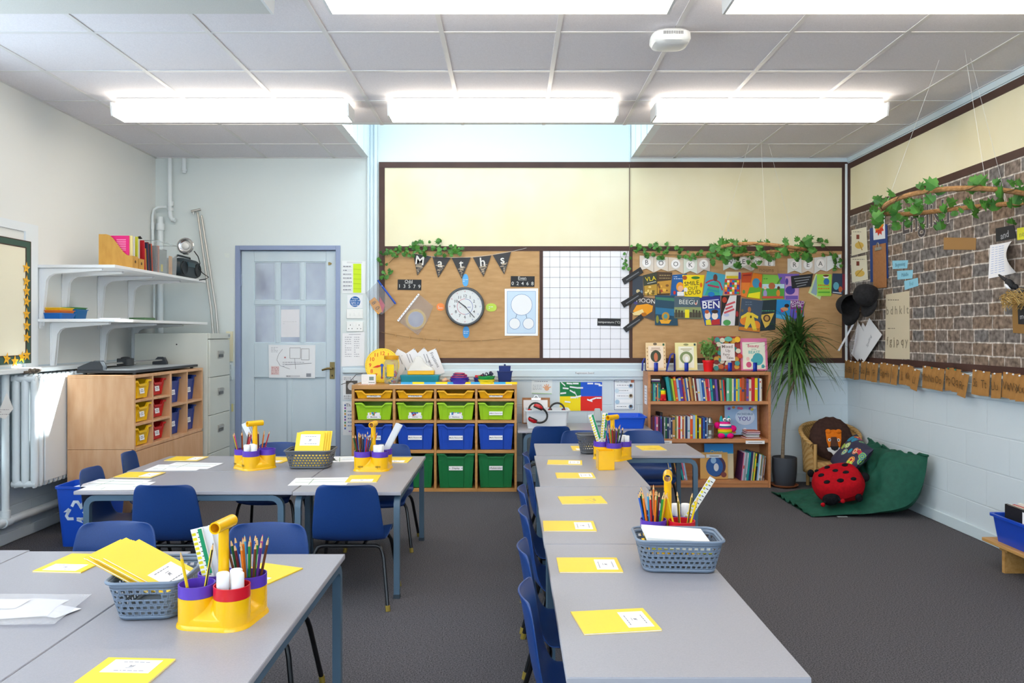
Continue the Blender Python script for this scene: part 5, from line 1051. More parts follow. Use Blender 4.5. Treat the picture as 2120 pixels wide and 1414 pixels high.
cap('black cap on the left, hanging across the corner of the two displays', 1757, 632, XR - .13, 100, 80)
cap('black cap on the right, hanging below the clipboard', 1795, 612, XR - .13, 200, 75)
p = on_x(2104, 612, XR - .09); t = thing('bird_nest', 'straw nest fixed to the brick paper at the right edge', 'nest', tuple(p))
straw = C('#b08d4e', .9); straw2 = C('#c9aa6c', .9); rr = random.Random(2)
for nm, m, n in (('straw', straw, 90), ('twig', straw2, 60)):
    mb = MB()
    for k in range(n):
        a = rr.uniform(0, 2 * math.pi); q = .085 * rr.uniform(.5, 1.1); b = a + rr.uniform(.4, 1.2); z = rr.uniform(-.05, .02)
        mb.tube([(.7 * q * math.cos(a), q * math.sin(a), z), (.75 * q * math.cos((a + b) / 2), 1.1 * q * math.sin((a + b) / 2), z + rr.uniform(-.02, .02)), (.8 * q * math.cos(b), 1.2 * q * math.sin(b), z + rr.uniform(-.05, .02))], .0018, m, 4)
    build(nm, mb, t, smooth=0)
p = on_x(2091, 588, XR - .10); t = thing('toy_magpie', 'small black and white toy bird perched on the straw nest', 'toy bird', tuple(p))
mb = MB(Matrix.Rotation(R(35), 4, 'X')); mb.ball((0, 0, 0), .02, .045, .024, C('#1c1d22'), 12, 8); mb.ball((0, -.05, .012), .016, .02, .017, C('#1c1d22'), 10, 7); mb.tube([(0, .04, 0), (0, .12, -.01)], [.012, .005], C('#1c1d22'), 6); mb.tube([(0, -.066, .012), (0, -.085, .008)], [.005, .001], C('#3a3a3a'), 6); build('body', mb, t)
mb = MB(Matrix.Rotation(R(35), 4, 'X')); mb.ball((-.004, -.004, -.012), .021, .03, .016, paper, 10, 7); build('breast', mb, t, label='white breast')
mb = MB(); mb.cyl((0, 0, -.02), (.01, 0, -.05), .002, C('#3a3a3a'), 5); mb.cyl((0, -.012, -.02), (.01, -.012, -.05), .002, C('#3a3a3a'), 5); build('leg', mb, t)
# ------------------------------------------------------------------ copies of one-mesh things
def inst(proto, loc, label, group=None, dirv=None, rz=0):
    o = proto.copy(); COL.objects.link(o); o.location = loc; o['label'] = label
    if group: o['group'] = group
    if dirv is not None: o.rotation_euler = (Vector(dirv).to_track_quat('Z', 'Y').to_matrix() @ Matrix.Rotation(R(rz), 3, 'Z')).to_euler()
    else: o.rotation_euler = (0, 0, R(rz))
    return o
PENCOL = {'red': '#b8242a', 'orange': '#e2741c', 'green': '#2e8f3c', 'dark green': '#1e5a34', 'blue': '#2157b5', 'light blue': '#48a5d6', 'purple': '#5a2f80', 'pink': '#d0488a', 'brown': '#6d3a22', 'black': '#1d1d20', 'maroon': '#5e1a26', 'yellow': '#ecc41c', 'striped yellow': '#e3c02a'}
PROTO = {}
def pencil(colname, loc, d, label, group):
    key = 'pen' + colname; r = .0038
    if key not in PROTO:
        mb = MB(); m = C(PENCOL[colname], .35); wd = C('#d9b07c'); ln = .165
        if colname == 'striped yellow':
            for a in range(6):
                t0, t1 = a * math.pi / 3, (a + 1) * math.pi / 3
                mb.face([(r * math.cos(t0), r * math.sin(t0), 0), (r * math.cos(t1), r * math.sin(t1), 0), (r * math.cos(t1), r * math.sin(t1), ln), (r * math.cos(t0), r * math.sin(t0), ln)], m if a % 2 else C('#1d1d20', .35))
        else: mb.lathe([(r, 0), (r, ln)], m, 6)
        mb.lathe([(r, ln), (.0014, ln + .014)], wd, 6); mb.lathe([(.0014, ln + .014), (0, ln + .019)], C(PENCOL[colname] if colname != 'striped yellow' else '#333338'), 6)
        o = solo('pencil', mb, label, 'pencil', group, smooth=60); PROTO[key] = o
        o.location = loc; o.rotation_euler = Vector(d).to_track_quat('Z', 'Y').to_euler(); return o
    return inst(PROTO[key], loc, label, group, d)
def gluestick(loc, label, group, h=.122, r=.0165):
    if 'glue' not in PROTO:
        t = thing('glue_stick', label, 'glue stick', loc, 0, group)
        mb = MB(); mb.lathe([(0, 0), (r, 0), (r, h * .62), (r * .97, h * .62)], C('#e4e4e6', .4), 14); build('barrel', mb, t)
        mb = MB(); mb.lathe([(r * .98, h * .62), (r * 1.02, h * .63), (r * 1.0, h * .98), (r * .9, h), (0, h)], C('#f2f2f2', .35), 14); build('cap', mb, t); PROTO['glue'] = t; return t
    return dup(PROTO['glue'], loc, 0, label, group)
def ruler(loc, d, label, kind, face=None, ln=.305, wf=1, group='rulers standing in the caddies'):
    fl = ln / .305; ln = .305
    """a 30 cm ruler standing on its end; kind: plain, number or green"""
    key = 'rul' + kind
    if key not in PROTO:
        mb = MB(); w2 = .017; mb.box(-w2, w2, -.0012, .0012, 0, ln, C('#e4e7ec', .35))
        if kind != 'plain':
            mb.box(-w2 * .98, w2 * .98, -.0016, -.0012, .004, ln - .003, C('#e9e6df', .4))
            for k in range(15): z = .012 + k * .019; mb.box(-.016, -.004, -.0019, -.0016, z, z + .011, C('#e8d426' if k % 2 else '#d8c81e')); mb.box(-.0005, .012, -.0019, -.0016, z + .008, z + .0115, C('#3a3a3a'))
            if kind == 'green': mb.box(.004, .0155, -.0021, -.0019, .12, ln - .004, C('#128a5c'))
        o = solo('ruler', mb, label, 'ruler', group, smooth=0); PROTO[key] = o
    else: o = inst(PROTO[key], loc, label, group)
    o.scale = (wf, 1, fl); o.location = loc; z = Vector(d).normalized(); y = -(face or Vector((0, -1, 0))); y = (y - z * y.dot(z)).normalized(); x = y.cross(z)
    o.rotation_euler = Matrix(((x.x, y.x, z.x), (x.y, y.y, z.y), (x.z, y.z, z.z))).to_euler(); return o
# ------------------------------------------------------------------ desk caddies
def rrect(a, b, r, z, n=6):
    out = []
    for k, (sx, sy) in enumerate(((1, -1), (1, 1), (-1, 1), (-1, -1))):
        for j in range(n + 1): an = -math.pi / 2 + k * math.pi / 2 + j * math.pi / 2 / n; out.append((sx * (a - r) + r * math.cos(an), sy * (b - r) + r * math.sin(an), z))
    return out
yel = mat('yellow_caddy_plastic', '#f4b90a', .22, 0, .5)
CUP = [(-.05, -.05), (.05, -.05), (-.05, .05), (.05, .05)]
def caddy(label, x, y, rot, cols, logo=True):
    t = thing('desk_caddy', label, 'caddy', (x, y, TZ), rot, 'yellow desk caddies with T handles')
    mb = MB()
    def rr(a, z, n=40, e=.42): return [(a * math.copysign(abs(math.cos(2 * math.pi * k / n)) ** e, math.cos(2 * math.pi * k / n)), a * math.copysign(abs(math.sin(2 * math.pi * k / n)) ** e, math.sin(2 * math.pi * k / n)), z) for k in range(n)]
    def rq(a, r, z): return rrect(a, a, r, z, 12)
    mb.loft([rq(.1025, .053, 0), rq(.1015, .052, .005), rq(.0985, .05, .011)], yel)
    for q in range(4):                # sloping webs between neighbouring cups
        T = Matrix.Rotation(q * math.pi / 2, 4, 'Z'); g = []
        for k in range(21):
            sx = -.05 + .005 * k; d = .05 - abs(sx); yi = .05 + (math.sqrt(max(0, .0472 ** 2 - d * d)) if d < .0472 else 0); yi = min(yi, .0965); zi = .030 + (.0965 - yi) * 1.05
            g.append([T @ Vector(v) for v in ((sx, -.0978, .009), (sx, -.0965, .026), (sx, -.0955 if yi > .0955 else -.0945, .030), (sx, -(yi * .5 + .04725), .030 + (zi - .030) * .36), (sx, -yi, zi))])
        mb.loft(g, yel, False, False, False)
    mb.lathe([(.021, .01), (.0205, .075), (.0175, .10)], yel, 20)
    for cx, cy in CUP: mb.lathe([(.0475, .006), (.0475, .078), (.0455, .078), (.0455, .014), (0, .014)], yel, 28, (cx, cy, 0))
    build('base', mb, t)
    for (cx, cy), c in zip(CUP, cols):
        mb = MB(); mb.lathe([(.0450, .060), (.0462, .079), (.0475, .079), (.0475, .110), (.0445, .110), (.043, .02), (0, .018)], C(c, .28, .5), 28, (cx, cy, 0)); build('cup_liner', mb, t)
    mb = MB(); mb.lathe([(.0165, .09), (.0145, .12), (.0135, .245)], yel, 16); build('stem', mb, t)
    mb = MB(frame(Vector((0, 0, .257)), Vector((0, 0, 1)), Vector((0, 1, 0)))); mb.lathe([(.0125, -.048), (.0165, -.048), (.0165, .048), (.0125, .048), (.0125, -.048)], yel, 18); build('handle', mb, t)
    if logo:
        M = frame(Vector((0, -.1035, .0)), Vector((1, 0, 0)), Vector((0, -1, 0)))
        for cx in (-.05, .05):
            mb = MB(); mb.text('upo', .02, frame(Vector((cx, -.0985, .03)), Vector((1, 0, 0)), Vector((0, -1, 0))), C('#3a2c08')); build('logo', mb, t, smooth=0)
    return t
def cupw(t, i):
    c = WM[t.name] @ Vector((CUP[i][0], CUP[i][1], 0)); return c
def fillpen(t, i, cols, where, seed, lean=.32, zb=.026):
    rr = random.Random(seed); c = cupw(t, i); n = len(cols)
    for k, cn in enumerate(cols):
        a = 2 * math.pi * (k + .35) / n + rr.uniform(-.06, .06); inner = n > 6 and k % 3 == 2; ro, ri = (.017, .0075) if inner else (.0385, .0175 if n > 12 else .013); b = a
        base = c + Vector((ri * math.cos(b), ri * math.sin(b), zb)); rim = c + Vector((ro * math.cos(a), ro * math.sin(a), .110)); d = (rim - base); d.z *= rr.uniform(1.0, 1.6)
        dup_ = cols.count(cn) > 1
        pencil(cn, base, d, '%s pencil%s standing in %s' % (cn, '' if not dup_ else '', where), 'pencils in the desk caddies')
PUR, RED = '#5c3bb0', '#cf1526'
# front-left caddy
A = caddy('big yellow desk caddy with purple and red cups on the front left table', -.785, 2.165, -8, [PUR, RED, PUR, PUR], False)
fillpen(A, 3, ['brown', 'green', 'maroon', 'pink', 'blue', 'orange', 'light blue', 'blue', 'orange', 'dark green', 'brown', 'black', 'maroon', 'orange', 'green', 'brown', 'purple', 'green'], 'the right cup of the front left caddy', 11, .3)
fillpen(A, 0, ['striped yellow', 'yellow'], 'the near left cup of the front left caddy', 3)
c = cupw(A, 1)
for k, (dx, dy) in enumerate(((-.021, -.008), (.019, -.01), (.004, .022))): gluestick((c.x + dx, c.y + dy, c.z + .022), ['left white glue stick in the red cup of the front left caddy', 'right white glue stick in the red cup of the front left caddy', 'rear white glue stick in the red cup of the front left caddy'][k], 'white glue sticks', )
c = cupw(A, 2)
for k, (dx, kd, lb) in enumerate(((-.024, 'green', 'yellow and green ruler leaning in the front left caddy'), (.0, 'plain', 'middle pale ruler leaning in the front left caddy'), (.022, 'plain', 'right pale ruler leaning in the front left caddy'))): ruler((c.x + dx * .4 + .012, c.y + .014 * (k - 1), c.z + .026), (-.15 + .03 * k, .0, .6), lb, kd, Vector((-.1, -1, 0)), .215)
# middle left caddies
Bc = caddy('yellow desk caddy left of the grey basket on the middle left block', -1.486, 4.60, -45, [PUR, PUR, PUR, PUR])
fillpen(Bc, 0, ['red', 'maroon', 'orange', 'pink', 'striped yellow', 'brown', 'red'], 'the left cup of the middle left caddy', 21)
fillpen(Bc, 2, ['red', 'black', 'green', 'brown', 'blue', 'maroon', 'orange'], 'the far cup of the middle left caddy', 22)
c = cupw(Bc, 1)
for k, (dx, dy) in enumerate(((-.021, -.010), (.0, .023), (.021, -.010))): gluestick((c.x + dx, c.y + dy, c.z + .022), ['left', 'rear', 'right', 'front'][k] + ' white glue stick in the caddy left of the middle grey basket', 'white glue sticks')
for k in range(2): ruler((cupw(Bc, 2).x + .022, cupw(Bc, 2).y - .012 + .012 * k, c.z + .030), (-.30 + .02 * k, .0, .62), ['left pale ruler leaning in the caddy by the pale blue door', 'right pale ruler leaning in the caddy by the pale blue door'][k], 'plain', Vector((-.2, -1, 0)), .245)
Cc = caddy('yellow desk caddy on the right-end table of the middle left block', -.790, 4.555, -4, [PUR, PUR, PUR, PUR])
fillpen(Cc, 0, ['striped yellow', 'brown', 'black', 'light blue', 'orange', 'striped yellow', 'dark green', 'maroon', 'brown', 'black', 'red', 'blue'], 'the near left cup of the caddy before the tray unit', 31)
fillpen(Cc, 2, ['red', 'blue', 'black', 'brown', 'green'], 'the far left cup of the caddy before the tray unit', 32)
c = cupw(Cc, 1)
for k, (dx, dy) in enumerate(((-.021, .0), (.004, .019), (.004, -.019))): gluestick((c.x + dx, c.y + dy, c.z + .022), ['left', 'rear', 'right'][k] + ' white glue stick in the caddy before the tray unit', 'white glue sticks')
for k in range(2): ruler((cupw(Cc, 3).x - .024, cupw(Cc, 3).y - .012 + .018 * k, c.z + .032), (.31 + .02 * k, -.0, .62), ['front pale ruler leaning right in the caddy before the tray unit', 'rear pale ruler leaning right in the caddy before the tray unit'][k], 'plain', Vector((.2, -1, 0)), .25)
# right-hand run
Dc = caddy('yellow desk caddy at the far end of the right-hand run', .635, 4.93, -45, [PUR, PUR, PUR, PUR])
fillpen(Dc, 1, ['blue', 'dark green', 'brown', 'black', 'orange', 'green', 'maroon', 'blue', 'red', 'brown', 'purple', 'dark green', 'black'], 'the near cup of the far right-hand caddy', 41)
fillpen(Dc, 2, ['orange', 'brown', 'black', 'maroon', 'red', 'pink', 'brown'], 'the far cup of the far right-hand caddy', 42)
c = cupw(Dc, 3)
for k, (dx, dy) in enumerate(((-.018, -.01), (.018, -.006), (.002, .02))): gluestick((c.x + dx, c.y + dy, c.z + .022), ['left', 'right', 'rear'][k] + ' white glue stick in the caddy behind the yellow pot', 'white glue sticks')
c = cupw(Dc, 0)
ruler((c.x + .014, c.y - .010, c.z + .028), (-.2, 0, .62), 'yellow and green ruler leaning left in the far right-hand caddy', 'green', Vector((0, -1, 0)), .26)
ruler((c.x + .004, c.y + .014, c.z + .024), (.06, .03, .62), 'upright yellow and green ruler in the far right-hand caddy', 'green', Vector((0, -1, 0)), .26)
Ec = caddy('yellow desk caddy behind the large grey basket on the right-hand run', .575, 2.895, -12, [PUR, RED, PUR, PUR])
fillpen(Ec, 0, ['orange', 'striped yellow', 'green', 'red', 'brown', 'dark green', 'yellow', 'black', 'light blue', 'blue', 'orange', 'green', 'red', 'orange', 'brown', 'green', 'yellow', 'maroon'], 'the left cup of the caddy behind the large basket', 51)
fillpen(Ec, 2, ['red', 'orange', 'blue', 'green', 'black', 'maroon'], 'the far left cup of the caddy behind the large basket', 52)
fillpen(Ec, 1, ['striped yellow', 'striped yellow', 'yellow', 'striped yellow', 'yellow'], 'the red cup of the caddy behind the large basket', 53)
c = cupw(Ec, 3)
for k, dx in enumerate((-.018, .018)): gluestick((c.x + dx, c.y + .018, c.z + .022), ['left', 'right'][k] + ' white glue stick in the caddy behind the large basket', 'white glue sticks')
c = cupw(Ec, 3); ruler((c.x - .024, c.y - .020, c.z + .036), (.30, .0, .47), 'yellow dashed ruler leaning right behind the large basket', 'number', Vector((.2, -1, 0)), .25, .75)
# plain yellow pot
t = thing('yellow_pot', 'plain square yellow pot in front of the far right-hand caddy', 'pot', (.545, 4.555, TZ), 3)
mb = MB(); a = .046; mb.box(-a, a, -a, a, 0, .004, yel)
for b in ((-a, a, -a, -a + .003), (-a, a, a - .003, a), (-a, -a + .003, -a, a), (a - .003, a, -a, a)): mb.box(*b, .004, .108, yel)
build('body', mb, t, bevel=.001)
mb = MB()
for b in ((-a, a, -a - .0015, -a + .0035), (-a, a, a - .0035, a + .0015), (-a - .0015, -a + .0035, -a, a), (a - .0035, a + .0015, -a, a)): mb.box(*b, .104, .109, yel)
build('rim', mb, t)
# ------------------------------------------------------------------ exercise books
ybook = mat('yellow_book_cover', '#f2cd36', .45); wbook = mat('white_book_cover', '#ecebe8', .5)
def make_book(label, cov, lab, name='exercise_book', w=.165, h=.208, th=.004):
    t = thing(name, label, 'book', (0, 0, 0), 0, 'yellow exercise books')
    mb = MB(); mb.box(-w / 2 + .001, w / 2 - .001, -h / 2 + .001, h / 2 - .001, .0006, th - .0006, paper); build('pages', mb, t, smooth=0)
    mb = MB(); mb.box(-w / 2, w / 2, -h / 2, h / 2, 0, .0007, cov); mb.box(-w / 2, w / 2, -h / 2, h / 2, th - .0007, th, cov); mb.box(-w / 2 - .0004, -w / 2 + .0006, -h / 2, h / 2, .0007, th - .0007, cov); build('cover', mb, t, smooth=0)
    if lab:
        mb = MB(); y = h / 2 - .047; mb.box(-.0575, .0575, y - .035, y + .035, th, th + .0004, paper)
        rr = random.Random(5)
        for k, yy in enumerate((.022, -.024)):
            x = -.03
            while x < .03: ww = rr.uniform(.004, .012); mb.box(x, x + ww, y + yy - .0016, y + yy + .0016, th + .0004, th + .0006, grey_ink); x += ww + .003
        mb.add([(-.006, y - .006, th + .0007), (.006, y - .004, th + .0007), (.009, y + .006, th + .0007), (.0, y + .002, th + .0007), (-.004, y + .007, th + .0007)], [(0, 1, 2, 3, 4)], grey_ink); mb.box(-.010, .008, y - .011, y - .009, th + .0004, th + .0006, grey_ink)
        build('label', mb, t, smooth=0, label='white name label')
    elif lab is False:
        mb = MB(); mb.tube([(-.03 + .02 * k + .01 * math.sin(k * 2), .03 + .02 * math.cos(k * 1.7), th + .0002) for k in range(5)], .0005, grey_ink, 4); mb.tube([(-.02 + .006 * k, .055 + .009 * math.sin(k * 2.4), th + .0002) for k in range(9)], .0005, grey_ink, 4); build('drawing', mb, t, smooth=0)
    return t
bk0 = make_book('x', ybook, True); bk1 = make_book('yellow exercise book without a label, third table of the right-hand run', ybook, False)
first = [bk0]
def ybk(x, y, rot, label, z=TZ, proto=None, tilt=None, group='yellow exercise books on the tables'):
    p = proto or bk0
    if p is bk0 and first: o = first.pop(); o['label'] = label; o.location = (x, y, z); o.rotation_euler = (0, 0, R(rot)); o['group'] = group
    else: o = dup(p, (x, y, z), rot, label, group)
    if tilt: o.rotation_euler = tilt.to_euler()
    return o
def mid(*pts):
    s = Vector((0, 0, 0))
    for p in pts: s += on_z(p[0], p[1], TZ)
    return s / len(pts)
m = mid((146, 1147), (240, 1148), (173, 1188), (66, 1187)); ybk(m.x, m.y, 176, 'yellow exercise book at the far left of the front left tables')
ybk(-.885, 1.785, -3, 'yellow exercise book at the bottom edge of the view on the front left table')
ybk(-.802, 2.55, 158, 'yellow exercise book half hidden behind the pencils of the front left caddy')
for q, rot, lb in (([(1181, 1268), (1332, 1260), (1371, 1309), (1209, 1316)], -82, 'yellow exercise book nearest the camera on the right-hand run'), ([(1152, 1157), (1278, 1154), (1291, 1188), (1156, 1187)], -90, 'yellow exercise book beside the large grey basket on the right-hand run'),
                   ([(1124, 1079), (1231, 1080), (1236, 1102), (1123, 1101)], -91, 'yellow exercise book third from the camera on the right-hand run'), ([(1150, 980), (1231, 980), (1231, 991), (1151, 991)], -90, 'yellow exercise book level with the yellow pot on the right-hand run'),
                   ([(1136, 953), (1209, 955), (1203, 964), (1130, 961)], -95, 'yellow exercise book at the far left of the right-hand run')):
    m = mid(*q); ybk(m.x, m.y, rot, lb)
m = mid((1153, 1029), (1245, 1028), (1258, 1043), (1165, 1046)); bk1.location = (m.x, m.y, TZ); bk1.rotation_euler = (0, 0, R(-86)); bk1['group'] = 'yellow exercise books on the tables'
m = mid((1320, 923), (1371, 923), (1376, 933), (1322, 934)); ybk(m.x, m.y, 184, 'yellow exercise book on the far table, in front of the bookcase', proto=bk1)
ybk(.497, 5.36, 180, 'yellow exercise book on the far table, left of the dark grey basket')
# worksheets on the middle left block
def sheet(label, x, y, rot, z=TZ, w=.297, h=.21, bars=True, name='worksheet'):
    mb = MB(Matrix.Translation((x, y, z)) @ Matrix.Rotation(R(rot), 4, 'Z')); mb.box(-w / 2, w / 2, -h / 2, h / 2, .0002, .0008, paper)
    if bars:
        for k, c in ((.055, '#8ea48a'), (-.02, '#8ea48a')): mb.box(-w / 2 + .02, w / 2 - .02, k - .004, k + .004, .0008, .0010, C(c))
        mb.box(-.05, -.045, -h / 2 + .02, h / 2 - .03, .0008, .0010, C('#8ea48a'))
        for k in range(4): mb.box(-w / 2 + .03, -.06, -.04 - .012 * k, -.038 - .012 * k, .0008, .0010, C('#b5b9bd')); mb.box(-.03, w / 2 - .04, .02 - .012 * k, .022 - .012 * k, .0008, .0010, C('#a9c4d8'))
    return solo(name, mb, label, 'worksheet', 'white worksheets on the middle left block', smooth=0)
sheet('worksheet under the near yellow book at the left end of the middle left block', -2.005, 4.04, 3); sheet('worksheet at the front left corner of the middle left block, by the bin', -2.06, 4.11, -6, TZ + .001)
sheet('worksheet at the far left of the middle left block, by the beech cupboard', -1.94, 4.60, 2); sheet('worksheet overlapping the far yellow book at the left of the middle left block', -1.88, 4.66, -5, TZ + .001)
m = mid((232, 990), (250, 981), (330, 982), (316, 992)); ybk(m.x + .01, m.y + .02, -94, 'yellow exercise book on worksheets at the near left of the middle left block', TZ + .002)
m = mid((337, 955), (345, 950), (412, 950), (408, 956)); ybk(m.x + .02, m.y + .03, -92, 'yellow exercise book on worksheets near the beech cupboard', TZ + .002)
m = mid((603, 1006), (640, 987), (720, 988), (690, 1007)); sheet('worksheet in front of the caddy on the right-end table of the middle left block', m.x, m.y, 4)
m = mid((707, 999), (730, 985), (790, 985), (765, 1000)); ybk(m.x + .01, m.y - .0, 183, 'yellow exercise book in front of the caddy on the right-end table')
m = mid((692, 957), (710, 944), (740, 944), (735, 958)); sheet('worksheet behind the caddy on the right-end table, edge showing left', m.x, m.y, 12)
ybk(-.70, 4.86, 178, 'yellow exercise book behind the caddy, on the far edge of the right-end table')
ybk(-1.44, 4.86, 170, 'yellow exercise book half hidden behind the grey basket and left caddy')
sheet('worksheet edge showing behind the right side of the middle grey basket', -1.185, 4.88, 20, TZ, .2, .14, False); sheet('small white sheet at the far left corner of the middle left block', -2.04, 4.96, 4, TZ, .15, .1, False)
# ------------------------------------------------------------------ woven plastic baskets
bask = mat('slate_grey_basket', '#6f7d90', .45); bask_d = mat('dark_grey_basket', '#5b5f66', .45)
def basket(label, x, y, rot, a, b, h, m, rows=5):
    t = thing('woven_basket', label, 'basket', (x, y, TZ), rot, 'grey woven plastic baskets'); rc = .035
    def per(u, ins, z):
        aa, bb, r = a - ins, b - ins, rc; segs = [(2 * (aa - r)), math.pi * r / 2, 2 * (bb - r), math.pi * r / 2] * 2; T = sum(segs); d = (u % 1) * T
        cs = [(aa - r, -bb + r), (aa - r, bb - r), (-aa + r, bb - r), (-aa + r, -bb + r)]
        for i, sg in enumerate(segs):
            if d <= sg: break
            d -= sg
        k = i // 2
        if i % 2 == 0:
            st = [(-aa + r, -bb), (aa, -bb + r), (aa - r, bb), (-aa, bb - r)][k]; dv = [(1, 0), (0, 1), (-1, 0), (0, -1)][k]; return Vector((st[0] + dv[0] * d, st[1] + dv[1] * d, z))
        an = -math.pi / 2 + k * math.pi / 2 + d / r; return Vector((cs[k][0] + r * math.cos(an), cs[k][1] + r * math.sin(an), z))
    def S(u, v): return per(u, (1 - v) * .022, .004 + (h - .008) * v)
    T = 4 * (a + b); n = int(T / .0215); mb = MB(); v0, v1 = .10, .88
    def strip_(va, vb):
        K = 96; mb.loft([[S(k / K, v) for k in range(K)] for v in (va, vb)], m, True, False, False)
    strip_(0, v0); strip_(v1, 1)
    sh = a <= b
    for rI in range(rows):
        va, vb = v0 + (v1 - v0) * rI / rows, v0 + (v1 - v0) * (rI + 1) / rows; of = .5 * (rI % 2)
        vm0, vm1 = va + (vb - va) * .24, va + (vb - va) * .76
        for k in range(n):
            u0, u1 = (k + of) / n, (k + 1 + of) / n; um0, um1 = u0 + (u1 - u0) * .2, u0 + (u1 - u0) * .8
            p = S((u0 + u1) / 2, (va + vb) / 2); onend = (abs(p.x) < .042 and abs(abs(p.y) - b) < .03) if sh else (abs(p.y) < .042 and abs(abs(p.x) - a) < .03)
            if onend and rI == rows - 2: continue
            us, vsn = [u0, um0, um1, u1], [va, vm0, vm1, vb]; g = [[S(q, w_) for q in us] for w_ in vsn]
            mb.add([p for r_ in g for p in r_], [(i * 4 + j, i * 4 + j + 1, i * 4 + j + 5, i * 4 + j + 4) for i in range(3) for j in range(3) if not (i == 1 and j == 1)], m)
    build('lattice', mb, t, solid=.0025)
    mb = MB(); K = 64; mb.loft([[S(k / K, 0) for k in range(K)], [S(k / K, 0) * .9 + Vector((0, 0, .0004)) for k in range(K)]], m, True, False, True); build('floor_panel', mb, t)
    mb = MB(); mb.tube([per(k / 64, -.004, h) for k in range(64)], .0048, m, 8, closed=True); build('rim', mb, t); return t
fb = basket('grey woven basket of yellow books on the front left table', -1.000, 2.255, 4, .098, .132, .108, bask)
def euler(rx, ry, rz): return Matrix.Rotation(R(rz), 3, 'Z') @ Matrix.Rotation(R(ry), 3, 'Y') @ Matrix.Rotation(R(rx), 3, 'X')
yl = Vector((.88, -.10, -.42)).normalized(); zl = Vector((.40, -.10, .88)); zl = (zl - yl * zl.dot(yl)).normalized(); xl = yl.cross(zl)
TL = Matrix(((xl.x, yl.x, zl.x), (xl.y, yl.y, zl.y), (xl.z, yl.z, zl.z)))
for k in range(6):
    q = Vector((-1.022, 2.250, TZ + .116)) - zl * (.0048 * (5 - k)) - yl * (.010 * (5 - k) * (1 if k != 2 else 1.3)) + xl * (.006 * math.sin(k * 2.1))
    ybk(q.x, q.y, 0, '%s yellow exercise book of the tilted pile in the front left basket' % ['lowest', 'second lowest', 'third lowest', 'third from top', 'second from top', 'topmost'][k], q.z, tilt=TL, group='yellow exercise books tilted in the front left basket')
mbk = basket('grey woven basket of yellow books on the middle left block', -1.165, 4.62, 0, .132, .098, .105, bask_d)
for k in range(4):
    ybk(-1.165 + .012 * k - .01, 4.614 + .0095 * k, 0, '%s yellow book leaning in the basket on the middle left block' % ['front', 'second', 'third', 'rear'][k], TZ + .104 + .002 * k, tilt=euler(60, 0, 0), group='yellow books leaning in the middle basket')
basket('dark grey woven basket behind the caddy at the far end of the right-hand run', .520, 5.15, 12, .085, .06, .125, bask_d, 6)
rbk = basket('large grey woven basket of white books at the front of the right-hand run', .555, 2.64, -3, .137, .095, .108, bask)
wb0 = make_book('x', wbook, None, 'notebook', .145, .205, .010)
wcov = [C('#9a9a2c'), None, None]
for k in range(3):
    lb = ['lowest white notebook in the large basket, with an olive edge', 'middle white notebook in the large basket', 'topmost white notebook in the large basket'][k]
    o = wb0 if k == 0 else dup(wb0, (0, 0, 0), 0, lb); o['label'] = lb; o['group'] = 'white notebooks in the large basket'; o.location = (.558 - .004 * k, 2.645 + .004 * k, TZ + .079 + .0106 * k); o.rotation_euler = euler(4, -3, 89).to_euler()
mb = MB(Matrix.Translation((.555, 2.635, TZ + .0745)) @ euler(4, -3, 89).to_4x4()); mb.box(-.074, .074, -.100, .100, 0, .003, wcov[0]); solo('notebook', mb, 'olive backed notebook under the white ones in the large basket', 'book', smooth=0)
# ------------------------------------------------------------------ clear wallet of papers on the front left table
t = thing('plastic_wallet', 'clear punched wallet of white papers lying on the front left table', 'wallet', (-1.36, 2.22, TZ))
q = [on_z(x, y, TZ + .008) for x, y in ((190, 1230), (112, 1292), (-75, 1294), (-30, 1229))]
mb = MB(); mb.poly(q, (0, 0, -.0006), film); build('sleeve', mb, t, world=True, smooth=0)
mb = MB(); a_, b_ = q[2], q[1]
for k in range(9):
    p = a_.lerp(b_, .1 + .1 * k) + Vector((0, .012, .0004)); mb.lathe([(.003, 0), (.004, .0004)], chalk, 8, tuple(p))
build('punched_edge', mb, t, world=True)
rr = random.Random(8)
for k, (px, py, rot) in enumerate(((40, 1258, 20), (85, 1250, -8), (20, 1268, 5), (110, 1264, -22), (60, 1268, 12), (5, 1250, 0))):
    p = on_z(px, py, TZ + .001 + .001 * k); mb = MB(Matrix.Translation(p) @ Matrix.Rotation(R(rot), 4, 'Z')); mb.box(-.06, .06, -.04, .04, 0, .0005, paper); mb.box(-.04, .03, -.001, .001, .0005, .0006, C('#b9b9c0')); build('paper_slip', mb, t, world=True, smooth=0)
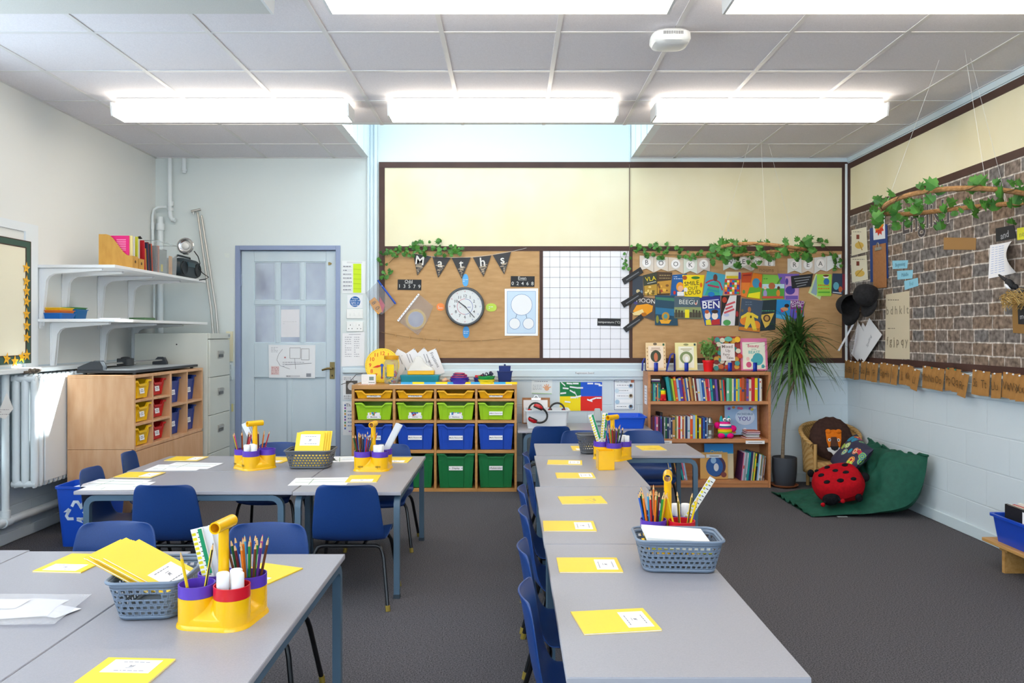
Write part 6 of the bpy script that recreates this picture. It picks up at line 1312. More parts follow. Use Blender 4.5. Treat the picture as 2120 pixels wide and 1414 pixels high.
# ------------------------------------------------------------------ recycling bin
binm = mat('recycling_blue_plastic', '#1250c8', .4)
t = thing('recycling_bin', 'blue recycling bin with a white arrow symbol, by the radiator', 'bin', (-2.62, 4.95, 0))
mb = MB(); mb.loft([rrect(.138, .098, .03, .0), rrect(.165, .122, .035, .355), rrect(.172, .129, .037, .358), rrect(.172, .129, .037, .372), rrect(.160, .117, .034, .372), rrect(.134, .094, .028, .006)], binm, True, True, True); build('body', mb, t)
mb = MB(); fz = lambda z: -(.098 + .024 * z / .355) - .0012
for k in range(3):
    a0 = R(90 + 120 * k); M = Matrix.Translation((0, 0, 0)) @ Matrix.Rotation(R(120 * k), 4, 'Z')
    for pl in ([(-.026, .030), (-.012, .056), (.012, .056), (.022, .040), (.010, .033), (.004, .043), (-.004, .043), (-.014, .024)], [(.014, .022), (.030, .052), (.036, .020)], [(-.034, .018), (-.050, -.008), (-.038, -.014), (-.022, .012)]):
        pts = []
        for x, y in pl: p = M @ Vector((x, y, 0)); pts.append((p.x * 1.3 - .035, fz(.215 + p.y * 1.3), .215 + p.y * 1.3))
        mb.face(pts, C('#dfe9f5'))
build('symbol', mb, t, smooth=0, label='white recycling arrows')
# ------------------------------------------------------------------ things on the back tray unit
UT = EH - (797 - 691) * US
def ring(r, z, n=24, sx=1, sy=1): return [(r * sx * math.cos(2 * math.pi * k / n), r * sy * math.sin(2 * math.pi * k / n), z) for k in range(n)]
t = thing('teaching_clock', 'big yellow teaching clock with red numbers standing on the tray unit', 'teaching clock', (-1.108, 6.83, UT))
M = Matrix.Translation((0, 0, .1500)) @ Matrix.Rotation(R(-6), 4, 'X') @ frame(Vector((0, 0, 0)), Vector((1, 0, 0)), Vector((0, -1, 0)))
yc = mat('clock_yellow', '#f7cf08', .4)
mb = MB(M); mb.lathe([(0, -.006), (.146, -.006), (.148, -.003), (.148, .003), (.146, .005), (0, .005)], yc, 48); build('dial', mb, t)
mb = MB(M)
for h in range(1, 13): a = R(30 * h); mb.text(str(h), .046, Matrix.Translation((.103 * math.sin(a), .103 * math.cos(a), .0058)), C('#e05a1a'), .02)
for k in range(60): a = R(6 * k); mb.M = M @ Matrix.Rotation(-a, 4, 'Z'); mb.box(-.0012, .0012, .133, .1405, .0052, .0058, C('#4a4418')); mb.M = M
build('numerals', mb, t, smooth=0)
mb = MB(M @ Matrix.Rotation(R(103), 4, 'Z')); mb.poly([(-.004, .0, .009), (-.010, .04, .009), (0, .085, .009), (.010, .04, .009), (.004, 0, .009)], (0, 0, -.002), C('#e2401c')); build('hour_hand', mb, t, smooth=0)
mb = MB(M @ Matrix.Rotation(R(180), 4, 'Z')); mb.poly([(-.005, -.004, .0115), (-.007, .045, .0115), (-.002, .115, .0115), (.002, .115, .0115), (.007, .045, .0115), (.005, -.004, .0115)], (0, 0, -.002), C('#1b50b5')); build('minute_hand', mb, t, smooth=0)
mb = MB(M); mb.lathe([(0, .014), (.014, .014), (.014, .005)], C('#1b50b5', .4), 16); build('centre_cap', mb, t)
mb = MB(); mb.poly([(-.05, .02, 0), (.05, .02, 0), (.03, .012, .12), (-.03, .012, .12)], (0, .004, 0), yc); build('stand', mb, t)
def world_box(p0, p1, y0, y1, z0, z1): return ((p0 - 1057) * y0 / F, (p1 - 1057) * y0 / F, y0, y1, z0, z1)
t = thing('thermostat', 'small white box with a grey display in front of the yellow teaching clock', 'thermostat', ((763 - 1057) * 6.62 / F, 6.63, UT))
mb = MB(); mb.box(-.06, .06, -.012, .012, .0, .082, white_plastic); build('housing', mb, t, bevel=.004)
mb = MB(); mb.box(.006, .044, -.0135, -.012, .034, .064, C('#7d9188', .3)); build('display', mb, t)
mb = MB(frame(Vector((-.03, -.012, .045)), Vector((1, 0, 0)), Vector((0, -1, 0)))); mb.lathe([(0, .003), (.016, .003), (.017, 0)], white_plastic, 20); build('dial', mb, t)
for k in range(6):
    mb = MB(); mb.box(.002 + .0085 * k, .008 + .0085 * k, -.0135, -.012, .014, .019, ink); build('button', mb, t)
mb = MB(); mb.tube([((752 - 1057) * 6.7 / F, 6.66, .97), ((735 - 1057) * 6.75 / F, 6.8, .955), ((722 - 1057) * 6.85 / F, 6.9, .89), ((706 - 1057) * 6.95 / F, 6.96, .86)], .0025, blackp, 6); mb.v = [p for p in mb.v]
solo('cable', mb, 'thin black cable from behind the yellow clock to the door frame', 'cable')
t = thing('brick_jar', 'tall clear jar of coloured bricks with a yellow lid on the tray unit', 'jar', ((810.5 - 1057) * 6.69 / F, 6.69, UT))
mb = MB(); mb.lathe([(0, .002), (.055, .002), (.059, .01), (.059, .18), (.05, .2), (.05, .212)], boxfilm, 24); build('body', mb, t)
mb = MB(); mb.lathe([(.061, .207), (.062, .212), (.062, .235), (.058, .238), (0, .238)], C('#dd9d1c', .35), 24); build('lid', mb, t)
mb = MB(); q = [[(.0595 * math.sin(R(a)), -.0595 * math.cos(R(a)), z) for a in range(-32, 38, 10)] for z in (.065, .165)]; mb.loft(q, C('#f2cf18'), False, False, False); build('label', mb, t, label='yellow paper label')
rr = random.Random(3)
for k in range(34):
    cn = rr.choice(['red', 'green', 'blue', 'yellow']); a = rr.uniform(0, 6.3); r_ = .040 * math.sqrt(rr.random()); z = .016 + .0035 * k if k < 20 else .02 + .0046 * (k - 10)
    if k >= 20: r_ = .042; a = rr.choice([R(200), R(-20), R(215), R(-35)]) + rr.uniform(-.2, .2)
    h = .009; mb2 = MB(Matrix.Translation(t.location) @ TM(r_ * math.cos(a), r_ * math.sin(a), z, rr.uniform(0, 90), rr.uniform(0, 90), rr.uniform(0, 90))); mb2.box(-h, h, -h, h, -h, h, C({'red': '#c8202a', 'green': '#2a8f3c', 'blue': '#2450b0', 'yellow': '#ecc81c'}[cn], .4))
    solo('plastic_brick', mb2, '%s plastic brick in the tall clear jar' % cn, 'brick', 'coloured bricks in the jar', smooth=0)
teal = mat('teal_clear_plastic', '#1d96a8', .3, trans=.25)
t = thing('teal_box', 'teal plastic box under the packet of wipes on the tray unit', 'box', ((870 - 1057) * 6.7 / F, 6.72, UT))
mb = MB(); mb.loft([rrect(.155, .06, .012, 0), rrect(.165, .066, .012, .066)], teal); build('body', mb, t)
mb = MB(); mb.loft([rrect(.167, .068, .012, .066), rrect(.167, .068, .012, .074), rrect(.16, .062, .012, .0765)], teal); build('lid', mb, t)
t = thing('wipes_packet', 'clear topped yellow packet of wipes on the teal box', 'packet', ((872 - 1057) * 6.7 / F, 6.71, UT + .0775))
mb = MB(); mb.box(-.112, .112, -.05, .05, 0, .036, C('#efb51c', .35)); build('base', mb, t, bevel=.006)
mb = MB(); rr = random.Random(6); q = []
for z, a, b in ((.036, .112, .05), (.055, .105, .046), (.075, .075, .04), (.105, .045, .03), (.14, .03, .018), (.152, .012, .008)): q.append([(x * (1 + rr.uniform(-.07, .07)) - .02 * (z > .06), y * (1 + rr.uniform(-.1, .1)), z + rr.uniform(-.003, .003)) for x, y, _ in rrect(a, b, min(a, b) * .5, 0, 3)])
mb.loft(q, clear('frosted_film', '#f2f2f0', .5, .3)); build('wrapper', mb, t)
t = thing('seashell', 'pinkish seashell between the teal box and the purple bowl', 'shell', ((922 - 1057) * 6.68 / F, 6.68, UT))
mb = MB(); q = []
for k in range(26):
    a = k * .55; rr_ = .032 * (1 - k / 27); c = Vector((rr_ * .55 * math.cos(a), rr_ * .55 * math.sin(a), .006 + .0019 * k + rr_ * .4)); q.append(c)
mb.tube(q, [max(.002, .021 * (1 - k / 26)) for k in range(26)], C('#dcae8e', .4), 8); build('whorl', mb, t)
def bowl(label, px, Y, r, h, c, z=UT, nm='plastic_bowl'):
    t = thing(nm, label, 'bowl', ((px - 1057) * Y / F, Y, z), 0, 'plastic bowls on the tray unit'); mb = MB(); mb.lathe([(0, 0), (r * .78, 0), (r * .8, .004), (r * .97, h), (r, h), (r, h - .006), (r * .96, h - .006), (r * .77, .004), (0, .004)], C(c, .35), 26); build('body', mb, t); return t
bowl('lower purple bowl under the plastic hoops', 951.5, 6.64, .084, .045, '#3d2f9c'); bowl('purple bowl nested in the lower one, heaped with plastic hoops', 951.5, 6.64, .078, .045, '#4a3aa8', UT + .0125)
for k, (c, cn) in enumerate((('#c23a5a', 'pink'), ('#5a3fb0', 'purple'), ('#c8304a', 'red'), ('#3a2c78', 'dark purple'), ('#d04a6a', 'rose'))):
    mb = MB(TM((951.5 - 1057) * 6.64 / F + .006 * (k % 3 - 1), 6.64 + .006 * (k % 2), UT + .062 + .0075 * k, 2, 0, 20 * k)); K = 28
    mb.tube([((.066 - .003 * k) * math.cos(2 * math.pi * j / K), (.05 - .002 * k) * math.sin(2 * math.pi * j / K), 0) for j in range(K)], .0035, C(c, .35), 6, closed=True); solo('plastic_hoop', mb, '%s plastic hoop on the purple bowl' % cn, 'hoop', 'plastic hoops on the purple bowl')
bowl('blue bowl of red counters, behind the green bowl', 995, 6.76, .062, .05, '#2c3f9c'); rr = random.Random(9)
for k in range(7):
    a = k * .9; mb = MB(TM((995 - 1057) * 6.76 / F + .036 * math.cos(a) * (k > 0), 6.76 + .036 * math.sin(a) * (k > 0), UT + .055, 20, 0, 50 * k)); mb.box(-.014, .014, -.012, .012, -.008, .012, C('#cf2030', .35)); solo('counter_block', mb, 'red block in the blue bowl', 'block', 'red blocks in the blue bowl', bevel=.002)
bowl('yellow bowl under the green bowl on the tray unit', 1007, 6.62, .072, .042, '#ecd21c'); bowl('green bowl of dark links stacked in the yellow bowl', 1007, 6.62, .074, .042, '#25a04c', UT + .027)
for k in range(12):
    a = rr.uniform(0, 6.3); r_ = .045 * math.sqrt(rr.random()); x = (1007 - 1057) * 6.62 / F + r_ * math.cos(a) + .01; mb = MB(TM(x, 6.62 + r_ * math.sin(a), UT + .073 + .002 * k, rr.uniform(0, 80), rr.uniform(0, 60), rr.uniform(0, 180)))
    mb.tube([(.012 * math.cos(j * math.pi / 5), .016 * math.sin(j * math.pi / 5), 0) for j in range(10)], .0035, C('#3c3a52', .4), 6, closed=True); solo('plastic_link', mb, 'dark plastic link heaped in the green bowl', 'link', 'dark links in the green bowl')
t = thing('storage_tub', 'navy lidded tub at the right end of the tray unit', 'tub', ((1045 - 1057) * 6.7 / F, 6.72, UT))
mb = MB(); mb.loft([rrect(.05, .05, .008, 0), rrect(.062, .06, .008, .10), rrect(.067, .064, .008, .101), rrect(.067, .064, .008, .107)], C('#182a66', .45)); build('body', mb, t)
mb = MB(); mb.loft([rrect(.048, .05, .006, .107), rrect(.05, .052, .006, .146), rrect(.05, .052, .006, .15)], C('#1b2f70', .45)); mb.lathe([(0, .166), (.008, .166), (.008, .15)], C('#182a66', .45), 10); build('lid', mb, t)
# number track along the front edge, in alternate blue and yellow
t = thing('number_track', 'blue and yellow number track lying along the front of the tray unit', 'number track', (ux(950), 6.60, UT))
for k in range(10):
    a, b = ux(828 + 24.3 * k), ux(828 + 24.3 * (k + 1)); mb = MB(); mb.box(a, b, 6.592, 6.60, UT + .002, UT + .021, C('#3f9fd0' if k % 2 == 0 else '#f0d01c')); build('segment', mb, t, world=True)
mb = MB(); mb.box(ux(806), ux(1060), 6.545, 6.589, UT + .0005, UT + .004, paper); solo('paper_strip', mb, 'long white paper strip on the front edge of the tray unit', 'paper')
mb = MB(); mb.box(ux(741), ux(776), 6.545, 6.60, UT + .0005, UT + .002, paper)
for k in range(7): mb.box(ux(743 + 4.6 * k + (k > 3) * 2), ux(746.4 + 4.6 * k + (k > 3) * 2), 6.55, 6.595, UT + .002, UT + .0024, C('#e8703a'))
solo('number_strip', mb, 'white strip with orange marks on the tray unit below the thermostat', 'strip', smooth=0)
# ------------------------------------------------------------------ things on the back table
def deep_tray(label, x, y, z, a, b, h, c, nm='storage_tray'):
    t = thing(nm, label, 'tray', (x, y, z)); m = C(c, .4); mb = MB()
    mb.loft([rrect(a * .9, b * .9, .02, 0), rrect(a, b, .025, h - .012), rrect(a + .012, b + .012, .03, h - .010), rrect(a + .012, b + .012, .03, h), rrect(a - .003, b - .003, .024, h), rrect(a * .9 - .003, b * .9 - .003, .018, .004)], m); build('tub', mb, t); return t
ex = (1132 - 1057) * 6.58 / F
deep_tray('white plastic tray of red ear defenders on the back table', ex, 6.62, TZ, .178, .125, .150, '#d6d9dd')
def ears(label, x, y, z, rx, rz, tilt=0, cupc='#b5141c'):
    t = thing('ear_defenders', label, 'ear defenders', (x, y, z), 0, 'red and black ear defenders'); M = TM(0, 0, 0, rx, tilt, rz)
    mb = MB(M); mb.tube([(.068 * math.cos(R(a)), 0, .02 + .085 * math.sin(R(a))) for a in range(0, 181, 15)], .009, blackp, 8); build('headband', mb, t)
    for s in (-1, 1):
        mb = MB(M @ Matrix.Translation((s * .062, 0, -.005)) @ frame(Vector((0, 0, 0)), Vector((0, 1, 0)), Vector((s, 0, 0)))); mb.lathe([(0, .024), (.02, .022), (.033, .012), (.036, 0), (.036, -.006)], C(cupc, .25, .5), 20, (0, 0, 0), 1.0, 1.2); build('ear_cup', mb, t)
        mb = MB(M @ Matrix.Translation((s * .062, 0, -.005)) @ frame(Vector((0, 0, 0)), Vector((0, 1, 0)), Vector((s, 0, 0)))); mb.lathe([(.034, -.006), (.036, -.012), (.032, -.018), (.012, -.018)], blackp, 20, (0, 0, 0), 1.0, 1.2); build('cushion', mb, t)
    t.scale = (.92, .92, .92); return t
ears('red ear defenders hanging over the left front of the white tray', ex - .095, 6.432, TZ + .128, 12, 15, 115)
ears('black banded red ear defenders standing at the left of the white tray', ex - .085, 6.60, TZ + .120, -38, 6)
ears('dark red ear defenders standing at the right of the white tray', ex + .085, 6.61, TZ + .122, -42, -8, 0, '#7c1218')
t = thing('clipboard', 'clipboard with white paper leaning behind the white tray', 'clipboard', ((1110 - 1057) * 6.85 / F, 6.84, TZ))
M = TM(0, 0, 0, -8); mb = MB(M); mb.box(-.12, .12, 0, .004, 0, .225, noisy('brown_hardboard', '#a9744a', '#9a663e', (1, 1, 1), 40, .6)); build('board', mb, t)
mb = MB(M); mb.box(-.11, .10, -.002, 0, .01, .205, paper); build('paper', mb, t, label='white paper on the board')
mb = MB(M); mb.box(-.04, .04, -.008, 0, .205, .222, chrome); mb.tube([(.02 * math.cos(a), -.006, .222 + .025 * math.sin(a)) for a in (0, .8, 1.57, 2.3, 3.14)], .004, chrome, 6); build('clip', mb, t)
t = thing('air_monitor', 'grey tapering monitor with a dark base on the back table', 'monitor', ((1237 - 1057) * 6.66 / F, 6.66, TZ))
mb = MB(); mb.loft([rrect(.039, .03, .006, .0), rrect(.037, .028, .006, .05)], C('#5c6a6c', .5)); build('base', mb, t)
mb = MB(); mb.loft([rrect(.037, .028, .006, .05), rrect(.024, .016, .008, .145), rrect(.018, .012, .008, .150)], C('#a3a8a8', .5)); build('body', mb, t)
mb = MB(); mb.box(-.024, .024, -.0315, -.029, .012, .034, C('#9db3ab', .3)); build('display', mb, t)
deep_tray('shallow blue plastic tray on the back table, beside the bookcase', (1296 - 1057) * 6.56 / F, 6.63, TZ, .150, .16, .098, '#1450c8', 'shallow_tray')
# ------------------------------------------------------------------ books on the bookcase
def book(label, group, x, z, w, h, d, col, lean=0.0, y=BY + .02, band=None, pages=True, name='picture_book'):
    """a standing book: x is the left foot of its spine; lean in degrees, positive leans to the left"""
    mb = MB(); cm = C(col, .45); t = min(.0022, w * .18)
    mb.box(0, t, 0, d, 0, h, cm); mb.box(w - t, w, 0, d, 0, h, cm); mb.box(t, w - t, 0, t, 0, h, cm); mb.box(t, w - t, t, d - .004, .003, h - .003, paper)
    for (z0, z1, c) in (band or []): mb.box(w * .12, w * .88, -.0005, 0, h * z0, h * z1, C(c))
    M = Matrix.Translation((x, y, z)) @ Matrix.Rotation(R(-lean), 4, 'Y'); mb.v = [M @ p for p in mb.v]
    lo = min(p.z for p in mb.v); mb.v = [p + Vector((0, 0, z + .0008 - lo)) for p in mb.v]
    return solo(name, mb, label, 'book', group, smooth=0)
PAL = {'teal': '#1b8f93', 'lime': '#a3b92c', 'orange': '#d9531c', 'light blue': '#8fb4d8', 'purple': '#4b3a9a', 'crimson': '#9c1f3a', 'cream': '#dccfae', 'blue': '#1f55a5', 'maroon': '#6b1c22', 'tan': '#b98a4c', 'brown': '#7a4526', 'grey': '#8f95a0', 'pale grey': '#bcc3d0', 'red': '#c2242c', 'navy': '#25305e', 'black': '#1d1d22', 'yellow': '#e6cb1e', 'green': '#4d9a4a', 'mint': '#6fb79c', 'white': '#e4e4e2', 'dark green': '#1d5c3c', 'pink': '#d96a8c', 'rust': '#b5512c', 'beige': '#c9b59a', 'violet': '#6a4a9c', 'olive': '#6f7a2a', 'plum': '#4a2048'}
BC = BS / 7.852
def row(seq, x0, z, where, group, dpt=.15, seed=1, y=BY + .02):
    """seq items: colour, width in crop pixels, height m, lean"""
    rr = random.Random(seed); x = x0; n = len(seq); names = [s[0] for s in seq]; used = {}
    for k, (cn, wpx, h, lean) in enumerate(seq):
        w = wpx * BC; a = names[k - 1] if k else None; b = names[k + 1] if k < n - 1 else None
        if a and b: lb = '%s book spine, %s, between %s and %s' % (cn, where, a, b)
        elif b: lb = '%s book spine at the left end, %s, beside %s' % (cn, where, b)
        else: lb = '%s book spine at the right end, %s, beside %s' % (cn, where, a)
        used[lb] = used.get(lb, 0) + 1
        if used[lb] > 1: lb = lb.replace(' book spine', ' book further right', 1)
        band = [(u, u + rr.uniform(.05, .14), rr.choice(['#e4dfd2', '#e0c040', '#c84a3a', '#2a3f7a', '#3f8f8a', '#d8d8dc'])) for u in ((rr.uniform(.3, .6),) if rr.random() < .45 else (rr.uniform(.05, .12), rr.uniform(.8, .9)) if rr.random() < .4 else ())]
        dd = dpt + rr.uniform(-.02, .01)
        book(lb, group, x, z, w * .94, h, dd, PAL[cn], lean, y + rr.uniform(0, .006), band); nxt = seq[k + 1] if k < n - 1 else None
        x += w / max(.9, math.cos(R(lean))) + .0004
        if nxt and nxt[3] < lean: x += min(nxt[2], h) * 0 + .001
    return x
z1, z2, z3 = SH
X0 = BX0 + .004
x = row([('olive', 20, .148, 0), ('plum', 16, .148, 0), ('teal', 22, .148, 0), ('mint', 20, .148, 0), ('navy', 22, .148, 0), ('tan', 20, .148, 0), ('teal', 22, .148, 0), ('dark green', 20, .148, 0)], X0, z1, 'the top shelf', 'small books at the left of the top shelf', .13, 3)
for k, (c, cn) in enumerate((('#2a5c3c', 'green'), ('#4a2a6a', 'purple'), ('#d8d6d8', 'white'))):
    mb = MB(); mb.box(X0 + .008, X0 + .082, BY + .03, BY + .14, z1 + .151 + .0125 * k, z1 + .1625 + .0125 * k, C(c)); solo('picture_book', mb, '%s book lying flat on the small books of the top shelf' % cn, 'book', 'books lying on the small books', bevel=.001)
xs = BX0 + (432 - 130) * BC
row([('teal', 56, .205, 8), ('dark green', 26, .2, 8), ('lime', 34, .19, 8), ('orange', 42, .205, 7.5), ('light blue', 36, .19, 7.5), ('purple', 50, .2, 7.5), ('crimson', 22, .205, 7.5), ('tan', 22, .19, 7.5), ('blue', 24, .19, 7.5), ('cream', 26, .198, 7.5), ('maroon', 20, .195, 7.5), ('tan', 36, .205, 7.5), ('brown', 24, .205, 7.5), ('cream', 22, .195, 7), ('maroon', 26, .2, 7), ('pale grey', 44, .19, 6.5), ('light blue', 34, .19, 6.5), ('blue', 34, .192, 6), ('beige', 26, .19, 6), ('red', 36, .19, 6), ('pink', 26, .188, 5.5), ('teal', 36, .188, 5), ('navy', 36, .188, 5), ('violet', 42, .185, 4.5), ('black', 28, .182, 4.5), ('tan', 34, .182, 4), ('teal', 20, .18, 4), ('red', 26, .18, 4)], xs, z1, 'the top shelf', 'leaning books on the top shelf', .15, 5)
xe = BX1 - .045
right = [('mint', 46, .195, 0), ('green', 40, .194, 0), ('cream', 30, .19, 0), ('blue', 34, .19, 0), ('yellow', 30, .188, 0), ('mint', 30, .19, 0), ('orange', 30, .192, 0), ('rust', 48, .2, 0), ('brown', 30, .19, 0), ('violet', 40, .19, 0), ('cream', 40, .185, 0), ('red', 54, .2, 0), ('yellow', 50, .195, 0), ('blue', 24, .193, 0), ('white', 26, .192, 0), ('beige', 16, .19, 0)]
row(right, xe - sum(s[1] for s in right) * BC - .008, z1, 'the right of the top shelf', 'upright books on the right of the top shelf', .15, 7)
# middle shelf
row([('plum', 30, .185, 0), ('maroon', 30, .188, 0), ('violet', 24, .185, 0), ('pink', 32, .185, 0), ('plum', 36, .187, 0), ('purple', 26, .19, 0), ('black', 30, .185, 0), ('grey', 22, .182, 0), ('dark green', 30, .178, 0), ('navy', 30, .178, 0), ('grey', 28, .176, 0), ('navy', 26, .176, 0), ('tan', 44, .19, 0), ('olive', 22, .19, 0), ('cream', 26, .19, 0), ('red', 36, .19, 0), ('white', 28, .19, 0), ('rust', 26, .19, 0), ('cream', 22, .19, 0), ('navy', 34, .188, 0), ('pale grey', 44, .188, 0), ('orange', 44, .195, 0), ('light blue', 40, .198, 0), ('yellow', 26, .2, 0), ('black', 30, .17, 0), ('yellow', 36, .172, 0), ('plum', 26, .175, 0), ('blue', 34, .178, 0), ('navy', 28, .178, 0), ('light blue', 14, .178, 0)], X0 + .002, z2, 'the middle shelf', 'books on the middle shelf', .15, 11)
mb = MB(TM(bx(1372), BY + .06, z2 + .191, 0, 0, 8)); mb.box(-.012, .012, 0, .12, 0, .028, C('#2b2420')); solo('notebook', mb, 'dark notebook lying on top of the middle shelf books', 'book', bevel=.001)
# bottom shelf
row([('grey', 34, .20, 13), ('pale grey', 30, .21, 13), ('black', 26, .20, 13), ('light blue', 30, .205, 13), ('white', 26, .21, 13), ('maroon', 34, .21, 12), ('cream', 26, .21, 12), ('blue', 40, .215, 12), ('black', 44, .21, 12), ('tan', 18, .21, 12), ('black', 60, .22, 12), ('teal', 30, .215, 11), ('pink', 24, .21, 10), ('light blue', 28, .215, 10)], BX0 + .075, z3, 'the left of the bottom shelf', 'leaning books on the left of the bottom shelf', .15, 13, BY + .035)
row([('plum', 16, .235, -6), ('pink', 13, .235, -6), ('pale grey', 26, .24, -6), ('grey', 26, .235, -6), ('pale grey', 19, .235, -6), ('teal', 32, .24, -6), ('navy', 37, .245, -6), ('beige', 20, .24, -6), ('green', 19, .235, -6), ('yellow', 19, .23, -6), ('black', 32, .23, -6), ('light blue', 22, .225, -6), ('white', 19, .22, -6), ('olive', 16, .225, -6), ('grey', 20, .215, -6), ('beige', 13, .205, -6), ('brown', 12, .2, -6), ('pale grey', 10, .205, -6)], 1.952, z3, 'the right of the bottom shelf', 'leaning books on the right of the bottom shelf', .15, 17, BY + .02)
def face_book(label, px0, px1, pt, pb, y, col, decor, tilt=4, thick=.008, cat='book', nm='picture_book'):
    """a book standing face out; px values give its size at depth y"""
    s = y / F; w = (px1 - px0) * s; h = (pb - pt) * s; x = ((px0 + px1) / 2 - 1057) * s; z = max(EH - (pb - 691) * s, .0585)
    mb = MB(Matrix.Translation((x, y, z)) @ Matrix.Rotation(R(-tilt), 4, 'X')); mb.box(-w / 2, w / 2, 0, .0015, 0, h, C(col, .4)); mb.box(-w / 2 + .002, w / 2, .0015, thick - .0015, .002, h - .002, paper); mb.box(-w / 2, w / 2, thick - .0015, thick, 0, h, C(col, .4)); mb.box(-w / 2, -w / 2 + .0015, .0015, thick - .0015, 0, h, C(col, .4))
    k = 0
    for d in decor:
        k += 1; o = -.0004 * k
        def Q(u, v): return (-w / 2 + u * w, o, h * (1 - v))
        if d[0] == 'r': a, b, c_, e = d[1]; mb.face([Q(a, b), Q(c_, b), Q(c_, e), Q(a, e)], C(d[2], .4))
        elif d[0] == 'd': a, b, r1, r2 = d[1]; mb.face([Q(a + r1 * math.cos(q * math.pi / 10), b + r2 * math.sin(q * math.pi / 10)) for q in range(20)], C(d[2], .4))
        elif d[0] == 't': mb.text(d[1], d[4] * h, frame(Vector(Q(d[2], d[3])), Vector((1, 0, 0)), Vector((0, -1, 0))), C(d[5]), .01)
    return solo(nm, mb, label, cat, None, smooth=0)
rr = random.Random(4)
face_book('light blue picture book lettered Incredible You, facing out on the middle shelf', 1501, 1568, 839.5, 900, 6.865, '#9fbde0', [('d', (rr.uniform(.08, .92), rr.choice([rr.uniform(.05, .2), rr.uniform(.75, .93)]), .05, .045), rr.choice(['#e08a3a', '#8a4fb0', '#e06a8a', '#e8d04a', '#3f8fb0', '#e4e4ee'])) for _ in range(14)] + [('d', (.62, .4, .3, .27), '#c9d9ee'), ('t', 'INCREDIBLE', .62, .3, .10, '#3f6f9a'), ('t', 'YOU', .6, .46, .2, '#4a3f9a')], 3)
face_book('blue picture book with yellow lettering, facing out on the bottom shelf', 1459, 1519, 919, 990, 6.83, '#3f9fd0', [('r', (0, 0, 1, .25), '#2f8fd8'), ('d', (.3, .45, .3, .12), '#7fc0c8'), ('t', 'Ocean', .42, .24, .14, '#d8c84a')], 3)
face_book('tan picture book with a dark planet, facing out on the bottom shelf', 1450, 1507, 937, 991.5, 6.79, '#d2a35c', [('d', (.57, .52, .36, .40), '#4a3550'), ('d', (.52, .54, .31, .36), '#2c5a9c'), ('d', (.58, .56, .09, .15), '#cfd4dc'), ('d', (.48, .3, .1, .12), '#8fb4d8'), ('r', (.22, .07, .78, .2), '#dfe4ea'), ('r', (.34, .125, .68, .15), '#5a5a5a'), ('d', (.85, .84, .1, .1), '#7a3f3a')], 3)
face_book('cream card book with an oblong grey window, behind the tan planet book', 1495, 1519, 939.5, 990.5, 6.808, '#d5c7a6', [('r', (.15, .2, .5, .8), '#b0b8b0'), ('r', (.2, .25, .42, .75), '#6f7a7c')], 3)
# top of the bookcase
def stand(label, px, y, front=True):
    x = (px - 1057) * y / F; t = thing('book_stand', label, 'book stand', (x, y, BTOP), 0, 'blue book stands on the bookcase'); m = C('#15319c', .35)
    mb = MB(); q = [(-.055, .045), (-.055, .012), (-.048, .006), (-.02, .006), (.055, .004), (.075, .02), (.068, .075), (.06, .14)]
    mb.loft([[(xx, yy, zz) for xx in (-.017, .017)] for yy, zz in q], m, False, False, False); build('support', mb, t, solid=.005)
    for s in (-1, 1):
        mb = MB(); mb.loft([[(s * .045 + xx, yy, zz) for xx in (-.011, .011)] for yy, zz in ((-.03, .006), (.0, .004), (.06, .004), (.09, .006), (.07, .06))], m, False, False, False); build('foot', mb, t, solid=.005)
    return t
YT = 6.80
hist = [('r', (.15, .12, .87, .93), '#e9dccb')]
face_book('cream and orange picture book with a dark oval, on the bookcase top', 1338, 1379, 709, 766, YT - .02, '#e3c596', [('r', (.13, .12, .88, .92), '#e8d4bf'), ('d', (.5, .5, .27, .22), '#39402e'), ('d', (.5, .53, .1, .16), '#c06a45'), ('r', (.28, .19, .72, .215), '#a5806a'), ('r', (.25, .26, .75, .28), '#a5806a'), ('d', (.47, .05, .1, .045), '#6a5a46'), ('r', (.85, .03, .95, .11), '#2f5c40')] + [('d', (.07, .2 + .14 * k, .025, .02), '#8a5a3a') for k in range(6)] + [('d', (.93, .2 + .14 * k, .025, .02), '#8a5a3a') for k in range(6)], 8)
face_book('pale yellow picture book with a round picture, on the bookcase top', 1399, 1444, 709, 766, YT - .02, '#e6da9a', [('r', (.15, .14, .86, .92), '#e8e3d0'), ('d', (.5, .55, .3, .23), '#7c8a5a'), ('d', (.5, .57, .18, .16), '#d9d3bd'), ('d', (.52, .6, .08, .1), '#e8e6e4'), ('r', (.25, .22, .76, .245), '#a59a6a'), ('r', (.35, .28, .66, .3), '#a59a6a'), ('d', (.5, .07, .12, .04), '#8f8b5a'), ('r', (.86, .03, .95, .11), '#2f4c50')], 8)
rr = random.Random(14)
face_book('busy red picture book lettered Mixed Up Fairy Tales, on the bookcase top', 1476, 1535, 696, 767, YT + .0, '#9c3a34', [('d', (rr.random() * .9 + .05, rr.random() * .9 + .05, .09, .07), rr.choice(['#c8402c', '#d8a03a', '#3f8f8a', '#a54a7a', '#7a2a2a', '#d8d0b8', '#5a7a3a', '#c2602c'])) for _ in range(60)] + [('r', (.27, .22, .76, .72), '#e6dcd8'), ('d', (.87, .1, .1, .085), '#eab52c'), ('d', (.55, .09, .14, .07), '#5fae9c'), ('t', 'Mixed', .5, .31, .13, '#77655f'), ('t', 'Up', .52, .43, .12, '#77655f'), ('t', 'Fairy', .46, .54, .10, '#77655f'), ('t', 'Tales', .58, .64, .10, '#77655f')], 7)
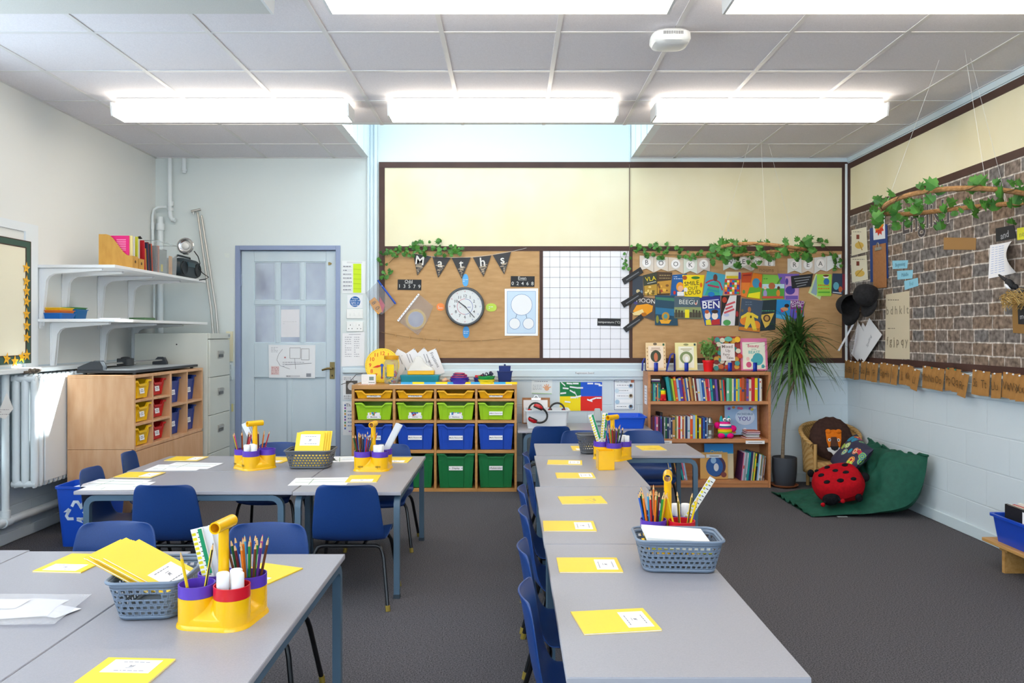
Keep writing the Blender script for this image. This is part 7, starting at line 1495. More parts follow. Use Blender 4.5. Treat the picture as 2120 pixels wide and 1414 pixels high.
face_book('pink picture book lettered Beauty and the Beast, on the bookcase top', 1534, 1590, 700, 767, YT + .0, '#d9739c', [('r', (.08, .12, .92, .96), '#e9e6d3'), ('d', (.64, .65, .2, .19), '#4aa5b0'), ('d', (.5, .68, .12, .07), '#4aa5b0'), ('d', (.3, .82, .1, .09), '#d0567c'), ('d', (.82, .87, .06, .06), '#4aa5b0'), ('d', (.27, .64, .06, .06), '#e8b8b0'), ('t', 'Beauty', .48, .24, .13, '#d0567c'), ('t', 'and the', .5, .34, .05, '#6a9a98'), ('t', 'BEAST', .51, .44, .13, '#5ab0ac')] , 7)
for px, lb in ((1358, 'blue book stand under the cream and orange book'), (1421, 'blue book stand under the pale yellow book'), (1511, 'blue book stand under the busy red book'), (1563, 'blue book stand under the pink book')):
    x = (px - 1057) * (YT - .05) / F; t = thing('book_stand', lb, 'book stand', (x, YT - .04, BTOP), 0, 'blue book stands on the bookcase'); m = C('#15319c', .35)
    mb = MB(); mb.loft([[(xx, yy, zz) for xx in (-.017, .017)] for yy, zz in ((-.012, .078), (-.014, .03), (-.012, .006), (-.004, .003), (.012, .003))], m, False, False, False); build('prong', mb, t, solid=.004)
t = thing('book_stand', 'empty blue book stand between the two cream books', 'book stand', ((1388 - 1057) * 6.79 / F, 6.79, BTOP), 0, 'blue book stands on the bookcase'); m = C('#15319c', .35)
mb = MB(); mb.loft([[(xx, yy, zz) for yy in (-.03, .03)] for xx, zz in ((-.035, .003), (-.03, .03), (.0, .14), (.02, .155), (.034, .15), (.036, .003))], m, False, False, False); build('support', mb, t, solid=.005)
mb = MB(); mb.box(-.036, .036, -.03, .03, .0005, .005, m); build('foot', mb, t)
t = thing('book_stand', 'blue book stand at the left end of the bookcase top', 'book stand', ((1334 - 1057) * 6.87 / F, 6.87, BTOP), 0, 'blue book stands on the bookcase')
mb = MB(); mb.loft([[(xx, yy, zz) for yy in (-.03, .03)] for xx, zz in ((-.02, .003), (-.015, .08), (.0, .11), (.012, .10), (.014, .003))], m, False, False, False); build('support', mb, t, solid=.005)
# red potted herb
t = thing('potted_plant', 'small green plant in a red pot on the bookcase top', 'plant', ((1469 - 1057) * 6.72 / F, 6.765, BTOP))
mb = MB(); mb.lathe([(0, 0), (.036, 0), (.046, .082), (.050, .082), (.050, .098), (.046, .098), (.042, .085), (0, .085)], C('#d8121a', .35), 22); build('pot', mb, t)
lf = noisy('herb_leaf', '#3c6b2c', '#6a9440', (1, 1, 1), 20, .5); rr = random.Random(12); sm = MB(); lv = MB()
for k in range(16):
    a = rr.uniform(0, 6.3); r_ = rr.uniform(.01, .075); h = rr.uniform(.1, .20); tip = Vector((r_ * math.cos(a), r_ * .8 * math.sin(a), .09 + h)); b = Vector((.02 * math.cos(a), .02 * math.sin(a), .084)); md = (b + tip) / 2 + Vector((0, 0, .02)); sm.tube([b, md, tip], .0014, C('#8a9a5a'), 5)
    for j in range(11):
        f = rr.uniform(.35, 1.05); p = b.lerp(tip, f) + Vector((rr.uniform(-.025, .025), rr.uniform(-.025, .025), rr.uniform(-.015, .025))); nn = Vector((rr.uniform(-1, 1), -rr.uniform(.2, 1), rr.uniform(-.2, 1))).normalized(); u = nn.cross(Vector((rr.uniform(-1, 1), rr.uniform(-1, 1), rr.uniform(-1, 1)))).normalized(); M = frame(p, u, nn); s = rr.uniform(.012, .022)
        lv.add([M @ Vector((x * s, y * s, 0)) for x, y in ((-1, 0), (-.3, .45), (.5, .35), (1, 0), (.5, -.35), (-.3, -.45))], [(0, 1, 2, 3, 4, 5)], lf)
build('stem', sm, t); build('foliage', lv, t, smooth=0)
# soft toys, lantern and lying books
def bands(mb, prof, cols, n=20, c=(0, 0, 0), sx=1, sy=1):
    for (a, b), cc in zip(zip(prof, prof[1:]), cols): mb.lathe([a, b], C(cc, .95, .1), n, c, sx, sy)
t = thing('gnome_toy', 'small striped rainbow soft toy with a black hat on the top shelf', 'soft toy', (BX0 + (340 - 130) * BC, BY + .045, z1 + .0020))
mb = MB(); bands(mb, [(0, 0), (.026, .0), (.031, .02), (.030, .048), (.029, .058), (.027, .074), (.026, .088), (.022, .100), (.018, .108)], ['#b5202a', '#b5202a', '#c8262c', '#e2441c', '#ecc81c', '#f0e22c', '#2f9a4c', '#2450a0']); build('body', mb, t)
mb = MB(); mb.lathe([(.028, .104), (.025, .112), (.02, .15), (.008, .185), (0, .195)], C('#16161a', .9), 16); build('hat', mb, t)
mb = MB(); mb.ball((0, -.024, .105), .007, .007, .007, C('#d8a890', .8), 10, 7); build('nose', mb, t)
for s in (-1, 1):
    mb = MB(); mb.ball((s * .016, -.022, .010), .013, .02, .011, C('#c8262c', .9), 10, 7); build('foot', mb, t)
t = thing('lantern', 'small silver lantern on the middle shelf', 'lantern', (BX0 + (1117 - 130) * BC, BY + .055, z2 + .0005))
t.scale = (.84, .84, .96); sil = mat('tarnished_silver', '#a9a9a6', .3, .9)
mb = MB(); mb.lathe([(0, 0), (.046, 0), (.046, .006), (.04, .012), (.04, .03), (.034, .034), (0, .034)], sil, 20); build('base', mb, t)
mb = MB(); mb.lathe([(.043, .118), (.044, .124), (.036, .132), (.030, .136), (.030, .15), (.026, .17), (.012, .186), (0, .19)], sil, 20); build('cap', mb, t)
mb = MB(); mb.lathe([(.036, .034), (.036, .12)], glass, 20); build('glass', mb, t)
for k in range(4):
    a = R(45 + 90 * k); mb = MB(); mb.tube([(.04 * math.cos(a), .04 * math.sin(a), .03), (.041 * math.cos(a), .041 * math.sin(a), .122)], .003, sil, 6); build('bar', mb, t)
mb = MB(); mb.lathe([(0, .034), (.016, .034), (.016, .07), (0, .07)], C('#e2ded2', .6), 12); build('candle', mb, t)
t = thing('monster_toy', 'rainbow-bellied pink and teal soft monster toy on the middle shelf', 'soft toy', (BX0 + (1372 - 130) * BC, BY + .065, z2 + .0005))
t.scale = (.9, .9, .95); fur = lambda c: noisy('plush_' + c.strip('#'), c, c, (1, 1, 1), 90, .95, .5, .05)
mb = MB(); mb.v = []
prof = [(0, .012), (.05, .014), (.062, .03), (.066, .045), (.068, .06), (.068, .074), (.067, .086), (.065, .098), (.06, .112), (.055, .128), (.045, .15), (.03, .165), (0, .172)]
for (a, b), cc in zip(zip(prof, prof[1:]), ['#4a3fa0', '#2f6fc0', '#25a0a8', '#7ac03c', '#f0d01c', '#f0901c', '#e0308a', '#1f5f8f', '#f0f0f0', '#e0308a', '#2fa5b0', '#2fa5b0']): mb.lathe([a, b], fur(cc), 24, (0, 0, 0), 1, .62)
build('body', mb, t)
for s in (-1, 1):
    mb = MB(); mb.ball((s * .042, -.03, .024), .034, .03, .024, fur('#e0187a'), 14, 9); build('foot', mb, t, label='pink foot')
    mb = MB(); mb.ball((s * .075, .0, .085 if s > 0 else .115), .028 if s < 0 else .036, .022, .03, fur('#e0187a'), 14, 9); build('arm', mb, t, label='pink arm')
    mb = MB(); mb.lathe([(.018, .15), (.012, .185), (.0, .205)], fur('#2fa5b0'), 12, (s * .036, 0, 0)); build('ear', mb, t, label='teal ear')
    mb = MB(); mb.ball((s * .02 + .008, -.032, .168), .018, .014, .016, C('#f0f0ee', .5), 12, 8); mb.ball((s * .02 + .008, -.045, .168), .007, .004, .007, ink, 8, 6); build('eye', mb, t)
for k, (c, cn, w, dx, th) in enumerate((('#b5483a', 'red', .13, .0, .009), ('#cfc9c0', 'grey-white', .11, .004, .010), ('#4a4650', 'dark', .115, -.002, .009), ('#b05a7a', 'pink', .12, .006, .010), ('#c25a3a', 'rust', .112, .004, .008))):
    z = z2 + .0006 + sum(q[4] + .0045 for q in ((0, 0, 0, 0, .009), (0, 0, 0, 0, .010), (0, 0, 0, 0, .009), (0, 0, 0, 0, .010), (0, 0, 0, 0, .008))[:k]); x = bx(1560) + dx; mb = MB(TM(x, BY + .095, z, 0, 0, [4, -3, 2, -2, 3][k])); mb.box(-w / 2, w / 2, -.08, .05, 0, .0015, C(c)); mb.box(-w / 2, w / 2, -.08, .05, th - .0015, th, C(c)); mb.box(-w / 2, w / 2, .0485, .05, .0015, th - .0015, C(c)); mb.box(-w / 2 + .002, w / 2 - .002, -.078, .0485, .0015, th - .0015, paper)
    solo('picture_book', mb, '%s book lying flat in the pile at the right of the middle shelf' % cn, 'book', 'books lying at the right of the middle shelf', smooth=0)
# ------------------------------------------------------------------ tall plant
t = thing('dracaena_plant', 'tall spiky-leaved plant in a dark grey pot beside the bookcase', 'plant', (2.34, 6.76, 0))
mb = MB(); mb.lathe([(0, .0), (.095, .004), (.112, .016), (.116, .024), (.110, .024), (.1, .012), (0, .012)], C('#a8623c', .6), 28); build('saucer', mb, t, label='terracotta saucer')
potm = C('#3c4048', .55); mb = MB(); mb.lathe([(0, .013), (.078, .013), (.089, .03), (.100, .12), (.1025, .2), (.1015, .252), (.096, .256), (.093, .235), (.0, .228)], potm, 32); build('pot', mb, t)
mb = MB(); mb.lathe([(.0, .236), (.06, .238), (.0925, .229)], noisy('potting_soil', '#2c221b', '#3b2e24', (1, 1, 1), 80, .95, .6), 24); build('soil', mb, t)
bark = noisy('ringed_bark', '#8a7a66', '#6b5c4b', (1, 1, 14), 9, .8, .5)
def wp(px, py, y=6.76): return at(px, py, y) - Vector((2.34, 6.76, 0))
tr = [wp(1620, 953), wp(1621, 920), wp(1624, 880), wp(1629, 840), wp(1633, 815), wp(1638, 780), wp(1640, 750), wp(1638, 720), wp(1637, 700)]
mb = MB(); mb.tube(tr, [.016, .0145, .014, .0135, .013, .012, .0115, .011, .010], bark, 10); build('trunk', mb, t)
br = [wp(1632, 822), wp(1641, 800, 6.72), wp(1650, 775, 6.7), wp(1652, 745, 6.68)]
mb = MB(); mb.tube(br, [.010, .009, .008, .008], bark, 8); build('branch', mb, t)
blade = noisy('dracaena_leaf', '#2a4a1e', '#456a2c', (1, 1, 1), 12, .5, 0, .4, 2)
rr = random.Random(21)
def rosette(mb, base, n, ln, seed):
    rr = random.Random(seed)
    for k in range(n):
        a = k * 2.39996 + rr.uniform(-.2, .2); el = R(rr.uniform(-35, 85)); L_ = ln * rr.uniform(.75, 1.12); h = Vector((math.cos(a), math.sin(a), 0)); d = h * math.cos(el) + Vector((0, 0, math.sin(el)))
        side = h.cross(Vector((0, 0, 1))); b = base + Vector((0, 0, -.12 + .14 * k / n)); pts = []; S_ = 9; drop = rr.uniform(.45, 1.0) * (1.2 - .5 * math.sin(max(el, 0)))
        for i in range(S_ + 1):
            f = i / S_; p = b + d * (L_ * f) - Vector((0, 0, drop * L_ * f ** 2.2 * .75)); wd = .0105 * min(1, f * 5 + .4) * (1 - f ** 2.5) + .0006
            if 2.34 + p.x > XR - .02: p.x = XR - .02 - 2.34
            if 2.34 + p.x < bx1 + .012 and 6.76 + p.y > BY - .02 and p.z < BTOP + .30: p.x = bx1 + .012 - 2.34
            if 6.76 + p.y > YB - .04: p.y = YB - .04 - 6.76
            pts.append((p - side * wd, p + Vector((0, 0, -.002)), p + side * wd))
        mb.loft(pts, blade, False, False, False)
mb = MB(); rosette(mb, tr[-1] + Vector((0, 0, -.0)), 120, .41, 5); rosette(mb, tr[-1] + Vector((.05, -.06, .06)), 50, .37, 8); rosette(mb, br[-1], 46, .36, 6); build('foliage', mb, t)
# ------------------------------------------------------------------ wicker chair
def wicker():
    m = mat('woven_wicker', '#c6a062', .65); tc = N(m, 'ShaderNodeTexCoord'); mp = N(m, 'ShaderNodeMapping'); L(m, tc, 'Object', mp, 'Vector')
    w1 = N(m, 'ShaderNodeTexWave', bands_direction='Z'); w1.inputs['Scale'].default_value = 34; w1.inputs['Distortion'].default_value = .6; L(m, mp, 'Vector', w1, 'Vector')
    w2 = N(m, 'ShaderNodeTexWave', bands_direction='DIAGONAL'); w2.inputs['Scale'].default_value = 16; L(m, mp, 'Vector', w2, 'Vector')
    mu = N(m, 'ShaderNodeMath', operation='MULTIPLY'); L(m, w1, 'Fac', mu, 0); L(m, w2, 'Fac', mu, 1)
    r = ramp(m, [(0.0, '#a57a3e'), (0.6, '#d2ae74')]); L(m, mu, 'Value', r, 'Fac'); L(m, r, 'Color', bsdf(m), 'Base Color'); bump(m, mu, 'Value', .8, .006); return m
wick = wicker(); cane = C('#bd945a', .5)
t = thing('wicker_chair', 'small woven wicker tub chair in the right corner holding the lion cushion', 'chair', (2.705, 6.70, 0), -6)
wd, dp, sh = .208, .165, .235
def arc(a, rx, ry, cy=0): return (rx * math.sin(a), cy + ry * math.cos(a))
mb = MB(); n = 20; A0 = R(128); seatp = [arc(-A0 + 2 * A0 * k / n, wd - .01, dp + .03, -.0) for k in range(n + 1)]
ol = [(x, y) for x, y in seatp]; mb.poly([(x, y, sh) for x, y in ol], (0, 0, -.02), wick); build('seat', mb, t)
mb = MB(); f0, f1 = seatp[-1], seatp[0]; K = 12
fr = [(f0[0] + (f1[0] - f0[0]) * k / K, f0[1] + (f1[1] - f0[1]) * k / K - .03 * math.sin(math.pi * k / K)) for k in range(K + 1)]
mb.loft([[(x, y, z) for x, y in fr] for z in (sh - .105, sh + .004)], wick, False, False, False); build('front_apron', mb, t, solid=.012)
mb = MB(); q = []
for j in range(9):
    v = j / 8; r_ = []
    for k in range(n + 1):
        a = -A0 + 2 * A0 * k / n; top = sh + .29 - .15 * (abs(a) / A0) ** 2.2; z = sh - .10 + (top - sh + .10) * v; fl = 1 + .13 * v * v; x, y = arc(a, wd * fl, (dp + .035) * fl); r_.append((x, y, z))
    q.append(r_)
mb.loft(q, wick, False, False, False); build('backrest', mb, t, solid=.014)
mb = MB(); mb.tube([Vector(p) + Vector((0, 0, .004)) for p in q[-1]], .019, wick, 10); build('rolled_rim', mb, t)
for x, y in ((seatp[0][0] * 1.0, seatp[0][1]), (seatp[-1][0], seatp[-1][1]), (-.15, .12), (.15, .12)):
    front = y < .05; z1_ = (sh + .15 if front else sh - .02)
    mb = MB(); mb.tube([(x, y - (.012 if front else 0), 0), (x, y - (.012 if front else 0), z1_)], .015, cane, 10); build('leg', mb, t)
# ------------------------------------------------------------------ cushions
def pillow(mb, w, h, th, m, M, nx=18, ny=18, seed=0, pinch=.10, wr=.004, rnd=0):
    rr = random.Random(seed); top, bot = [], []
    for sgn, out in ((1, top), (-1, bot)):
        for j in range(ny + 1):
            v = -1 + 2 * j / ny; r_ = []
            for i in range(nx + 1):
                u = -1 + 2 * i / nx; e = max(0, (1 - u ** 4) * (1 - v ** 4)) ** .55; x = w / 2 * u * (1 - pinch * (1 - abs(v) ** 1.5) * abs(u) ** 3 * .6); y = h / 2 * v * (1 - pinch * (1 - abs(u) ** 1.5) * abs(v) ** 3 * .6)
                x, y = x * math.sqrt(1 - rnd * v * v / 2), y * math.sqrt(1 - rnd * u * u / 2)
                nz = noise.noise(Vector((u * 2.1 + seed, v * 2.1, sgn * 3))) * wr * e * 3; r_.append(M @ Vector((x, y, sgn * (th / 2 * e + .002) + nz)))
            out.append(r_)
    mb.loft(top, m, False, False, False); mb.loft(bot, m, False, False, False)
    for sgn in (0, 1):
        for side in (0, -1): pass
t = thing('lion_cushion', 'round dark brown lion cushion with an orange face on the wicker chair', 'cushion', (2.70, 6.655, .238), -8)
LM = Matrix.Translation((0, .02, .185)) @ Matrix.Rotation(R(-14), 4, 'X') @ frame(Vector((0, 0, 0)), Vector((1, 0, 0)), Vector((0, -1, 0)))
mane = noisy('dark_brown_plush', '#33231f', '#46302a', (1, 1, 1), 40, .9, .4, .15)
mb = MB(LM); q = []
for r_, z in ((0, .055), (.08, .053), (.13, .042), (.165, .022), (.178, .0), (.165, -.02), (.12, -.04), (0, -.048)): q.append([(r_ * math.cos(a * math.pi / 18) * (1 + .015 * math.sin(a * 2.5)) * .98, r_ * math.sin(a * math.pi / 18) * (1 + .02 * math.cos(a * 3.1)) * 1.03, z + .002 * math.sin(a * 5)) for a in range(36)])
mb.loft(q, mane); build('mane', mb, t)
org = noisy('orange_plush', '#e0761a', '#d06a14', (1, 1, 1), 50, .9, .3, .15)
def flat(nm, pts, z, th, m, lb=None):
    mb = MB(LM @ Matrix.Translation((.008, -.045, 0))); mb.poly([(x, y, z) for x, y in pts], (0, 0, -th), m); build(nm, mb, t, bevel=.002, label=lb)
flat('face', [(-.062, .085), (-.045, .105), (.0, .112), (.045, .105), (.062, .085), (.058, .02), (.045, -.035), (.03, -.06), (-.03, -.06), (-.045, -.035), (-.058, .02)], .063, .014, org, 'orange face')
flat('nose_bridge', [(-.022, .05), (.022, .05), (.034, -.04), (.0, -.055), (-.034, -.04)], .067, .006, noisy('brown_felt', '#5a3a2c', '#4d3026', (1, 1, 1), 50, .9), 'brown nose bridge')
flat('muzzle', [(-.058, -.045), (-.03, -.035), (0, -.045), (.03, -.035), (.058, -.045), (.05, -.068), (.025, -.078), (.012, -.098), (-.012, -.098), (-.025, -.078), (-.05, -.068)], .068, .007, C('#d8d5d8', .9), 'white muzzle')
flat('nose', [(-.034, -.03), (.034, -.03), (.024, -.055), (0, -.066), (-.024, -.055)], .073, .006, C('#15151a', .8), 'black nose')
for s in (-1, 1):
    mb = MB(LM @ Matrix.Translation((.008 + s * .042, .052, 0))); mb.ball((0, 0, .062), .024, .020, .012, org, 14, 8); build('ear', mb, t, label='orange ear')
    mb = MB(LM @ Matrix.Translation((.008 + s * .036, -.02, 0))); mb.lathe([(0, .0665), (.012, .0665), (.013, .063)], C('#e8e6e2', .6), 14); mb.lathe([(0, .0685), (.0065, .0685), (.0065, .0665)], C('#2a1a14', .5), 12); build('eye', mb, t)
    flat('eyebrow', [(s * .022, .035), (s * .05, .024), (s * .05, .019), (s * .022, .029)][:: (1 if s > 0 else -1)], .0655, .003, C('#5a3418', .8))
# ------------------------------------------------------------------ bean bag
green = noisy('dark_green_bag_fabric', '#14493a', '#1a5543', (1, 1, 1), 30, .75, .25, .3)
t = thing('bean_bag', 'large dark green floor bean bag slumped against the right-hand wall', 'bean bag', (2.55, 6.0, 0))
NV, NU = 34, 44
topc = [(2.14, .012), (2.22, .03), (2.32, .065), (2.42, .085), (2.52, .10), (2.60, .165), (2.64, .24), (2.67, .32), (2.72, .395), (2.79, .44), (2.875, .44)]
botc = [(2.14, .004), (2.22, .004), (2.32, .003), (2.42, .003), (2.52, .003), (2.62, .003), (2.74, .005), (2.85, .03), (2.915, .12), (2.93, .27), (2.905, .425)]
def samp(c, u):
    f = u * (len(c) - 1); i = min(int(f), len(c) - 2); g = f - i; p0, p1, p2, p3 = c[max(i - 1, 0)], c[i], c[i + 1], c[min(i + 2, len(c) - 1)]
    return tuple(.5 * (2 * p1[k] + (p2[k] - p0[k]) * g + (2 * p0[k] - 5 * p1[k] + 4 * p2[k] - p3[k]) * g * g + (3 * p1[k] - p0[k] - 3 * p2[k] + p3[k]) * g ** 3) for k in (0, 1))
mb = MB(); G = [[], []]
for s, c, o in ((0, topc, G[0]), (1, botc, G[1])):
    for j in range(NV + 1):
        v = -1 + 2 * j / NV; r_ = []
        for i in range(NU + 1):
            u = i / NU; a, b = samp(topc, u), samp(botc, u); e = max(0, (1 - abs(v) ** 3.2)) ** .6; mx_, mz_ = (b[0] + (a[0] - b[0]) * .25), (b[1] + (a[1] - b[1]) * .25); p = (a if s == 0 else b)
            x, z = mx_ + (p[0] - mx_) * e, mz_ + (p[1] - mz_) * e
            if u > .6: z = z - (.06 * (1 - abs(v)) ** 1 - .03) * ((u - .6) / .4) ** 2; 
            y = 6.02 - v * (.43 + .03 * u - .05 * math.sin(math.pi * u)) - .02 + .10 * (u - .5) * -1
            w_ = (abs(noise.noise(Vector((u * 7 + 3, v * 3.6 + u * 2, s * 4)))) * -.10 + .02) * e ** 2.5 + noise.noise(Vector((u * 13, v * 9, 7 + s))) * .012 * e ** 2
            if s == 0: z += w_; x -= w_ * .6 * (u > .4)
            r_.append((min(x, XR - .02), y, max(z, .002)))
        o.append(r_)
mb.loft(G[0], green, False, False, False); mb.loft(G[1], green, False, False, False); build('bag', mb, t, world=True, smooth=70, sub=1)
mb = MB(); mb.tube([Vector(G[0][j][NU]) for j in range(NV + 1)], .009, green, 6); build('seam_piping', mb, t, world=True)
mb = MB(); mb.tube([Vector(G[0][j][0]) + Vector((0, 0, .004)) for j in range(NV + 1)], .005, green, 6); build('seam_piping', mb, t, world=True)
mb = MB(); p = on_z(1742, 1068, .006); mb.box(p.x - .03, p.x + .04, p.y - .014, p.y + .014, .0005, .0022, paper); build('care_label', mb, t, world=True, label='white care label')
# floral and ladybird cushions
def floral():
    m = mat('floral_print_fabric', '#2c2a44', .8); tc = N(m, 'ShaderNodeTexCoord'); v = N(m, 'ShaderNodeTexVoronoi'); v.inputs['Scale'].default_value = 13; L(m, tc, 'Object', v, 'Vector')
    rg = N(m, 'ShaderNodeMath', operation='MULTIPLY'); rg.inputs[1].default_value = 34; L(m, v, 'Distance', rg, 0); sn = N(m, 'ShaderNodeMath', operation='SINE'); L(m, rg, 'Value', sn, 0)
    lt = N(m, 'ShaderNodeMath', operation='LESS_THAN'); lt.inputs[1].default_value = .40; L(m, v, 'Distance', lt, 0)
    s = N(m, 'ShaderNodeSeparateColor'); L(m, v, 'Color', s, 'Color'); r1 = ramp(m, [(0, '#b5203c'), (.25, '#d8c024'), (.45, '#1f8fa8'), (.62, '#c24a1f'), (.8, '#7fae4a')]); r1.color_ramp.interpolation = 'CONSTANT'; L(m, s, 'Red', r1, 'Fac')
    r2 = ramp(m, [(0, '#e8d040'), (.3, '#2a5f8f'), (.55, '#d8c8b0'), (.8, '#8a1f4a')]); r2.color_ramp.interpolation = 'CONSTANT'; L(m, s, 'Green', r2, 'Fac')
    g = N(m, 'ShaderNodeMath', operation='GREATER_THAN'); g.inputs[1].default_value = .2; L(m, sn, 'Value', g, 0); m1 = N(m, 'ShaderNodeMixRGB'); L(m, g, 'Value', m1, 0); L(m, r1, 'Color', m1, 1); L(m, r2, 'Color', m1, 2)
    m2 = N(m, 'ShaderNodeMixRGB'); m2.inputs[1].default_value = lin('#2a2740'); L(m, lt, 'Value', m2, 0); L(m, m1, 'Color', m2, 2); L(m, m2, 'Color', bsdf(m), 'Base Color'); return m
FM = Matrix.Translation((2.598, 6.035, .374)) @ Matrix.Rotation(R(-18), 4, 'Z') @ Matrix.Rotation(R(-50), 4, 'Y') @ Matrix.Rotation(R(14), 4, 'X')
mb = MB(); pillow(mb, .30, .42, .10, floral(), FM, 18, 20, 4); solo('floral_cushion', mb, 'square dark floral print cushion behind the red ladybird cushion', 'cushion', sub=1, smooth=60)
redp = noisy('red_plush', '#b0101c', '#96101a', (1, 1, 1), 60, .95, .5, .1); blk = noisy('black_plush', '#121216', '#1e1e22', (1, 1, 1), 60, .95, .5, .1)
LB = Matrix.Translation((2.39, 5.775, .215)) @ Matrix.Rotation(R(-14), 4, 'Z') @ Matrix.Rotation(R(-14), 4, 'Y') @ Matrix.Rotation(R(36), 4, 'X')
t = thing('ladybird_cushion', 'red plush ladybird cushion with black spots on the green bean bag', 'cushion', tuple(LB.translation))
mb = MB(); pillow(mb, .37, .32, .19, redp, LB, 20, 20, 9, .05, .007, .85); build('body', mb, t, world=True, sub=1, smooth=60)
for u, v, r_ in ((-.55, .15, .022), (-.25, .55, .020), (.0, .2, .024), (.45, .5, .022), (.35, .0, .022), (-.45, -.35, .022), (.05, -.4, .024), (.55, -.45, .02), (-.7, .6, .016)):
    e = ((1 - u ** 4) * (1 - v ** 4)) ** .55; mb = MB(LB @ Matrix.Translation((u * .185 * math.sqrt(1 - .425 * v * v), v * .16 * math.sqrt(1 - .425 * u * u), .093 * e + .002))); mb.ball((0, 0, 0), r_ * 1.05, r_ * .75, .012, blk, 12, 7); build('spot', mb, t, world=True, label='black spot')
mb = MB(LB @ Matrix.Translation((-.085, -.145, .012))); mb.ball((0, 0, 0), .062, .042, .045, blk, 16, 10); build('head', mb, t, world=True, label='black head')
for s in (-1, 1):
    mb = MB(LB @ Matrix.Translation((-.085, -.145, .012))); mb.tube([(s * .04, -.015, .01), (s * .062, -.04, .012)], .009, blk, 8); mb.ball((s * .068, -.048, .012), .016, .016, .016, redp, 10, 7); build('antenna', mb, t, world=True)
for x, y in ((.185, .02), (.10, -.16), (-.155, .155)):
    mb = MB(LB @ Matrix.Translation((x, y, -.01))); mb.ball((0, 0, 0), .04 if x > .15 else .026, .04 if x > .15 else .026, .032, blk, 12, 8); build('foot', mb, t, world=True, label='black foot')
# ------------------------------------------------------------------ tub of books on the low bench
bl = mat('royal_blue_plastic', '#0f43b5', .35)
t = thing('book_tub', 'long blue plastic tub of books on the low bench by the right wall', 'tub', (2.805, 3.98, .1622))
mb = MB(); mb.loft([rrect(.115, .40, .02, .0), rrect(.132, .42, .025, .135), rrect(.146, .434, .03, .137), rrect(.146, .434, .03, .150), rrect(.129, .417, .024, .150), rrect(.112, .396, .018, .004)], bl); build('body', mb, t)
BBZ = .1668
rr = random.Random(31); cols = [('black', '#1b1b1f'), ('cream', '#e2dccb'), ('red', '#b02a2a'), ('dark grey', '#3a3a40'), ('white', '#dedcd6'), ('brown', '#6a4630'), ('black', '#1a1a1d'), ('pale grey', '#c4c4c6'), ('orange', '#c2602a'), ('black', '#202024')]
for bay, (y0, y1, where) in enumerate(((4.10, 4.335, 'far bay'), (3.85, 4.085, 'near bay'))):
    x = 2.708
    for k, (cn, c) in enumerate(cols):
        if bay: cn, c = [('pink', '#c88aa8'), ('white', '#dcdce0'), ('pale blue', '#9fb4cf'), ('black', '#1c1c20'), ('cream', '#d8ccb0'), ('teal', '#2a7f84'), ('purple', '#7a4a8a'), ('white', '#dcdcd8'), ('red', '#a8302c'), ('black', '#1c1c20')][k]
        th = rr.uniform(.015, .0195); h = rr.uniform(.192, .212) if k else .208; a, b = y0 + rr.uniform(0, .015), y1 - (rr.uniform(0, .015) if k else 0); mb = MB(); cm = C(c, .5)
        mb.box(x, x + .0018, a, b, BBZ, BBZ + h, cm); mb.box(x + th - .0018, x + th, a, b, BBZ, BBZ + h, cm); mb.box(x + .0018, x + th - .0018, b - .002, b, BBZ, BBZ + h, cm); mb.box(x + .0018, x + th - .0018, a + .002, b - .002, BBZ + .002, BBZ + h - .003, C('#e6e1d6'))
        if k == 0 and bay == 0:
            mb.box(x - .0008, x, y0 + .01, y0 + .085, BBZ + .115, BBZ + .195, paper); mb.box(x - .0012, x - .0008, y0 + .04, y0 + .055, BBZ + .14, BBZ + .152, C('#7a3a2a')); mb.box(x - .0012, x - .0008, y0 + .03, y0 + .065, BBZ + .18, BBZ + .182, grey_ink)
        lb = 'black folder with a white label along the far left side of the blue tub' if k == 0 and bay == 0 else '%s book in the blue tub, %s from the room side of its %s' % (cn, ORD[k], where)
        solo('picture_book', mb, lb, 'book', 'books in the blue tub', smooth=0); x += th + .0012
# ------------------------------------------------------------------ upper wall shelf
S1 = 1.763 + .0004; S2 = 1.405 + .0004
def filebox(label, y, dx, w, h, hl, low, x1=-2.628):
    t = thing('magazine_file', label, 'magazine file', (x1 - dx / 2, y + w / 2, S1), 0, 'wooden magazine files'); x0 = x1 - dx
    prof = [(x0, 0), (x0, h)] + [(x0 + dx * (.22 + .10 * k), h - (h - low) * (.5 - .5 * math.cos(math.pi * k / 7))) for k in range(8)] + [(x1, low), (x1, 0)]
    for yy in (y, y + w - .004): mb = MB(); mb.poly([(x, yy, S1 + z) for x, z in prof], (0, .004, 0), filewood); build('side_panel', mb, t, world=True)
    mb = MB(); mb.box(x1 - .004, x1, y + .004, y + w - .004, S1, S1 + low, filewood); build('front_panel', mb, t, world=True)
    mb = MB(); mb.box(x0, x0 + .004, y + .004, y + w - .004, S1, S1 + h, filewood); build('back_panel', mb, t, world=True)
    mb = MB(); mb.box(x0 + .004, x1 - .004, y + .004, y + w - .004, S1, S1 + .004, filewood); build('base', mb, t, world=True)
    mb = MB(frame(Vector((x1 + .0003, y + w / 2, S1 + low * .55)), Vector((0, 1, 0)), Vector((1, 0, 0)))); mb.lathe([(0, 0), (.011, 0)], C('#4a3215'), 14); build('finger_hole', mb, t, world=True); return t
filebox('tall wooden magazine file with its curved side facing the room, on the upper shelf', 5.50, .235, .085, .235, .1, .085)
filebox('second wooden magazine file, tucked behind the first on the upper shelf', 5.592, .235, .085, .235, .1, .075)
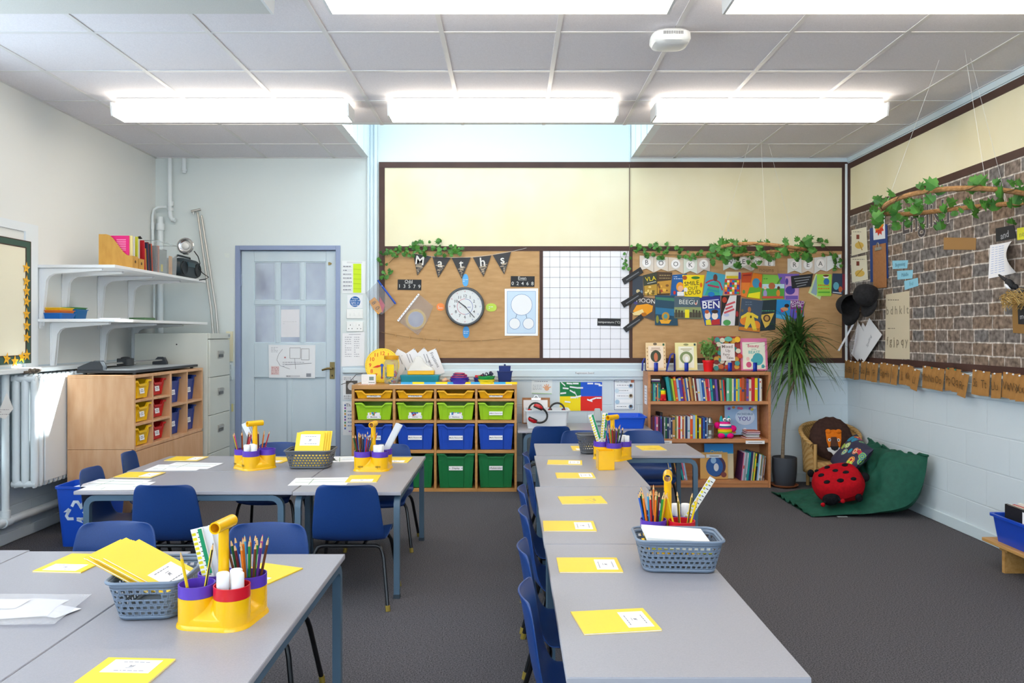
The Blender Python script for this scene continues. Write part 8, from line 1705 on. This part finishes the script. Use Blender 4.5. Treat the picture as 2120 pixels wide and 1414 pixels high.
def shelfbook(label, x0, x1, y0, y1, h, c, z=S1 + .0045, tilt=0, edge=None, group='books on the upper wall shelf', writing=None):
    mb = MB(); mb.box(x0, x1, y0, y1, 0, h, C(c, .5))
    if edge: mb.box(x0 + .004, x1 - .003, y0 + .002, y1 - .002, h, h + .0006, paper)
    if writing:
        for k in range(7): mb.box(x0 + .11, x1 - .02, y0 - .0006, y0, h - .03 - .012 * k, h - .026 - .012 * k, C(writing))
    M = Matrix.Translation((0, (y0 + y1) / 2, z)) @ Matrix.Rotation(R(tilt), 4, 'X') @ Matrix.Translation((0, -(y0 + y1) / 2, 0)); mb.v = [M @ p for p in mb.v]; lo = min(p.z for p in mb.v); mb.v = [p + Vector((0, 0, z - lo)) for p in mb.v]
    return solo('folder_book', mb, label, 'book', group, smooth=0)
shelfbook('bright pink book standing in the tall magazine file', -2.855, -2.66, 5.512, 5.522, .222, '#e01f78', edge=1, writing='#f0a8c8')
shelfbook('pale yellow spiral book behind the pink book in the magazine file', -2.85, -2.645, 5.528, 5.540, .224, '#e6dc9a', edge=1); shelfbook('white and red booklet at the back of the tall magazine file', -2.85, -2.64, 5.548, 5.562, .220, '#d8d4d0', edge=1)
shelfbook('yellow-green booklet in the second magazine file', -2.85, -2.645, 5.605, 5.622, .226, '#c8c83a', edge=1); shelfbook('pale booklet in the second magazine file', -2.85, -2.65, 5.632, 5.655, .215, '#c2c4c8', edge=1)
for k, (cn, c, h, th) in enumerate((('red', '#b5202a', .215, .012), ('amber', '#c2842a', .16, .014), ('dark blue', '#2a3550', .20, .012), ('maroon', '#6a1f2a', .21, .012), ('slate', '#3a4048', .20, .010), ('rust', '#b5462a', .205, .014))):
    y0 = 5.703 + .0245 * k; shelfbook('%s book leaning between the magazine files and the clear box' % cn, -2.84, -2.635 - .004 * (k % 2), y0, y0 + th, h, c, S1, 5)
t = thing('clear_box', 'clear plastic box of folders on the upper shelf', 'box', (-2.74, 6.06, S1), 0)
def rbox(x0, x1, y0, y1, z0, z1, k=.94):
    cx, cy = (x0 + x1) / 2, (y0 + y1) / 2; return [[(cx + (x - cx) * f, cy + (y - cy) * f, z) for x, y in ((x0, y0), (x1, y0), (x1, y1), (x0, y1))] for z, f in ((z0, k), (z1, 1))]
mb = MB(); mb.loft(rbox(-2.86, -2.63, 5.875, 6.25, S1, S1 + .235), boxfilm, True, True, False); build('body', mb, t, world=True, smooth=0)
mb = MB(); q = rbox(-2.86, -2.63, 5.875, 6.25, S1, S1 + .235)[1]; mb.tube([Vector(p) for p in q], .005, boxfilm, 6, closed=True); build('rim', mb, t, world=True)
for k, (cn, c, y0, h, tl) in enumerate((('dark grey', '#5a6068', 5.93, .20, 0), ('maroon', '#7a2a30', 5.955, .195, 0), ('rust', '#b5502a', 5.978, .205, 0))): shelfbook('%s folder inside the clear box on the upper shelf' % cn, -2.83, -2.66, y0, y0 + .014, h, c, S1 + .004, tl, None, 'folders in the clear box')
for k, (cn, c, c2, y0, y1, h, x) in enumerate((('grey picture card with yellow marks', '#7f8a8c', '#d8c23a', 6.01, 6.15, .185, -2.672), ('orange card', '#dc9a50', '#c87a3a', 6.165, 6.225, .15, -2.662), ('slate card', '#5d646c', '#8a9298', 6.14, 6.215, .20, -2.70))):
    mb = MB(); mb.box(x - .002, x, y0, y1, S1 + .0045, S1 + h, C(c)); mb.box(x, x + .0006, y0 + .25 * (y1 - y0), y0 + .5 * (y1 - y0), S1 + .02, S1 + .4 * h, C(c2)); solo('picture_card', mb, '%s standing inside the clear box on the upper shelf' % cn, 'card', 'cards in the clear box', smooth=0)
mb = MB(TM(-2.78, 5.72, S1 + .222, 0, -14, 20)); mb.box(-.1, .1, -.01, .12, 0, .006, C('#2c2c30')); solo('folder_book', mb, 'dark folder lying over the leaning books on the upper shelf', 'book')
t = thing('radio', 'dark teal portable radio at the far end of the upper shelf', 'radio', (-2.735, 6.525, S1)); t.scale = (1, 1.2, 1.08); rad_m = C('#1d2c33', .35)
mb = MB(); q = []
for x, s in ((-.10, .8), (-.08, .95), (.07, 1), (.1, .9)): q.append([(x, .19 * s * math.copysign(abs(math.cos(a * math.pi / 12)) ** .5, math.cos(a * math.pi / 12)), .075 + .075 * s * math.copysign(abs(math.sin(a * math.pi / 12)) ** .6, math.sin(a * math.pi / 12)) ) for a in range(24)])
mb.loft(q, rad_m); build('body', mb, t, bevel=.004)
for s in (-1, 1): mb = MB(frame(Vector((.1, s * .115, .07)), Vector((0, 1, 0)), Vector((1, 0, 0)))); mb.lathe([(0, .004), (.045, .004), (.05, .008), (.055, -.004)], C('#10181c', .5), 20); build('speaker', mb, t)
mb = MB(); mb.box(.098, .106, -.06, .06, .085, .12, C('#2c4650', .3)); build('display', mb, t)
mb = MB(); mb.tube([(.03, -.13, .14), (.04, -.1, .165), (.04, .1, .165), (.03, .13, .14)], .008, rad_m, 8); build('handle', mb, t)
t = thing('disc_lamp', 'round silver disc lamp standing on the dark radio', 'lamp', (-2.70, 6.46, S1 + .189)); t.scale = (1.2, 1.2, 1.2)
mb = MB(frame(Vector((.05, -.03, .055)), Vector((1, 0, 0)), Vector((.35, -1, 0)))); mb.lathe([(0, -.05), (.035, -.045), (.055, -.01), (.058, .012), (.052, .016), (.046, .008), (.03, .002), (.0, .012)], chrome, 28); build('reflector', mb, t)
mb = MB(frame(Vector((.05, -.03, .055)), Vector((1, 0, 0)), Vector((.35, -1, 0)))); mb.ball((0, 0, .006), .026, .026, .016, C('#d8d8d6', .3), 16, 10); build('bulb', mb, t)
mb = MB(); mb.cyl((.04, .0, 0), (.04, .0, .05), .018, grey_metal); build('foot', mb, t)
mb = MB(); mb.tube([at(402, 520, 6.5), at(410, 531, 6.55), at(414, 545, 6.6), at(411, 556, 6.62), at(420, 566, 6.62), at(432, 574, 6.62), at(425, 578, 6.62), at(412, 580, 6.60)], .004, blackp, 6); solo('cable', mb, 'black cable hanging from the radio at the shelf end', 'cable')
# lower shelf
def tub(label, x, y, a, b, h, c, z): 
    t = thing('paper_tub', label, 'tub', (x, y, z), 0, 'small plastic tubs on the lower shelf'); mb = MB(); m = C(c, .35); mb.loft([rrect(a * .86, b * .86, .01, 0), rrect(a, b, .012, h - .006), rrect(a + .006, b + .006, .014, h - .005), rrect(a + .006, b + .006, .014, h), rrect(a - .002, b - .002, .012, h), rrect(a * .84, b * .84, .01, .003)], m); build('body', mb, t)
xx = (116 - 1057) * 5.34 / F; tub('lowest blue tub of the near stack on the lower shelf', xx, 5.36, .074, .091, .040, '#1668b8', S2)
tub('orange tub nested second in the near stack on the lower shelf', xx, 5.36, .069, .086, .042, '#e8782a', S2 + .017); tub('yellow tub on top of the near stack on the lower shelf', xx, 5.36, .064, .081, .042, '#efc01c', S2 + .034)
tub('blue tub of the rear stack on the lower shelf', (146 - 1057) * 5.6 / F + .02, 5.60, .062, .08, .072, '#1a6fb0', S2); tub('green tub nested in the rear stack on the lower shelf', (146 - 1057) * 5.6 / F + .02, 5.60, .057, .075, .072, '#3f8f4a', S2 + .014)
p = at(233, 657, 5.58); mb = MB(TM(p.x, 5.58, S2, 0, 0, 12)); mb.box(-.07, .07, -.06, .06, 0, .012, paper); solo('paper_pad', mb, 'small white paper pad on the lower shelf', 'paper', smooth=0)
mb = MB(TM(-2.70, 5.80, S2, 0, 0, -6)); mb.box(-.06, .06, -.07, .07, 0, .018, C('#4a6a4a')); solo('notebook', mb, 'small green notebook on the lower shelf', 'book', bevel=.002)
# paper trimmer on the cupboard
t = thing('paper_trimmer', 'black and grey rotary paper trimmer on top of the beech cupboard', 'paper trimmer', (-2.69, 5.78, CZ))
mb = MB(); mb.box(-.19, .20, -.53, .52, .012, .03, C('#2c3036', .45)); mb.box(-.17, .185, -.51, .50, .030, .0315, C('#aeb4ba', .35)); build('baseboard', mb, t, bevel=.004)
for x in (-.16, .17):
    for y in (-.48, .47): mb = MB(); mb.lathe([(.012, 0), (.012, .012)], blackp, 10, (x, y, 0)); build('foot', mb, t)
mb = MB(); mb.box(-.065, -.045, -.50, .48, .062, .070, grey_metal); mb.box(-.06, -.05, -.5, .48, .07, .074, C('#6a7078', .4)); build('rail', mb, t, bevel=.001)
for y, s in ((-.52, 1), (.48, -1)):
    mb = MB(); mb.poly([(-.19, y, .031), (-.02, y, .031), (-.02, y, .055), (-.04, y, .088), (-.10, y, .088), (-.19, y, .05)] if s > 0 else [(-.12, y, .031), (-.02, y, .031), (-.02, y, .05), (-.04, y, .088), (-.08, y, .088), (-.12, y, .05)], (0, s * .045, 0), C('#33373d', .4)); build('rail_post', mb, t, bevel=.004)
mb = MB(); mb.box(-.095, -.02, -.19, -.08, .045, .098, C('#24272c', .4)); mb.ball((-.0575, -.135, .098), .03, .045, .012, C('#24272c', .4), 14, 8); build('cutter_head', mb, t, bevel=.006)
# poles leaning by the pipes
for k, (a, b, c_) in enumerate(((at(409, 441, 6.955), at(437, 640, 6.93), at(441, 687, 6.925)), (at(417, 446, 6.955), at(447, 640, 6.93), at(451, 687, 6.925)))):
    t = thing('metal_pole', ['left', 'right'][k] + ' of two thin grey poles leaning in the corner behind the filing cabinet', 'pole', tuple(c_), 0, 'grey poles leaning behind the cabinet')
    mb = MB(); e = Vector((c_.x + .006, 6.922, 1.0)); mb.tube([a, b, c_, e], .009, grey_metal, 8); build('shaft', mb, t, world=True)
    if k == 0:
        h = at(406, 436, 6.945); mb = MB(); mb.cyl(h + Vector((-.035, -.02, -.01)), h + Vector((.035, .01, .012)), .010, grey_metal, 10); mb.cyl(h + Vector((-.02, -.015, -.012)), h + Vector((-.02, -.012, -.035)), .008, grey_metal, 8); mb.tube([a, h], .008, grey_metal, 8); build('hook', mb, t, world=True)
# grey dust cloth on the radiator
mb = MB(); rr = random.Random(4); p = Vector((-3.01, 4.93, 1.064))
for k in range(26):
    a = rr.uniform(0, 6.3); q = p + Vector((rr.uniform(-.05, .05), rr.uniform(-.04, .05), rr.uniform(0, .02))); mb.ball(tuple(q), rr.uniform(.008, .02), rr.uniform(.008, .018), rr.uniform(.006, .012), C('#6d6257', .95), 7, 5)
solo('crumpled_cloth', mb, 'small crumpled grey-brown cloth lying on the radiator top', 'cloth')
